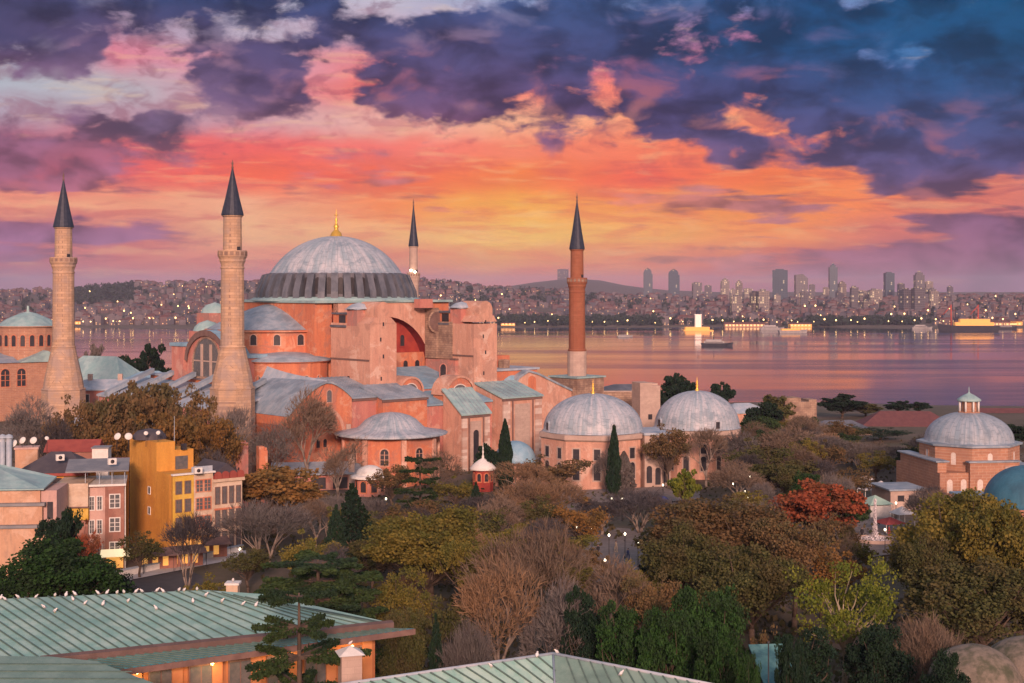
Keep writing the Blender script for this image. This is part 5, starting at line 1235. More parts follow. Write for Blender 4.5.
# cream block with yellow band
t = thing('cream_block', 'blank cream upper storey over a yellow band and a lit doorway', 'house', corner(55, 206), radians(8))
MB().box(0, 4.7, 0, 8, 9.6, 13.0).build('cream_wall', cream, t); MB().box(.1, 4.7, .15, 8, 7.6, 9.55).build('yellow_band', yellow, t)
MB().box(.2, 4.6, .6, 8, -1, 7.55).build('ground_floor', brownred, t); MB().box(1.5, 2.2, .5, .62, 5.0, 7.2).build('lit_doorway', litwhite, t)
MB().box(-.2, 4.9, -.2, .1, 9.4, 9.6).build('string_course', MT['trim_dark'], t)
t = thing('dark_roof_house', 'ochre house with a dark hipped slate roof behind the cream block', 'house', corner(55, 214), radians(5))
MB().box(-5.5, 4.5, 0, 8, -1, 13.6).build('wall', ochre, t)
MB().add([(-6.2, -.6, 13.6), (5.2, -.6, 13.6), (5.2, 8.6, 13.6), (-6.2, 8.6, 13.6), (-1.5, 4, 16.4), (1.5, 4, 16.4)], [(0, 1, 5, 4), (2, 3, 4, 5), (1, 2, 5), (3, 0, 4), (3, 2, 1, 0)]).build('roof', darkroof, t)
MB().box(-6.3, 5.3, -.7, -.5, 13.2, 13.6).build('red_fascia', tiles, t)
for x in (-3.6, -.6, 2.2): MB().box(x, x + 1.6, -.06, .05, 11.4, 12.8).build('window', MT['dark'], t)
# peach house at the edge
t = thing('peach_house', 'peach rendered house at the left edge with stepped grey ledges', 'house', corner(0, 196), radians(6))
MB().box(-4, 6.6, 0, 9, -1, 8.2).box(-4, 5.6, .6, 9, 8.2, 11.2).box(-4, 5.2, 1.2, 9, 11.2, 13.4).build('wall', peach, t)
MB().box(-4.2, 7.0, -.4, 9, 8.21, 8.6).box(-4.2, 6.0, .2, 9, 11.21, 11.6).build('ledge', greyroof, t)
MB().prism([(-4.2, .6, 13.4), (5.8, .6, 13.4), (5.8, 9, 14.0), (-4.2, 9, 16.4)], (0, 0, .2)).build('roof', MT['lead_green'], t)
MB().box(5.25, 7.4, 1.5, 9, -1, 13.2).build('pink_wing', rose, t); MB().box(6.1, 6.9, 1.4, 1.52, 9.2, 11.6).build('window', MT['dark'], t)
t = thing('chimney_block', 'square peach chimney block with dishes on its top', 'chimney', corner(15, 222), radians(14))
MB().box(0, 3.4, 0, 3, 6, 16.2).build('wall', peach, t); MB().box(-.15, 3.55, -.15, 3.15, 16.2, 16.5).build('cap', rose, t)
for px, lab in ((2.5, 'outer grey flue pipe at the left edge'), (9, 'inner grey flue pipe beside the peach chimney block')):
    X, Y, _ = corner(px, 205); tag(MB().tube((0, 0, 12), (0, 0, Z_at(438, 205)), .42, seg=10).lathe([(.62, Z_at(438, 205)), (.5, Z_at(437, 205) + .25), (.01, Z_at(436, 205) + .3)], 10).build('flue_pipe', MT['lead_pale'], loc=(X, Y, 0)), lab, 'flue', 'flue pipes on the left roofs')
t = thing('red_roof_house', 'house with a bright red tin roof behind the dark hipped roof', 'house', corner(68, 236), radians(6))
MB().box(-3.5, 4.5, 0, 6, -1, 14.2).build('wall', brownred, t); MB().prism([(-4, -.4, 14.2), (-4, 6.4, 14.2), (-4, 3, 16.0)], (9, 0, 0)).build('roof', tiles, t)
t = thing('roof_cabin', 'small white roof cabin right of the red tin roof', 'cabin', corner(92, 232), radians(6))
MB().box(0, 2.6, 0, 3, 8, 15.2).build('wall', MT['white'], t); MB().box(-.15, 2.8, -.15, 3.1, 15.2, 15.4).build('roof', greyroof, t)
# satellite dishes
def dish_mesh():
    m = MB(); m.lathe([(.01, .12), (.3, .08), (.5, 0), (.62, -.12)], 14); m.lathe([(.62, -.12), (.5, -.04), (.01, .06)], 14); m.tube((0, 0, .1), (0, 0, -.5), .03, seg=4); return m.mesh('dish', MT['white'])
dm = dish_mesh(); pm_ = MB().tube((0, 0, 0), (0, 0, -1.0), .05, seg=5).mesh('mast', MT['pole'])
for px, py, Y, lab in [(3, 439, 205, 'satellite dish over the outer flue pipe'), (8.5, 438.5, 206, 'satellite dish over the inner flue pipe'), (13, 443, 206, 'satellite dish just right of the flue pipes'), (22, 440, 223, 'satellite dish on the peach chimney block, left one'), (33, 440, 223.5, 'satellite dish on the peach chimney block, right one'), (47, 438, 226, 'lone satellite dish above a small pink wall'),
                       (117, 436, 222, 'satellite dish left of the tank room, outer one'), (128.5, 436, 221, 'satellite dish left of the tank room, inner one'), (146, 433, 221, 'small satellite dish on the tank room, left'), (158, 432.5, 221, 'small satellite dish on the tank room, right')]:
    t = thing('satellite_dish', lab, 'satellite dish', at(px, py, Y), 0, 'satellite dishes on the left roofs')
    s = .55 if 'small' in lab else .95
    o = bpy.data.objects.new('dish', dm); COL.objects.link(o); o.parent = t; o.rotation_euler = (radians(62), 0, rng.uniform(-.6, .9)); o.scale = (s, s, s)
    o = bpy.data.objects.new('mast', pm_); COL.objects.link(o); o.parent = t; o.scale = (1, 1, 2.2)
cafe_ = [(128, 531), (135, 527), (141, 533), (148, 529), (155, 534)]
for k, (px, py) in enumerate(cafe_):
    Y = Y_for(py, .8) - 6; X = X_at(px, Y); t = thing('cafe_table', 'small cafe table under a pale cloth below the blank ochre wall', 'table', (X, Y, 0), .3 * k, 'cafe tables below the ochre wall')
    MB().lathe([(.55, .35), (.5, .75), (.01, .76)], 10).build('cloth', MT['white'], t); MB().tube((0, 0, 0), (0, 0, .74), .05, seg=5).build('leg', MT['pole'], t)
for px, py, Y, lab in ((60, 459, 214, 'air conditioner unit on the dark hipped roof'), (112, 463, 209, 'air conditioner unit on the rose house canopy'), (198, 472, 216, 'air conditioner unit on the ochre hotel terrace')):
    t = thing('air_conditioner', lab, 'air conditioner', at(px, py, Y) - Vector((0, 0, .2)), .5); MB().box(-.6, .6, -.35, .35, 0, .9).build('case', MT['white'], t); MB().lathe([(.01, 0), (.3, .01), (.3, .0)], 12).build('fan', MT['dark'], t).matrix_local = Matrix.Translation((0, -.36, .45)) @ Matrix.Rotation(pi / 2, 4, 'X')
# street, pale strip and low wall drawn for traffic light trails, and awnings
m = MB(); m.add([at(90, 600, Y_for(600, .0)) + Vector((0, 0, .03)), at(120, 572, Y_for(572, 0)) + Vector((0, 0, .03)), at(262, 548, Y_for(548, 0)) + Vector((0, 0, .03)), at(330, 545, Y_for(545, 0)) + Vector((0, 0, .03)), at(330, 556, Y_for(556, 0)) + Vector((0, 0, .03)), at(240, 572, Y_for(572, 0)) + Vector((0, 0, .03)), at(170, 595, Y_for(595, 0)) + Vector((0, 0, .03))], [(0, 6, 5, 4, 3, 2, 1)])
tag(m.build('road', mat('asphalt', (0.06, 0.062, 0.068), (0.08, 0.08, 0.085), .6, .8)), None, None, kind='structure')
m = MB(); m.poly([Vector((X_at(x, Y_for(y, .15)), Y_for(y, .15), .15)) for x, y in ((104, 585), (246, 557), (246, 550), (104, 574))]); tag(m.build('light_trail_strip', mat('light_trail_paint', (.46, .47, .50), (.54, .54, .56), .5, .8)), None, None, kind='structure')  # pale strip painted where the traffic light trails run
p0, p1 = Vector(corner(108, 200)), Vector(corner(243, 222)); d = p1 - p0
t = thing('light_trail_wall', 'long pale low wall standing in for traffic light trails before the hotels', 'wall', p0, math.atan2(d.y, d.x))  # wall added in place of the blue-white traffic light trails
MB().box(0, d.length, 0, .5, 0, 1.0).build('wall', MT['white'], t); MB().box(-.1, d.length + .1, -.1, .6, 1.0, 1.15).build('coping', MT['lead_pale'], t)
for px, Y, w, lab in [(188, 209, 5.0, 'wide dark cafe awning below the ochre hotel'), (216, 216, 4.0, 'smaller brown awning below the cream hotel'), (160, 207, 5.5, 'flat dark cafe shelter left of the wide awning')]:
    t = thing('awning', lab, 'awning', corner(px, Y), A0 * .6, 'cafe awnings on the street')
    MB().prism([(-w / 2, -2, 2.5), (w / 2, -2, 2.5), (w / 2, 1, 3.2), (-w / 2, 1, 3.2)], (0, 0, .1)).build('canvas', MT['trim_dark'], t)
    for x in (-w / 2 + .1, w / 2 - .1): MB().tube((x, -1.9, 0), (x, -1.9, 2.5), .05, seg=4).build('post', MT['pole'], t)
    [MB().box(-w / 2 + .3 + q * 1.5, -w / 2 + 1.1 + q * 1.5, .8, .9, .6, 2.0).build('lit_shopfront', litwin, t) for q in range(int(w / 1.6))]; MB().box(-w / 2 + .1, w / 2 - .1, .92, 1.0, .1, 2.5).build('back_wall', brownred, t)

# ------------------------------------------------------------------ green copper roofs in the foreground
copper = lead_mat('green_copper', (0.23, 0.44, 0.38), (0.40, 0.57, 0.50), (0.17, 0.33, 0.30), .5); copper2 = lead_mat('blue_green_copper', (0.10, 0.40, 0.42), (0.18, 0.48, 0.50), (0.09, 0.28, 0.29), .5); copper3 = lead_mat('grey_green_copper', (0.16, 0.27, 0.23), (0.22, 0.33, 0.28), (0.11, 0.18, 0.16), .55)
seamm = mat('dark_copper_seam', (0.08, 0.14, 0.125), (0.12, 0.18, 0.16), 2.0, .6); gutter = mat('brown_gutter', (0.13, 0.085, 0.075), (0.17, 0.11, 0.1), 1.0, .7)
def plane_through(a, b, c):
    n = (b - a).cross(c - a).normalized(); return a, n
def on_plane(px, py, pl):
    o = Vector((0, 0, CZ)); d = Vector(((px - 512) / F, 1, -(py - HY) / F)); return o + d * ((pl[0] - o).dot(pl[1]) / d.dot(pl[1]))
def roof_sheet(name, pl, pix, m_, parent, th=.18):
    P = [on_plane(x, y, pl) for x, y in pix]; n = pl[1] if pl[1].z > 0 else -pl[1]
    m = MB(); m.prism(P, -n * th); return m.build(name, m_, parent)
def seams(name, pl, pairs, parent, w=.04, h=.085, m_=None):
    n = pl[1] if pl[1].z > 0 else -pl[1]; m = MB()
    for (a, b) in pairs:
        p, q = on_plane(*a, pl), on_plane(*b, pl); d = (q - p).normalized(); s = d.cross(n).normalized() * w
        m.add([p - s, p + s, q + s, q - s, p - s + n * h, p + s + n * h, q + s + n * h, q - s + n * h], [(4, 5, 6, 7), (0, 4, 7, 3), (1, 2, 6, 5), (0, 1, 5, 4), (3, 7, 6, 2)])
    return m.build(name, m_ or seamm, parent)
hall = thing('copper_roof_hall', 'low hall with a wide green copper roof, orange lit walls below', 'hall', (0, 0, 0))
plA = plane_through(at(-60, 601, 112.0), at(205, 590, 118.0), at(90, 658, 103.5))
def lerp(a, b, t): return (a[0] + (b[0] - a[0]) * t, a[1] + (b[1] - a[1]) * t)
L0, L1, R0, R1 = (-60, 601), (205, 590), (60, 661), (385, 624)
rA = roof_sheet('roof_slope', plA, [(-160, 606), L1, (262, 594), (392, 623), (215, 640), (60, 657), (-160, 690)], copper, hall)
pairs = []
for k in range(-14, 28):
    x0 = 13 + 11.6 * k
    y0 = 601 - (x0 + 60) * .0415 if x0 < 205 else 590 + (x0 - 205) * .18
    t_ = 0.0; sl = .66 - .0007 * x0 - .002 * max(0, x0 - 120)
    # end on the gutter line
    best = None
    for s in range(1, 400):
        x = x0 + s; y = y0 + s * max(sl, .2); gl = 657 - (x - 60) * .1097 if x < 215 else 640 - (x - 215) * .096
        if x < 60: gl = 657 + (60 - x) * .15
        if y >= gl or x > 388: best = (x, min(y, gl)); break
    if best: pairs.append(((x0, y0), best))
sA = seams('roof_seam', plA, pairs, rA)
plG = plane_through(on_plane(60, 657, plA), on_plane(385, 624, plA), on_plane(60, 661, plA) + Vector((0, 0, -.5)))
g0, g1 = on_plane(40, 659.2, plA), on_plane(392, 623, plA)
m = MB(); dd = (g1 - g0); nn_ = Vector((dd.y, -dd.x, 0)).normalized(); m.prism([g0 + Vector((0, 0, .25)), g0 + Vector((0, 0, -.35)), g0 + nn_ * .5 + Vector((0, 0, -.35)), g0 + nn_ * .5 + Vector((0, 0, .15))], dd); m.build('gutter', gutter, hall)
# lower skirt of bluish copper
e0, e1 = at(95, 673, 101.5), at(415, 628.5, 112.5)
s0, s1 = g0 + nn_ * .5 - Vector((0, 0, .3)), g1 + nn_ * .5 - Vector((0, 0, .3))
m = MB(); m.prism([s0, s1, e1, e0], (0, 0, -.2)); sk = m.build('roof_skirt', copper2, hall)
m = MB()
for k in range(1, 40):
    p, q = s0.lerp(s1, k / 40), e0.lerp(e1, (k + .3) / 40.6); s = (s1 - s0).normalized() * .06; u = Vector((0, 0, .1)); m.add([p - s, p + s, q + s, q - s, p - s + u, p + s + u, q + s + u, q - s + u], [(4, 5, 6, 7), (0, 4, 7, 3), (1, 2, 6, 5), (3, 7, 6, 2)])
m.build('roof_seam', seamm, sk)
m = MB(); m.prism([e0, e1, e1 + Vector((0, 0, -.45)), e0 + Vector((0, 0, -.45))], nn_ * .12); m.build('eave_board', MT['trim_dark'], hall)
# walls under the eave
wdir = (e1 - e0).normalized(); wd = Vector((wdir.x, wdir.y, 0)).normalized(); wn_ = Vector((wd.y, -wd.x, 0))
W0 = Vector((e0.x, e0.y, 0)) - wn_ * 2.2 + wd * 0; LW = (e1 - e0).length - 2.6; ang = math.atan2(wd.y, wd.x)
wl = bpy.data.objects.new('hall_wall', MB().box(0, LW, 0, 8, -1, min(e0.z, e1.z) - .25).mesh('hall_wall', mat('terracotta_wall', (0.42, 0.17, 0.075), (0.36, 0.14, 0.06), .6, .85, .1))); COL.objects.link(wl); wl.parent = hall; wl.location = W0; wl.rotation_euler.z = ang
top_ = min(e0.z, e1.z) - .3
for k in range(7):
    x = 1.2 + 3.05 * k
    if x + 2 > LW: break
    f = MB().box(x, x + 1.9, -.08, .05, top_ - 4.2, top_ - .55).build('window', MT['trim_dark'], wl); MB().box(x + .12, x + .9, -.11, -.07, top_ - 4.0, top_ - .7).box(x + 1.0, x + 1.78, -.11, -.07, top_ - 4.0, top_ - .7).build('pane', MT['glass'], f)
for k in range(8):
    x = .2 + 3.05 * k
    if x < LW: MB().box(x - .3, x + .5, -.3, .02, -1, top_ - .1).build('pilaster', mat('terracotta_pier', (0.5, 0.22, 0.1), (0.44, 0.18, 0.08), .6), wl)
for k in range(4):
    l = bpy.data.lights.new('eave_lamp', 'POINT'); l.energy = 160; l.color = (1, .52, .2); l.shadow_soft_size = .12
    o = bpy.data.objects.new('eave_lamp', l); COL.objects.link(o); o.parent = wl; o.location = (3.2 + 5.6 * k, -1.3, top_ - .5)
    MB().lathe([(.01, -.14), (.13, -.06), (.13, .06), (.01, .14)], 8, (3.2 + 5.6 * k, -1.3, top_ - .25)).build('lamp_globe', MT['lamp_warm'], wl)
# grey-green roof bottom left and pale green hipped roof bottom middle
t = thing('grey_copper_roof', 'grey green copper roof at the bottom left corner', 'roof', (0, 0, 0))
plB = plane_through(at(-40, 656, 96), at(95, 657, 97), at(60, 700, 90)); r = roof_sheet('roof_slope', plB, [(-160, 654), (50, 656.5), (96, 661), (172, 690), (172, 760), (-160, 760)], copper3, t)
seams('roof_seam', plB, [((-150, 664 + 7 * k), (120 + 12 * k, 664.5 + 7.4 * k)) for k in range(9)], r, .04, .06)
m = MB(); a, b = on_plane(50, 656.5, plB), on_plane(172, 690, plB); m.prism([a, b, b + Vector((0, 0, -.4)), a + Vector((0, 0, -.4))], (.15, .15, 0)); m.build('roof_edge', gutter, t)
m = MB(); c = on_plane(20, 680, plB); m.box(c.x - 10, c.x + 6, c.y - 4, c.y + 2.5, -1, c.z - 3); m.build('wall', peach, t)
t = thing('hipped_copper_roof', 'pale green hipped copper roof at the bottom middle, ridge pointing away', 'roof', (0, 0, 0))
ap = at(553, 654, 100); rb_ = at(760, 694, 93); lb_ = at(330, 690, 93); fr = at(560, 900, 84)
plL = plane_through(ap, lb_, fr); r = roof_sheet('left_slope', plL, [(553, 654), (500, 662), (330, 686), (250, 720), (250, 800), (560, 800)], copper, t)
seams('roof_seam', plL, [((538 - 12 * k, 656.8 + 1.76 * k), (590 - 10 * k, 700 + 1.4 * k)) for k in range(19)], r, .05, .08)
plR = plane_through(ap, rb_, fr); r2 = roof_sheet('right_slope', plR, [(553.5, 654), (760, 694), (800, 800), (560.5, 800)], copper3, t)
seams('roof_seam', plR, [((566 + 12 * k, 656.5 + 2.3 * k), (594 + 13.4 * k, 730)) for k in range(16)], r2, .05, .08)
m = MB(); m.tube(on_plane(553, 653.6, plL), rb_, .13, seg=6).tube(on_plane(553, 653.6, plL), on_plane(330, 686, plL), .13, seg=6).tube(on_plane(553.2, 654, plL), on_plane(560, 800, plL), .1, seg=6); m.build('ridge_roll', MT['lead_pale'], t)
m = MB(); m.box(ap.x - 12, ap.x + 9, 84, 97, -1, 11); m.build('wall', peach, t)
t = thing('chimney', 'pale square chimney with a sloped cap before the lit hall', 'chimney', (X_at(350, 102), 102, 0), .3)
MB().box(-.75, .75, -.75, .75, 0, Z_at(653, 102)).build('shaft', MT['stone_pale'], t); zc_ = Z_at(653, 102)
MB().add([(-.95, -.95, zc_), (.95, -.95, zc_), (.95, .95, zc_), (-.95, .95, zc_), (0, 0, zc_ + .55)], [(0, 1, 4), (1, 2, 4), (2, 3, 4), (3, 0, 4), (3, 2, 1, 0)]).build('cap', MT['white'], t)
t = thing('roof_post', 'small pale masonry post behind the copper ridge', 'post', (X_at(233, 122), 122, 0)); MB().box(-.5, .5, -.5, .5, 0, Z_at(584, 122)).build('shaft', cream, t); MB().box(-.62, .62, -.62, .62, Z_at(584, 122), Z_at(582, 122)).build('cap', MT['white'], t)

# ------------------------------------------------------------------ trees
bark = mat('tree_bark', (0.085, 0.06, 0.045), (0.12, 0.09, 0.07), 2.0, 0.95); bark_grey = mat('grey_bark', (0.20, 0.16, 0.135), (0.28, 0.23, 0.19), 2.0, 0.95); bark_pale = mat('pale_bark', (0.34, 0.29, 0.20), (0.26, 0.22, 0.16), 2.0, 0.9)
LEAF = {
 'olive':    leaf_mat('olive_yellow_leaves', (0.15, 0.135, 0.03), (0.26, 0.20, 0.045), (0.10, 0.115, 0.03)),
 'rust':     leaf_mat('rusty_leaves', (0.16, 0.105, 0.05), (0.24, 0.15, 0.07), (0.11, 0.105, 0.05)),
 'orange':   leaf_mat('orange_brown_leaves', (0.24, 0.125, 0.04), (0.33, 0.18, 0.055), (0.18, 0.13, 0.05)),
 'red':      leaf_mat('red_leaves', (0.28, 0.07, 0.035), (0.38, 0.11, 0.05), (0.19, 0.09, 0.045)),
 'darkolive':leaf_mat('dark_olive_leaves', (0.065, 0.08, 0.028), (0.125, 0.125, 0.045), (0.11, 0.09, 0.04)),
 'green':    leaf_mat('bright_green_leaves', (0.02, 0.065, 0.018), (0.05, 0.12, 0.03), (0.03, 0.06, 0.025)),
 'dark':     leaf_mat('dark_green_leaves', (0.012, 0.035, 0.024), (0.03, 0.06, 0.035), (0.02, 0.045, 0.02)),
 'cedar':    leaf_mat('cedar_needles', (0.03, 0.06, 0.022), (0.06, 0.095, 0.03), (0.02, 0.045, 0.03)),
 'lime':     leaf_mat('yellow_green_leaves', (0.13, 0.17, 0.02), (0.24, 0.25, 0.04), (0.09, 0.14, 0.025)),
 'twig':     leaf_mat('brown_twigs', (0.172, 0.126, 0.095), (0.266, 0.206, 0.153), (0.197, 0.134, 0.091)),
 'twig_or':  leaf_mat('orange_brown_twigs', (0.261, 0.157, 0.088), (0.353, 0.230, 0.134), (0.211, 0.148, 0.104)),
 'twig_gr':  leaf_mat('grey_twigs', (0.156, 0.140, 0.132), (0.231, 0.213, 0.195), (0.162, 0.134, 0.126)),
 'twig_dk':  leaf_mat('dark_twigs', (0.069, 0.067, 0.075), (0.117, 0.111, 0.117), (0.094, 0.075, 0.070)),
}
def limb(m, p, q, r0, r1, r, bend=.08, n=3, seg=5):
    p = Vector(p); q = Vector(q); L = (q - p).length; prev = p; pr = r0
    for i in range(1, n + 1):
        t = i / n; c = p.lerp(q, t)
        if i < n: c += Vector((r.uniform(-1, 1), r.uniform(-1, 1), r.uniform(-.4, .6))) * L * bend
        rr = r0 + (r1 - r0) * t; m.tube(prev, c, pr, rr, seg); prev = c; pr = rr
def crown_mesh(seed, nclump, per, leaf, z0=2.4, z1=10.0, rad=4.5, shape='round', fill=.8):
    """leaf crown (height 10, width 9) of many leaf clumps, with the limbs that carry them"""
    r = random.Random(seed); rs = np.random.RandomState(seed); C_ = []
    zc, hz = (z0 + z1) / 2 + .3, (z1 - z0) / 2
    lobes = [(np.array((0, 0, zc + .12 * hz)), .62)]
    for k in range(r.randint(6, 8)):
        a = 2 * pi * k / 7 + r.uniform(-.4, .4); u = r.uniform(-.55, .75); s = sqrt(1 - u * u)
        lobes.append((np.array((rad * .56 * s * cos(a), rad * .56 * s * sin(a), zc + hz * .58 * u)), r.uniform(.30, .46)))
    while len(C_) < nclump:
        lc, lr = lobes[r.randrange(len(lobes))]
        q = np.array((r.gauss(0, 1), r.gauss(0, 1), r.gauss(0, 1))); q /= np.linalg.norm(q)
        c = lc + q * (r.random() ** .4) * np.array((rad, rad, hz * .95)) * lr
        if c[2] > z0: C_.append(c)
    pts = []; 
    for c in C_:
        cr = rad * r.uniform(.10, .22); n = int(per * r.uniform(.6, 1.4))
        q = rs.normal(size=(n, 3)); q /= np.linalg.norm(q, axis=1)[:, None]
        pts.append(c + q * (rs.uniform(.15, 1, (n, 1)) ** .5) * cr * np.array((1, 1, .72)))
    pts = np.concatenate(pts); C_ = np.array(C_)
    kz = (10 - z0) / (np.percentile(pts[:, 2], 99.6) - z0); kx = rad / np.percentile(np.hypot(pts[:, 0], pts[:, 1]), 96)
    for arr in (pts, C_): arr[:, 2] = z0 + (arr[:, 2] - z0) * kz; arr[:, :2] *= kx
    me = quads_mesh('crown', leaf_cloud(pts, leaf, seed), LEAF['olive'])
    m = MB(); top = Vector((r.uniform(-.3, .3), r.uniform(-.3, .3), z0 + .30 * (z1 - z0)))
    limb(m, (0, 0, -.6), top, .30, .2, r, .03, 3, 7)
    for c in C_[::3]:
        limb(m, top.lerp(Vector((0, 0, z0)), r.random() * .7), c, .12, .025, r, .10, 3, 4)
    return me, m.mesh('trunk', bark)
def bare_mesh(seed, twigw=.035, levels=5, spread=.62, nb=3, leafy=0, vase=False):
    r = random.Random(seed); m = MB(); tw = []
    def grow(p, d, L, rad, lv):
        q = p + d * L
        if lv <= 2: limb(m, p, q, rad, rad * .66, r, .05, 2, 6 if lv < 2 else 4)
        else: tw.append((p, q, max(rad, twigw)))
        if lv >= levels: return
        k = nb + (1 if r.random() < .5 else 0) + (1 if lv >= 3 else 0)
        for i in range(k):
            a = 2 * pi * (i + r.uniform(-.3, .3)) / k; s = spread * r.uniform(.65, 1.25)
            o = d.orthogonal().normalized(); o.rotate(Matrix.Rotation(a, 3, d))
            nd = (d + o * s + Vector((0, 0, .10))).normalized()
            grow(p.lerp(q, r.uniform(.62, 1.0) if i else 1.0), nd, L * r.uniform(.62, .86), rad * .58, lv + 1)
    if vase:
        for i in range(4):
            a = 2 * pi * i / 4 + .4; grow(Vector((.15 * cos(a), .15 * sin(a), -.3)), Vector((.32 * cos(a), .32 * sin(a), 1)).normalized(), 2.9, .15, 1)
    else: grow(Vector((0, 0, -.5)), Vector((r.uniform(-.06, .06), r.uniform(-.06, .06), 1)).normalized(), 2.9, .28, 0)
    V = []
    for p, q, w in tw:
        d = (q - p); s = d.cross(Vector((r.uniform(-1, 1), r.uniform(-1, 1), r.uniform(-1, 1))))
        if s.length < 1e-4: continue
        s = s.normalized() * w; mid = p.lerp(q, .5) + s * r.uniform(-1.5, 1.5)
        V += [p - s, p + s, mid + s * .7, mid - s * .7, mid - s * .7, mid + s * .7, q + s * .25, q - s * .25]
    V = np.array([tuple(v) for v in V])
    # normalise to height 10 and width 9
    zt = np.percentile(V[:, 2], 99.5); wx = np.percentile(np.hypot(V[:, 0], V[:, 1]), 97)
    k = np.array((4.5 / wx, 4.5 / wx, 10 / zt)); V = V * k; m.v = [(x * k[0], y * k[1], z * k[2]) for x, y, z in m.v]
    return quads_mesh('crown', V, LEAF['twig']), m.mesh('trunk', bark_grey)
def conifer_mesh(seed, tiers, per, leaf, layered=False, w0=4.5, droop=.25, spray=.30, nb_=6):
    r = random.Random(seed); rs = np.random.RandomState(seed); pts = []; m = MB(); limb(m, (0, 0, -.6), (0, 0, 9.9), .26, .04, r, .004, 5, 6)
    for i in range(tiers):
        t = i / (tiers - 1); z = 1.0 + 8.7 * t
        R = w0 * ((1 - t) ** .8 * .95 + .06) if not layered else w0 * (1 - .55 * t) * r.uniform(.75, 1.05)
        if not layered: nb_ = 9
        for b_ in range(nb_):
            a = 2 * pi * (b_ + r.uniform(-.35, .35)) / nb_ + i; L = R * r.uniform(.65, 1.08)
            dz = -droop * L * r.uniform(.5, 1.2) if not layered else r.uniform(-.06, .10) * L
            e = Vector((L * cos(a), L * sin(a), z + dz)); limb(m, (0, 0, z), e, .07 if not layered else .10, .015, r, .03, 2, 4)
            n = int(per * (.3 + L / w0)); tt = rs.uniform(.18, 1.05, n) ** .8
            wdt = (.34 + .5 * (1 - tt)) * L * (.34 if not layered and spray > .25 else spray)
            side = rs.uniform(-1, 1, n) * wdt
            P = np.stack([tt * L * cos(a) - side * sin(a), tt * L * sin(a) + side * cos(a), z + tt * dz + (rs.normal(0, .055, n) if layered else rs.normal(0, .16, n))], 1); pts.append(P)
    return quads_mesh('crown', leaf_cloud(np.concatenate(pts), leaf, seed), LEAF['dark']), m.mesh('trunk', bark)
def column_mesh(seed, n, leaf):
    rs = np.random.RandomState(seed); z = rs.uniform(.4, 10, n); t = z / 10
    R = 4.5 * np.clip(np.minimum((t / .12) ** .6, 1) * (1 - t ** 2.6 * .93), .05, 1); a = rs.uniform(0, 2 * pi, n); R = R * (1 + .10 * np.sin(a * 3 + z * 1.7) + .08 * np.sin(a * 5 - z * 3)) * rs.uniform(.72, 1, n)
    P = np.stack([R * np.cos(a), R * np.sin(a), z], 1); r = random.Random(seed); m = MB(); limb(m, (0, 0, -.5), (0, 0, 7), .5, .1, r, .0, 2, 6)
    return quads_mesh('crown', leaf_cloud(P, leaf, seed), LEAF['dark']), m.mesh('trunk', bark)
KIND = {
 'near':  [crown_mesh(s, 230, 120, .19) for s in (1, 2, 3)],
 'nearthin': [crown_mesh(s, 100, 80, .19, z0=2.6) for s in (11, 15)],
 'nearlime': [crown_mesh(16, 85, 75, .17, z0=3.0)],
 'mid':   [crown_mesh(s, 110, 75, .34) for s in (4, 5, 6)],
 'midthin': [crown_mesh(s, 90, 46, .28, z0=1.6) for s in (7, 8)],
 'far':   [crown_mesh(s, 90, 60, .55, z0=.6) for s in (9, 10)],
 'bush':  [crown_mesh(s, 200, 120, .22, z0=-.6) for s in (12, 13, 14)],
 'bare':  [bare_mesh(s, .028, 6, .60, 3) for s in (21, 22, 23)],
 'bareV': [bare_mesh(s, .026, 6, .50, 3, vase=True) for s in (24, 25)],
 'spruce':[conifer_mesh(s, 15, 90, .30) for s in (31, 32)],
 'cedar': [conifer_mesh(s, 8, 320, .22, True) for s in (33, 34)],
 'bigcedar': [conifer_mesh(35, 8, 1500, .12, True, spray=.30, nb_=9), conifer_mesh(36, 8, 1500, .12, True, spray=.30, nb_=9)],
 'opencedar': [conifer_mesh(38, 9, 800, .11, True, spray=.24, nb_=6)],
 'cypress': [column_mesh(s, 5200, .62) for s in (41, 42)],
}
def tree(px, top, w, Y, kind, leaf, label, name='tree', group=None, z=None, rot=None, trunk=None):
    g = terrain(X_at(px, Y), Y) if z is None else z
    X = X_at(px, Y); H = Z_at(top, Y) - g; cm_, tm_ = KIND[kind][rng.randrange(len(KIND[kind]))]
    t = thing(name, label, 'tree', (X, Y, g), rng.uniform(0, 6.28) if rot is None else rot, group)
    sx = w / F * Y / 9.0; t.scale = (sx, sx, H / 10.0)
    c = bpy.data.objects.new('crown', cm_); COL.objects.link(c); c.parent = t
    c.material_slots[0].link = 'OBJECT'; c.material_slots[0].material = LEAF[leaf]
    b = bpy.data.objects.new('trunk', tm_); COL.objects.link(b); b.parent = t
    if trunk: b.material_slots[0].link = 'OBJECT'; b.material_slots[0].material = trunk
    return t
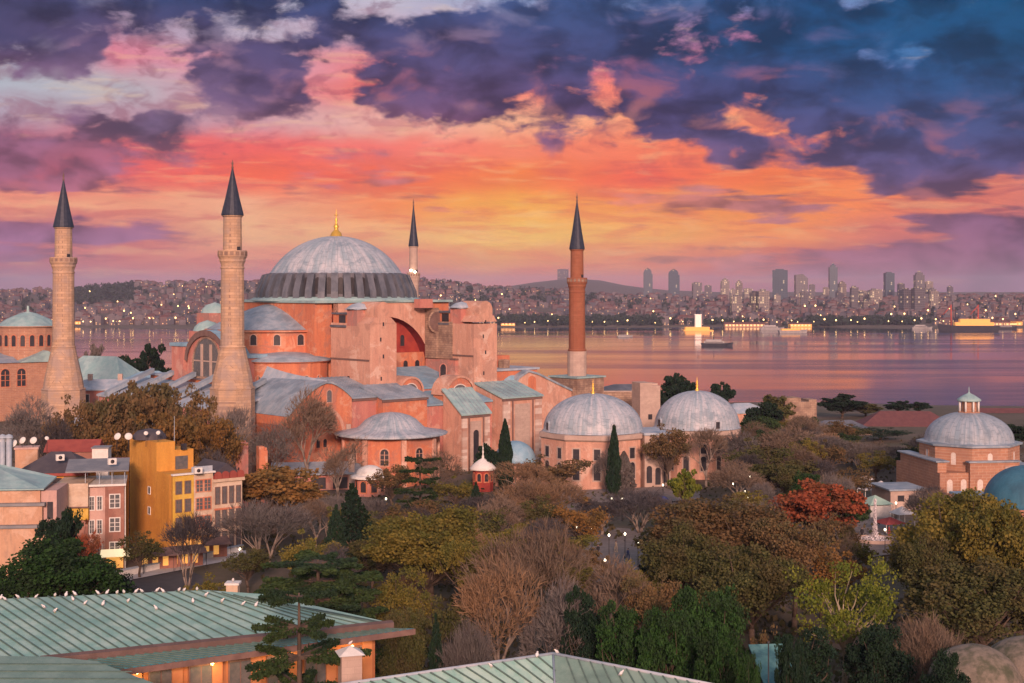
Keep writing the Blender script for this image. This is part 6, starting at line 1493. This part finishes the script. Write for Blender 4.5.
T = [
 # by the sea and behind the mosque
 (676, 376, 40, 430, 'far', 'dark', 'dark round tree against the water behind the steep tomb dome', 'broadleaf_tree'),
 (719, 384, 30, 435, 'far', 'dark', 'smaller dark round tree right of the steep tomb dome', 'broadleaf_tree'),
 (842, 395, 44, 455, 'far', 'dark', 'big dark tree by the water left of the red tiled hall', 'broadleaf_tree'),
 (898, 401, 28, 470, 'far', 'dark', 'dark round tree over the red tiled hall, left one', 'broadleaf_tree'),
 (919, 402, 26, 472, 'far', 'dark', 'dark round tree over the red tiled hall, right one', 'broadleaf_tree'),
 (778, 396, 34, 418, 'far', 'darkolive', 'ivy grown tree leaning on the ruined stone tower', 'broadleaf_tree'),
 (866, 404, 36, 460, 'far', 'darkolive', 'olive tree between the dark sea tree and the red tiled hall', 'broadleaf_tree'),
 (150, 346, 40, 470, 'far', 'dark', 'big dark green round tree between the two front minarets', 'broadleaf_tree'),
 (120, 357, 30, 480, 'far', 'dark', 'small dark tree left of the big round one between the minarets', 'broadleaf_tree'),
 (93, 346, 26, 475, 'far', 'twig_gr', 'greyish bushy tree just right of the leftmost minaret', 'broadleaf_tree'),
 (765, 403, 40, 380, 'far', 'dark', 'dark evergreen mass right of the pink house', 'broadleaf_tree'),
 # brown belt behind the hotels
 (30, 400, 70, 300, 'bare', 'twig_gr', 'grey bare tree at the left edge behind the flue pipes', 'bare_tree'),
 (75, 397, 60, 285, 'midthin', 'rust', 'thin brown tree at the foot of the leftmost minaret', 'broadleaf_tree'),
 (115, 398, 62, 268, 'mid', 'rust', 'brown tree behind the red tin roof', 'broadleaf_tree'),
 (150, 384, 66, 282, 'mid', 'rust', 'tallest brown tree between the two front minarets', 'broadleaf_tree'),
 (188, 386, 60, 272, 'midthin', 'rust', 'brown tree left of the nearest minaret foot', 'broadleaf_tree'),
 (172, 416, 76, 250, 'mid', 'orange', 'orange brown tree above the ochre hotel', 'broadleaf_tree'),
 (214, 412, 60, 262, 'midthin', 'orange', 'orange brown tree at the foot of the nearest minaret', 'broadleaf_tree'),
 (128, 420, 56, 255, 'midthin', 'orange', 'low orange brown tree behind the satellite dishes', 'broadleaf_tree'),
 (55, 418, 56, 262, 'bare', 'twig_dk', 'dark bare tree behind the dark hipped roof', 'bare_tree'),
 (238, 408, 62, 275, 'bare', 'twig_gr', 'grey bare tree right of the nearest minaret foot', 'bare_tree'),
 (272, 424, 50, 278, 'bare', 'twig_gr', 'grey bare tree before the pale sweeping roof', 'bare_tree'),
 (306, 390, 60, 290, 'bare', 'twig', 'tall bare tree in front of the orange gabled wing', 'bare_tree'),
 (222, 450, 44, 245, 'bare', 'twig_dk', 'dark bare tree beside the cream hotel', 'bare_tree'),
 (338, 440, 46, 270, 'bare', 'twig', 'bare tree before the low lead shed', 'bare_tree'),
 # middle park
 (448, 598, 66, 143, 'midthin', 'darkolive', 'low dark olive tree between the olive one and the small fir', 'broadleaf_tree'),
 (470, 622, 60, 128, 'bareV', 'twig_gr', 'grey bare shrub beside the small dark fir', 'bare_tree'),
 (404, 612, 52, 134, 'bush', 'darkolive', 'dark bush just behind the tip of the copper roof', 'broadleaf_tree'),
 (312, 532, 62, 188, 'midthin', 'olive', 'low yellowish tree between the many-stemmed tree and the spruce', 'broadleaf_tree'),
 (248, 546, 50, 192, 'midthin', 'darkolive', 'dark shrub at the right end of the street', 'broadleaf_tree'),
 (372, 540, 60, 190, 'mid', 'darkolive', 'dark olive tree right of the broadest spruce', 'broadleaf_tree'),
 (660, 520, 50, 200, 'midthin', 'darkolive', 'dark olive tree at the right border of the lamp lit lawn', 'broadleaf_tree'),
 (588, 548, 44, 186, 'midthin', 'rust', 'thin brown tree at the left border of the lamp lit lawn', 'broadleaf_tree'),
 (636, 562, 60, 170, 'midthin', 'olive', 'thin yellow olive tree at the near border of the lamp lit lawn', 'broadleaf_tree'),
 (752, 655, 26, 112, 'nearthin', 'green', 'thin green sapling in front of the turquoise canopy', 'broadleaf_tree'),
 (792, 640, 34, 113, 'bush', 'dark', 'dark shrub covering the right side of the turquoise canopy', 'broadleaf_tree'),
 (772, 628, 40, 133, 'midthin', 'rust', 'brown twiggy tree just behind the turquoise canopy', 'broadleaf_tree'),
 (272, 470, 96, 236, 'mid', 'orange', 'golden orange tree behind the grey many-stemmed one', 'broadleaf_tree'),
 (265, 500, 104, 208, 'bareV', 'twig_gr', 'grey bare tree with many stems by the street', 'bare_tree'),
 (316, 500, 50, 224, 'bare', 'twig', 'brown bare tree left of the dark spruce', 'bare_tree'),
 (352, 484, 74, 205, 'spruce', 'dark', 'dark green spruce, the broadest in the park', 'spruce'),
 (336, 505, 46, 198, 'spruce', 'dark', 'smaller dark spruce leaning on the broadest one', 'spruce'),
 (420, 458, 92, 232, 'cedar', 'cedar', 'thin layered cedar with flat open branches', 'cedar'),
 (476, 482, 34, 238, 'spruce', 'dark', 'narrow dark conifer right of the layered cedar', 'spruce'),
 (428, 514, 124, 172, 'near', 'olive', 'big round olive yellow tree in the centre left', 'broadleaf_tree'),
 (470, 540, 70, 164, 'nearthin', 'olive', 'thin yellow brown tree right of the big olive one', 'broadleaf_tree'),
 (402, 572, 74, 150, 'nearthin', 'olive', 'low olive tree behind the tip of the copper roof', 'broadleaf_tree'),
 (392, 462, 48, 262, 'midthin', 'rust', 'thin brown tree below the octagonal building', 'broadleaf_tree'),
 (440, 452, 50, 272, 'bare', 'twig', 'bare tree before the narrow banded buttress', 'bare_tree'),
 (455, 478, 50, 258, 'midthin', 'olive', 'small olive tree between cedar and narrow conifer', 'broadleaf_tree'),
 (520, 462, 80, 264, 'bare', 'twig_or', 'orange brown bare tree under the small pale dome', 'bare_tree'),
 (555, 455, 74, 272, 'midthin', 'rust', 'brown tree before the larger tomb, left part', 'broadleaf_tree'),
 (540, 478, 110, 238, 'bareV', 'twig_or', 'broad orange brown bare tree in the middle of the park', 'bare_tree'),
 (500, 500, 70, 222, 'bare', 'twig', 'brown bare tree behind the big olive one', 'bare_tree'),
 (580, 500, 60, 216, 'midthin', 'orange', 'yellowing tree left of the lamp lit lawn', 'broadleaf_tree'),
 (505, 420, 17, 292, 'cypress', 'dark', 'dark cypress in front of the eastern banded buttress', 'cypress'),
 (486, 446, 26, 290, 'far', 'dark', 'dark round bush beside the red kiosk', 'broadleaf_tree'),
 (614, 426, 15, 282, 'cypress', 'dark', 'tall slender cypress before the larger tomb', 'cypress'),
 (606, 450, 24, 284, 'bare', 'twig_gr', 'grey bare tree left of the tall cypress', 'bare_tree'),
 (624, 452, 22, 283, 'cypress', 'twig_gr', 'grey green columnar tree right of the tall cypress', 'columnar_tree'),
 (640, 490, 76, 238, 'bareV', 'twig_dk', 'dark bare tree behind the lamp lit lawn', 'bare_tree'),
 (602, 496, 64, 236, 'bare', 'twig_dk', 'darkest bare tree over the lamp lit lawn, left one', 'bare_tree'),
 (668, 425, 50, 290, 'midthin', 'rust', 'reddish brown tree between the two tombs', 'broadleaf_tree'),
 (706, 428, 54, 294, 'bare', 'twig', 'bare tree in front of the steep tomb', 'bare_tree'),
 (685, 470, 30, 258, 'far', 'lime', 'small yellow green tree below the steep tomb', 'broadleaf_tree'),
 (736, 432, 60, 300, 'bare', 'twig_gr', 'grey bare tree right of the steep tomb', 'bare_tree'),
 (760, 440, 64, 286, 'midthin', 'darkolive', 'dark olive tree among the bare ones right of the tombs', 'broadleaf_tree'),
 (790, 428, 66, 310, 'bare', 'twig', 'brown bare tree below the ivy ruin', 'bare_tree'),
 (740, 462, 70, 262, 'bare', 'twig', 'brown bare tree behind the park lamps', 'bare_tree'),
 (786, 462, 70, 268, 'mid', 'darkolive', 'dark leafy tree right of the park lamps', 'broadleaf_tree'),
 (806, 474, 36, 246, 'mid', 'green', 'small bright green tree above the red one', 'broadleaf_tree'),
 (825, 436, 70, 318, 'bare', 'twig_gr', 'grey bare tree left of the market tents', 'bare_tree'),
 (862, 440, 70, 324, 'bare', 'twig', 'brown bare tree behind the market tents', 'bare_tree'),
 (893, 446, 56, 316, 'bare', 'twig_gr', 'grey bare tree just left of the brick bath', 'bare_tree'),
 (800, 415, 50, 352, 'bare', 'twig', 'bare tree in front of the ivy ruin', 'bare_tree'),
 (845, 425, 60, 372, 'midthin', 'darkolive', 'olive brown tree before the grey roofed house', 'broadleaf_tree'),
 (880, 428, 56, 380, 'midthin', 'dark', 'dark hedge-like tree in front of the red tiled hall', 'broadleaf_tree'),
 (765, 425, 46, 345, 'midthin', 'darkolive', 'olive tree below the dark evergreen mass', 'broadleaf_tree'),
 (925, 440, 40, 350, 'midthin', 'dark', 'dark tree hugging the back of the brick bath', 'broadleaf_tree'),
 (1015, 425, 50, 360, 'far', 'dark', 'dark tree at the right edge behind the brick bath', 'broadleaf_tree'),
 (818, 484, 90, 216, 'mid', 'red', 'rust red tree, the reddest in the park', 'broadleaf_tree'),
 (822, 544, 80, 178, 'midthin', 'orange', 'low orange tree below the red one', 'broadleaf_tree'),
 (930, 486, 50, 238, 'bare', 'twig_dk', 'dark bare tree before the brick bath', 'bare_tree'),
 (960, 490, 70, 222, 'bare', 'twig', 'brown bare tree in front of the bath wall', 'bare_tree'),
 # foreground belt
 (728, 502, 150, 178, 'near', 'rust', 'large brown crowned tree right of the lamp lit lawn', 'broadleaf_tree'),
 (690, 532, 96, 168, 'near', 'darkolive', 'dark olive tree in front of the large brown one', 'broadleaf_tree'),
 (752, 550, 110, 158, 'near', 'darkolive', 'broad dark tree behind the bright green bushes', 'broadleaf_tree'),
 (794, 520, 90, 172, 'nearthin', 'rust', 'brown tree between the large brown one and the red tree', 'broadleaf_tree'),
 (662, 556, 46, 176, 'mid', 'dark', 'dark teal green tree at the edge of the lamp lit lawn', 'broadleaf_tree'),
 (530, 526, 124, 158, 'bareV', 'twig', 'widest brown bare tree in the centre foreground', 'bare_tree'),
 (500, 560, 90, 142, 'bare', 'twig_or', 'orange brown bare tree right of the small dark fir', 'bare_tree'),
 (610, 560, 100, 150, 'bare', 'twig', 'brown bare tree above the bright green bushes', 'bare_tree'),
 (560, 580, 80, 138, 'bare', 'twig_gr', 'greyish bare tree behind the hipped copper roof', 'bare_tree'),
 (650, 575, 70, 146, 'nearthin', 'rust', 'thin rusty tree behind the bright green bushes', 'broadleaf_tree'),
 (588, 589, 54, 136, 'bush', 'dark', 'darkest green bush at the left end of the green row', 'broadleaf_tree'),
 (628, 604, 66, 131, 'bush', 'green', 'bright green bush second in the green row', 'broadleaf_tree'),
 (668, 612, 60, 127, 'bush', 'green', 'bright green bush low over the hipped copper roof', 'broadleaf_tree'),
 (708, 590, 74, 130, 'bush', 'green', 'tallest bright green bush at the right end of the green row', 'broadleaf_tree'),
 (724, 634, 60, 122, 'bush', 'green', 'low green bush at the bottom edge beside the turquoise canopy', 'broadleaf_tree'),
 (436, 614, 38, 128, 'spruce', 'dark', 'small dark fir standing by the tip of the copper roof', 'spruce'),
 (846, 560, 108, 140, 'nearlime', 'lime', 'yellow green tree with a pale forked trunk', 'broadleaf_tree'),
 (966, 496, 136, 166, 'near', 'olive', 'huge olive tree at the right, highest crown', 'broadleaf_tree'),
 (1018, 505, 120, 158, 'near', 'olive', 'olive tree at the right edge beside the huge one', 'broadleaf_tree'),
 (928, 538, 80, 156, 'near', 'darkolive', 'dark olive tree left of the huge one', 'broadleaf_tree'),
 (985, 565, 150, 148, 'near', 'darkolive', 'wide dark tree below the huge olive crowns', 'broadleaf_tree'),
 (925, 618, 90, 134, 'bareV', 'twig', 'bare shrubby tree left of the brown domes', 'bare_tree'),
 (880, 630, 70, 130, 'bush', 'dark', 'dark bush between yellow green tree and bare shrub', 'broadleaf_tree'),
 (796, 628, 80, 132, 'bush', 'dark', 'dark bush left of the yellow green tree', 'broadleaf_tree'),
 (945, 655, 50, 122, 'bush', 'dark', 'low dark bush hiding the foot of the brown dome', 'broadleaf_tree'),
 (46, 545, 136, 163, 'bush', 'green', 'huge bright green bushy tree over the copper ridge at left', 'broadleaf_tree'),
 (100, 562, 60, 168, 'bush', 'dark', 'dark green shrub right of the huge green bushy tree', 'broadleaf_tree'),
 (62, 512, 44, 186, 'mid', 'dark', 'dark tree between the peach house and the rose house', 'broadleaf_tree'),
 (84, 522, 36, 190, 'midthin', 'red', 'reddish bush in front of the rose house', 'broadleaf_tree'),
 (188, 512, 62, 196, 'bareV', 'twig_dk', 'dark bare street tree before the ochre hotel', 'bare_tree'),
 (140, 532, 44, 202, 'midthin', 'darkolive', 'dark hedge under the blank ochre wall', 'broadleaf_tree'),
 (299, 590, 225, 103, 'opencedar', 'cedar', 'foreground cedar with level branches before the lit hall windows', 'cedar'),
 (318, 558, 270, 140, 'bigcedar', 'cedar', 'wide flat-branched cedar just behind the copper ridge', 'cedar'),
 (345, 560, 90, 140, 'spruce', 'cedar', 'green fir behind the large foreground cedar', 'spruce'),
 (215, 575, 60, 165, 'midthin', 'olive', 'low yellow brown shrub by the pale post', 'broadleaf_tree'),
]
for a in T:
    px, top, w, Y, kind, leaf, lab, nm = a
    tree(px, top, w, Y, kind, leaf, lab, nm, 'trees of the park', trunk=bark_pale if leaf == 'lime' and kind == 'nearlime' else None)

# thickets of bare and thin trees that fill the park between the named ones
rf_ = random.Random(31); spots = [(a[0], a[3]) for a in T]; filler = 0
def zone(px, Y):
    if px < 480: return 'between the street and the octagonal building'
    if px < 700: return 'between the olive tree and the tombs'
    return 'between the red tree and the sea wall' if Y > 250 else 'around the rust red tree'
for k in range(700):
    px = rf_.uniform(330, 1000); Y = rf_.uniform(176, 385) if px > 745 else rf_.uniform(176, 232)
    if 572 < px < 672 and 172 < Y < 232: continue
    if px > 880 and 235 < Y < 300: continue
    if 850 < px < 912 and 165 < Y < 300: continue
    if any(abs(px - a) / F * Y < 4.6 and abs(Y - b) < 5.5 for a, b in spots): continue
    if px > 730 and Y > 330 and px > 850 : continue
    spots.append((px, Y)); filler += 1
    if filler > 150: break
    q = rf_.random(); g = terrain(X_at(px, Y), Y); H = rf_.uniform(5.5, 9.5)
    kind, leaf, nm, ad = (('bare', 'twig', 'bare_tree', 'brown bare'), ('bareV', 'twig_gr', 'bare_tree', 'grey many-stemmed bare'), ('bare', 'twig_or', 'bare_tree', 'orange brown bare'), ('bare', 'twig_dk', 'bare_tree', 'dark bare'), ('midthin', 'darkolive', 'broadleaf_tree', 'thin dark olive'), ('midthin', 'rust', 'broadleaf_tree', 'thin brown leaved'), ('midthin', 'olive', 'broadleaf_tree', 'thin yellow olive'), ('mid', 'cedar', 'broadleaf_tree', 'leafy dark green'))[int(q * 8)]
    w = rf_.uniform(6.5, 10) / Y * F; top = HY + (CZ - g - H) * F / Y
    tree(px, top, w, Y, kind, leaf, f'{ad} tree in the thicket {zone(px, Y)}', nm, f'{ad} trees {zone(px, Y)}')
# trees just outside the picture on either side
for k in range(34):
    px = rf_.choice((rf_.uniform(-330, -30), rf_.uniform(1060, 1300))); Y = rf_.uniform(200, 420); g = terrain(X_at(px, Y), Y); H = rf_.uniform(8, 13); w = rf_.uniform(8, 12) / Y * F
    tree(px, HY + (CZ - g - H) * F / Y, w, Y, 'mid', rf_.choice(('darkolive', 'rust', 'dark')), 'tree standing beyond the left or right edge of the picture', 'broadleaf_tree', 'trees beyond the picture edge')
# undergrowth and leaf litter
rs = np.random.RandomState(8); pts = []; n = 26000
pxs = rs.uniform(-40, 1064, n); Ysr = 1 / rs.uniform(1 / 400, 1 / 112, n)
hgt = np.abs(np.sin(pxs * .031 + Ysr * .05) * np.cos(Ysr * .11 + pxs * .013)) * 1.5
for p, y, h in zip(pxs, Ysr, hgt):
    x = X_at(p, y)
    if (580 < p < 668 and 186 < y < 225) or (p < 260 and 186 < y < 236) or h < .25: continue
    pts.append((x, y, terrain(x, y) + rs.uniform(0, h)))
o = bpy.data.objects.new('undergrowth', quads_mesh('undergrowth', leaf_cloud(pts, .75, 4), leaf_mat('undergrowth_leaves', (0.06, 0.06, 0.028), (0.11, 0.085, 0.045), (0.045, 0.065, 0.025)))); COL.objects.link(o)
tag(o, 'low shrubs and fallen leaves between the park trees', 'undergrowth', kind='stuff')

# ------------------------------------------------------------------ park lamps, fountain, tents, people, gulls
m = MB(); pave = mat('paving', (0.20, 0.175, 0.165), (0.26, 0.225, 0.21), .8, .9)
for pts in ([(575, 548), (600, 528), (660, 532), (690, 552), (676, 584), (600, 590)], [(660, 532), (760, 512), (900, 520), (940, 548), (850, 562), (690, 552)], [(560, 492), (700, 486), (700, 500), (560, 512)]):
    m.poly([Vector((X_at(x, Y_for(y, .06)), Y_for(y, .06), .30)) for x, y in pts][::-1])
tag(m.build('path', pave), None, None, kind='structure')
pm = MB().tube((0, 0, -.3), (0, 0, 3.7), .07, .05, 6).tube((0, 0, -.3), (0, 0, .5), .13, .11, 6).mesh('post', MT['pole'])
gm_ = MB().lathe([(.01, -.22), (.12, -.14), (.17, 0), (.12, .14), (.01, .22)], 10, (0, 0, 3.9)).mesh('globe', MT['lamp'])
L_ = [(577, 527, 'between the yellowing tree and the lamp lit lawn'), (592, 527, 'at the back left of the lamp lit lawn'), (609, 534, 'in the middle of the lamp lit lawn'), (625, 533, 'at the back right of the lamp lit lawn'), (638, 541, 'on the right of the lamp lit lawn'), (657, 541, 'at the far right of the lamp lit lawn'),
      (594, 555, 'at the front left of the lamp lit lawn'), (605, 558, 'at the front of the lamp lit lawn, brightest'), (612, 499, 'under the tall cypress, left one'), (622, 499, 'under the tall cypress, right one'),
      (737, 489, 'leftmost of the knot of lamps among bare trees'), (745, 490, 'second of the knot of lamps among bare trees'), (748, 496, 'lowest of the knot of lamps among bare trees'), (733, 482, 'upper left of the lamp knot among bare trees'), (741, 473, 'highest of the knot of lamps, left one'), (750, 474, 'highest of the knot of lamps, right one'),
      (691, 457, 'in front of the steep tomb wall'), (741, 570, 'behind the bright green bushes'), (802, 487, 'at the left edge of the rust red tree'), (849, 484, 'left of the market tents'), (362, 511, 'right of the dark spruce'), (386, 497, 'beside the layered cedar'), (896, 500, 'before the brick bath annex'), (236, 494, 'right of the cream hotel'), (560, 480, 'below the larger tomb'), (663, 484, 'between the two tombs at ground level'), (885, 528, 'right of the fountain'), (240, 548, 'at the end of the pale low wall'), (520, 552, 'in the wide bare tree of the foreground'), (700, 560, 'in front of the large brown crowned tree')]
for px, py, wh in L_:
    Y = Y_for(py, 4.2); X = X_at(px, Y); t = thing('street_lamp', 'lit globe lamp on a dark post ' + wh, 'street lamp', (X, Y, terrain(X, Y)), 0, 'globe lamps of the park')
    for nm, me in (('post', pm), ('globe', gm_)): o = bpy.data.objects.new(nm, me); COL.objects.link(o); o.parent = t
# fountain
Y = 230.0; X = X_at(875, Y)
t = thing('fountain', 'round fountain basin with a tall pinkish white water jet', 'fountain', (X, Y, 0.1))
MB().lathe([(3.2, 0), (3.2, .7), (2.8, .7), (2.8, .3)], 28, smooth=False).build('basin', MT['stone_pale'], t)
wat = mat('foam', (0.78, 0.74, 0.76), (0.66, 0.62, 0.66), 2.0, .4)
rs = np.random.RandomState(3); P = []
for k in range(900):
    h = rs.uniform(0, 1); a = rs.uniform(0, 6.28); r = (.05 + .42 * h ** 2 * 0 + .5 * (1 - h) ** 3) * rs.uniform(.3, 1) + .12
    P.append((r * cos(a), r * sin(a), .5 + 6.6 * h))
for k in range(700):
    a = rs.uniform(0, 6.28); r = 2.6 * rs.uniform(0, 1) ** .5; P.append((r * cos(a), r * sin(a), .45 + .8 * rs.uniform(0, 1) * (1 - r / 2.8)))
o = bpy.data.objects.new('water_jet', quads_mesh('water_jet', leaf_cloud(P, .22, 2), wat)); COL.objects.link(o); o.parent = t
MB().lathe([(2.79, .5), (.01, .5)], 28).build('pool', MT['glass'], t)
# kiosks and tents near the fountain
canv = mat('white_canvas', (0.72, 0.70, 0.68), (0.6, 0.58, 0.57), 1.5, .9); gcan = mat('pale_green_canvas', (0.30, 0.46, 0.38), (0.36, 0.52, 0.44), 1.0, .8); rcan = mat('dark_red_canvas', (0.28, 0.05, 0.05), (0.34, 0.07, 0.06), 1.0, .9); bcan = mat('blue_canvas', (0.03, 0.05, 0.22), (0.05, 0.08, 0.28), 1.0, .8)
def tent(px, Y, w, h, lab, cm_, wallm=None, nm='market_tent'):
    X = X_at(px, Y); t = thing(nm, lab, 'tent', (X, Y, terrain(X, Y)), .3)
    MB().add([(-w/2, -w/2, h * .65), (w/2, -w/2, h * .65), (w/2, w/2, h * .65), (-w/2, w/2, h * .65), (0, 0, h)], [(0, 1, 4), (1, 2, 4), (2, 3, 4), (3, 0, 4), (3, 2, 1, 0)]).build('canopy', cm_, t)
    for x in (-1, 1):
        for y in (-1, 1): MB().tube((x * w * .46, y * w * .46, 0), (x * w * .46, y * w * .46, h * .65), .06, seg=5).build('post', MT['white'], t)
    if wallm: MB().box(-w * .42, w * .42, -w * .42, w * .42, 0, h * .6).build('wall', wallm, t)
tent(875, 256, 5.0, 4.2, 'kiosk with a pale green pyramid roof behind the fountain', gcan, canv, 'kiosk')
tent(868, 276, 3.2, 3.4, 'white market tent behind the green roofed kiosk, left one', canv)
tent(881, 279, 3.0, 3.4, 'white market tent behind the green roofed kiosk, right one', canv)
tent(846, 280, 3.0, 3.0, 'bluish grey market tent behind the red trees', MT['lead_blue'])
tent(902, 247, 3.4, 3.6, 'cream stall canopy before the brick bath annex', canv)
tent(890, 240, 4.2, 2.8, 'low dark red awning right of the fountain', rcan)
for px, py, lab in [(660, 497, 'dark blue parasol at the foot of the larger tomb'), (866, 477, 'small white parasol left of the market tents')]:
    Y = Y_for(py, 2.4); X = X_at(px, Y); t = thing('parasol', lab, 'parasol', (X, Y, 0))
    MB().lathe([(1.7, 2.0), (1.1, 2.45), (.01, 2.8)], 10).build('canopy', bcan if 'blue' in lab else canv, t); MB().tube((0, 0, 0), (0, 0, 2.8), .04, seg=5).build('pole', MT['white'], t)
# turquoise canopy between the bushes at the bottom
tq = mat('turquoise_sheet', (0.09, 0.24, 0.24), (0.14, 0.31, 0.30), .8, .7, c3=(0.03, 0.11, 0.14), scale3=.5, f3=.8)
Y = 124.0; t = thing('turquoise_roof', 'pale turquoise canopy roof between green bush and dark bush at the bottom', 'roof', (X_at(765, Y), Y, 0), .1)
zA = Z_at(644, Y); MB().prism([(-1.5, 0, zA), (1.6, 0, zA), (1.6, -8, zA - 3.4), (-1.5, -8, zA - 3.4)], (0, 0, -.15)).build('sheet', tq, t)
for x in (-1.4, 1.5):
    for y, z in ((-.3, zA - .2), (-7.6, zA - 3.4)): MB().tube((x, y, 0), (x, y, z), .08, seg=5).build('post', MT['pole'], t)
t = thing('lamp_pole', 'thin dark pole standing before the turquoise canopy', 'pole', (X_at(768.5, 114), 114, 0)); MB().tube((0, 0, 0), (0, 0, Z_at(643, 114)), .06, .05, 6).build('pole', MT['pole'], t); MB().lathe([(.14, 0), (.1, .12), (.01, .16)], 8, (0, 0, Z_at(643, 114))).build('cap', MT['pole'], t)

# people strolling, tiny in the photo
skin = mat('skin', (0.42, 0.26, 0.19)); cl = {'black': mat('black_coat', (.02, .02, .025)), 'red': mat('red_coat', (.35, .05, .05)), 'blue': mat('blue_coat', (.05, .08, .2)), 'beige': mat('beige_coat', (.4, .33, .25))}
def person(px, py, coat, rz, lab):
    Y = Y_for(py, .3); X = X_at(px, Y)
    m = MB()
    for s in (-1, 1):
        m.lathe([(.05, 0), (.065, .1), (.075, .45), (.10, .85)], 7, (s * .10, s * .13, 0), 0); m.box(s * .10 - .05, s * .10 + .05, s * .13 - .16, s * .13 + .08, 0, .09, 0)
        m.tube((s * .21, 0, 1.40), (s * .27, -.04, 1.10), .06, .05, 6, 0); m.tube((s * .27, -.04, 1.10), (s * .24, -.16 * s, .86), .05, .04, 6, 0)
        m.lathe([(.01, -.08), (.04, 0), (.01, .06)], 6, (s * .24, -.16 * s, .82), 1)
    m.lathe([(.17, .80), (.19, .95), (.18, 1.15), (.23, 1.38), (.15, 1.46), (.06, 1.50), (.055, 1.56)], 10, (0, 0, 0), 0, sy=.65)
    m.lathe([(.05, 1.52), (.09, 1.60), (.10, 1.68), (.06, 1.77), (.01, 1.79)], 9, (0, -.01, 0), 1)
    o = m.build('person', [cl[coat], skin], loc=(X, Y, .31)); o.rotation_euler.z = rz; tag(o, lab, 'person', 'people strolling in the park')
    h = MB().lathe([(.105, 1.66), (.11, 1.72), (.07, 1.80), (.01, 1.82)], 9, (0, .015, 0)).build('hair', cl['black'], o)
person(598, 556, 'black', .4, 'person in a black coat on the lamp lit lawn paving')
person(616, 552, 'beige', 2.0, 'person in a beige coat standing on the lamp lit paving')
person(628, 560, 'blue', -1.0, 'person in a blue coat walking on the lamp lit paving')
person(889, 536, 'red', 1.2, 'person in a red coat right of the fountain')
person(862, 538, 'black', 0, 'person in dark clothes left of the fountain basin')

# gulls
gw_ = mat('white_feathers', (0.80, 0.79, 0.77), (0.72, 0.71, 0.70), 3.0, .8); gg_ = mat('grey_feathers', (0.36, 0.37, 0.40), (0.30, 0.31, 0.33), 3.0, .8); gy_ = mat('yellow_bill', (0.7, 0.4, 0.05))
def gull_proto():
    t = thing('gull', 'white gull', 'gull')
    m = MB(Matrix.Rotation(radians(46), 4, 'Y') @ Matrix.Scale(1, 4)); m.lathe([(.01, -.22), (.06, -.18), (.12, -.10), (.15, 0), (.14, .08), (.10, .15), (.075, .19), (.078, .23), (.08, .27), (.055, .31), (.01, .335)], 10, sx=.85)
    b = m.build('body', gw_, t); b.location = (0, 0, .24)
    m = MB()
    for s in (-1, 1): m.add([(-.24, s * .03, .08), (.08, s * .13, .34), (.12, s * .14, .26), (-.05, s * .15, .14), (-.06, s * .12, .28), (-.27, s * .02, .09)], [(0, 3, 2, 1, 4, 5)])
    m.build('wings', gg_, t)
    MB().tube((.23, 0, .46), (.33, 0, .45), .018, .006, 5).build('bill', gy_, t)
    MB().tube((0, .04, 0), (0, .04, .15), .01, seg=4).build('leg', gy_, t); MB().tube((0, -.04, 0), (0, -.04, .15), .01, seg=4).build('leg', gy_, t)
    return t
g0_ = gull_proto(); first = True
ridgeA = [(1, 599.5), (5, 601), (18, 599), (36, 598.5), (55, 597), (66, 597), (75, 596), (98, 595), (107, 594.5), (117, 594.5), (124, 594), (136, 593.5), (142, 593), (157, 592.5), (163, 593), (179, 592), (184, 592), (197, 591)]
slopeA = [(55, 613), (85, 605), (103, 606), (156, 610), (193, 603), (73, 601), (44, 609), (128, 603), (222, 603), (243, 606), (256, 607), (206, 597)]
gr = random.Random(3)
def put_gull(p, lab, grp, s=.8):
    global first
    rz = gr.uniform(0, 6.28)
    if first: g0_.location = p; g0_.rotation_euler.z = rz; g0_.scale = (s, s, s); g0_['label'] = lab; g0_['group'] = grp; first = False
    else: dup(g0_, p, rz, s * gr.uniform(.9, 1.12), lab, grp)
for x, y in ridgeA: put_gull(on_plane(x, y, plA), 'white gull perched along the ridge of the big green copper roof', 'gulls on the copper ridge')
for x, y in slopeA: put_gull(on_plane(x, y, plA), 'white gull resting on the slope of the big green copper roof', 'gulls on the copper slope')
for (x, y), pl, lab in [((557, 654.5), plR, 'white gull on the peak of the hipped copper roof'), ((537, 657.5), plL, 'white gull just left of the peak of the hipped roof'), ((491, 668), plL, 'white gull low on the left slope of the hipped roof'), ((621, 676), plR, 'white gull on the right slope of the hipped roof')]: put_gull(on_plane(x, y, pl), lab, 'gulls on the hipped roof')
put_gull(Vector((X_at(350, 102), 102, Z_at(653, 102) + .55)), 'white gull on top of the pale square chimney', 'gulls on the chimneys')
put_gull(Vector((X_at(233, 122), 122, Z_at(582, 122))), 'white gull on the pale post behind the copper ridge', 'gulls on the chimneys')
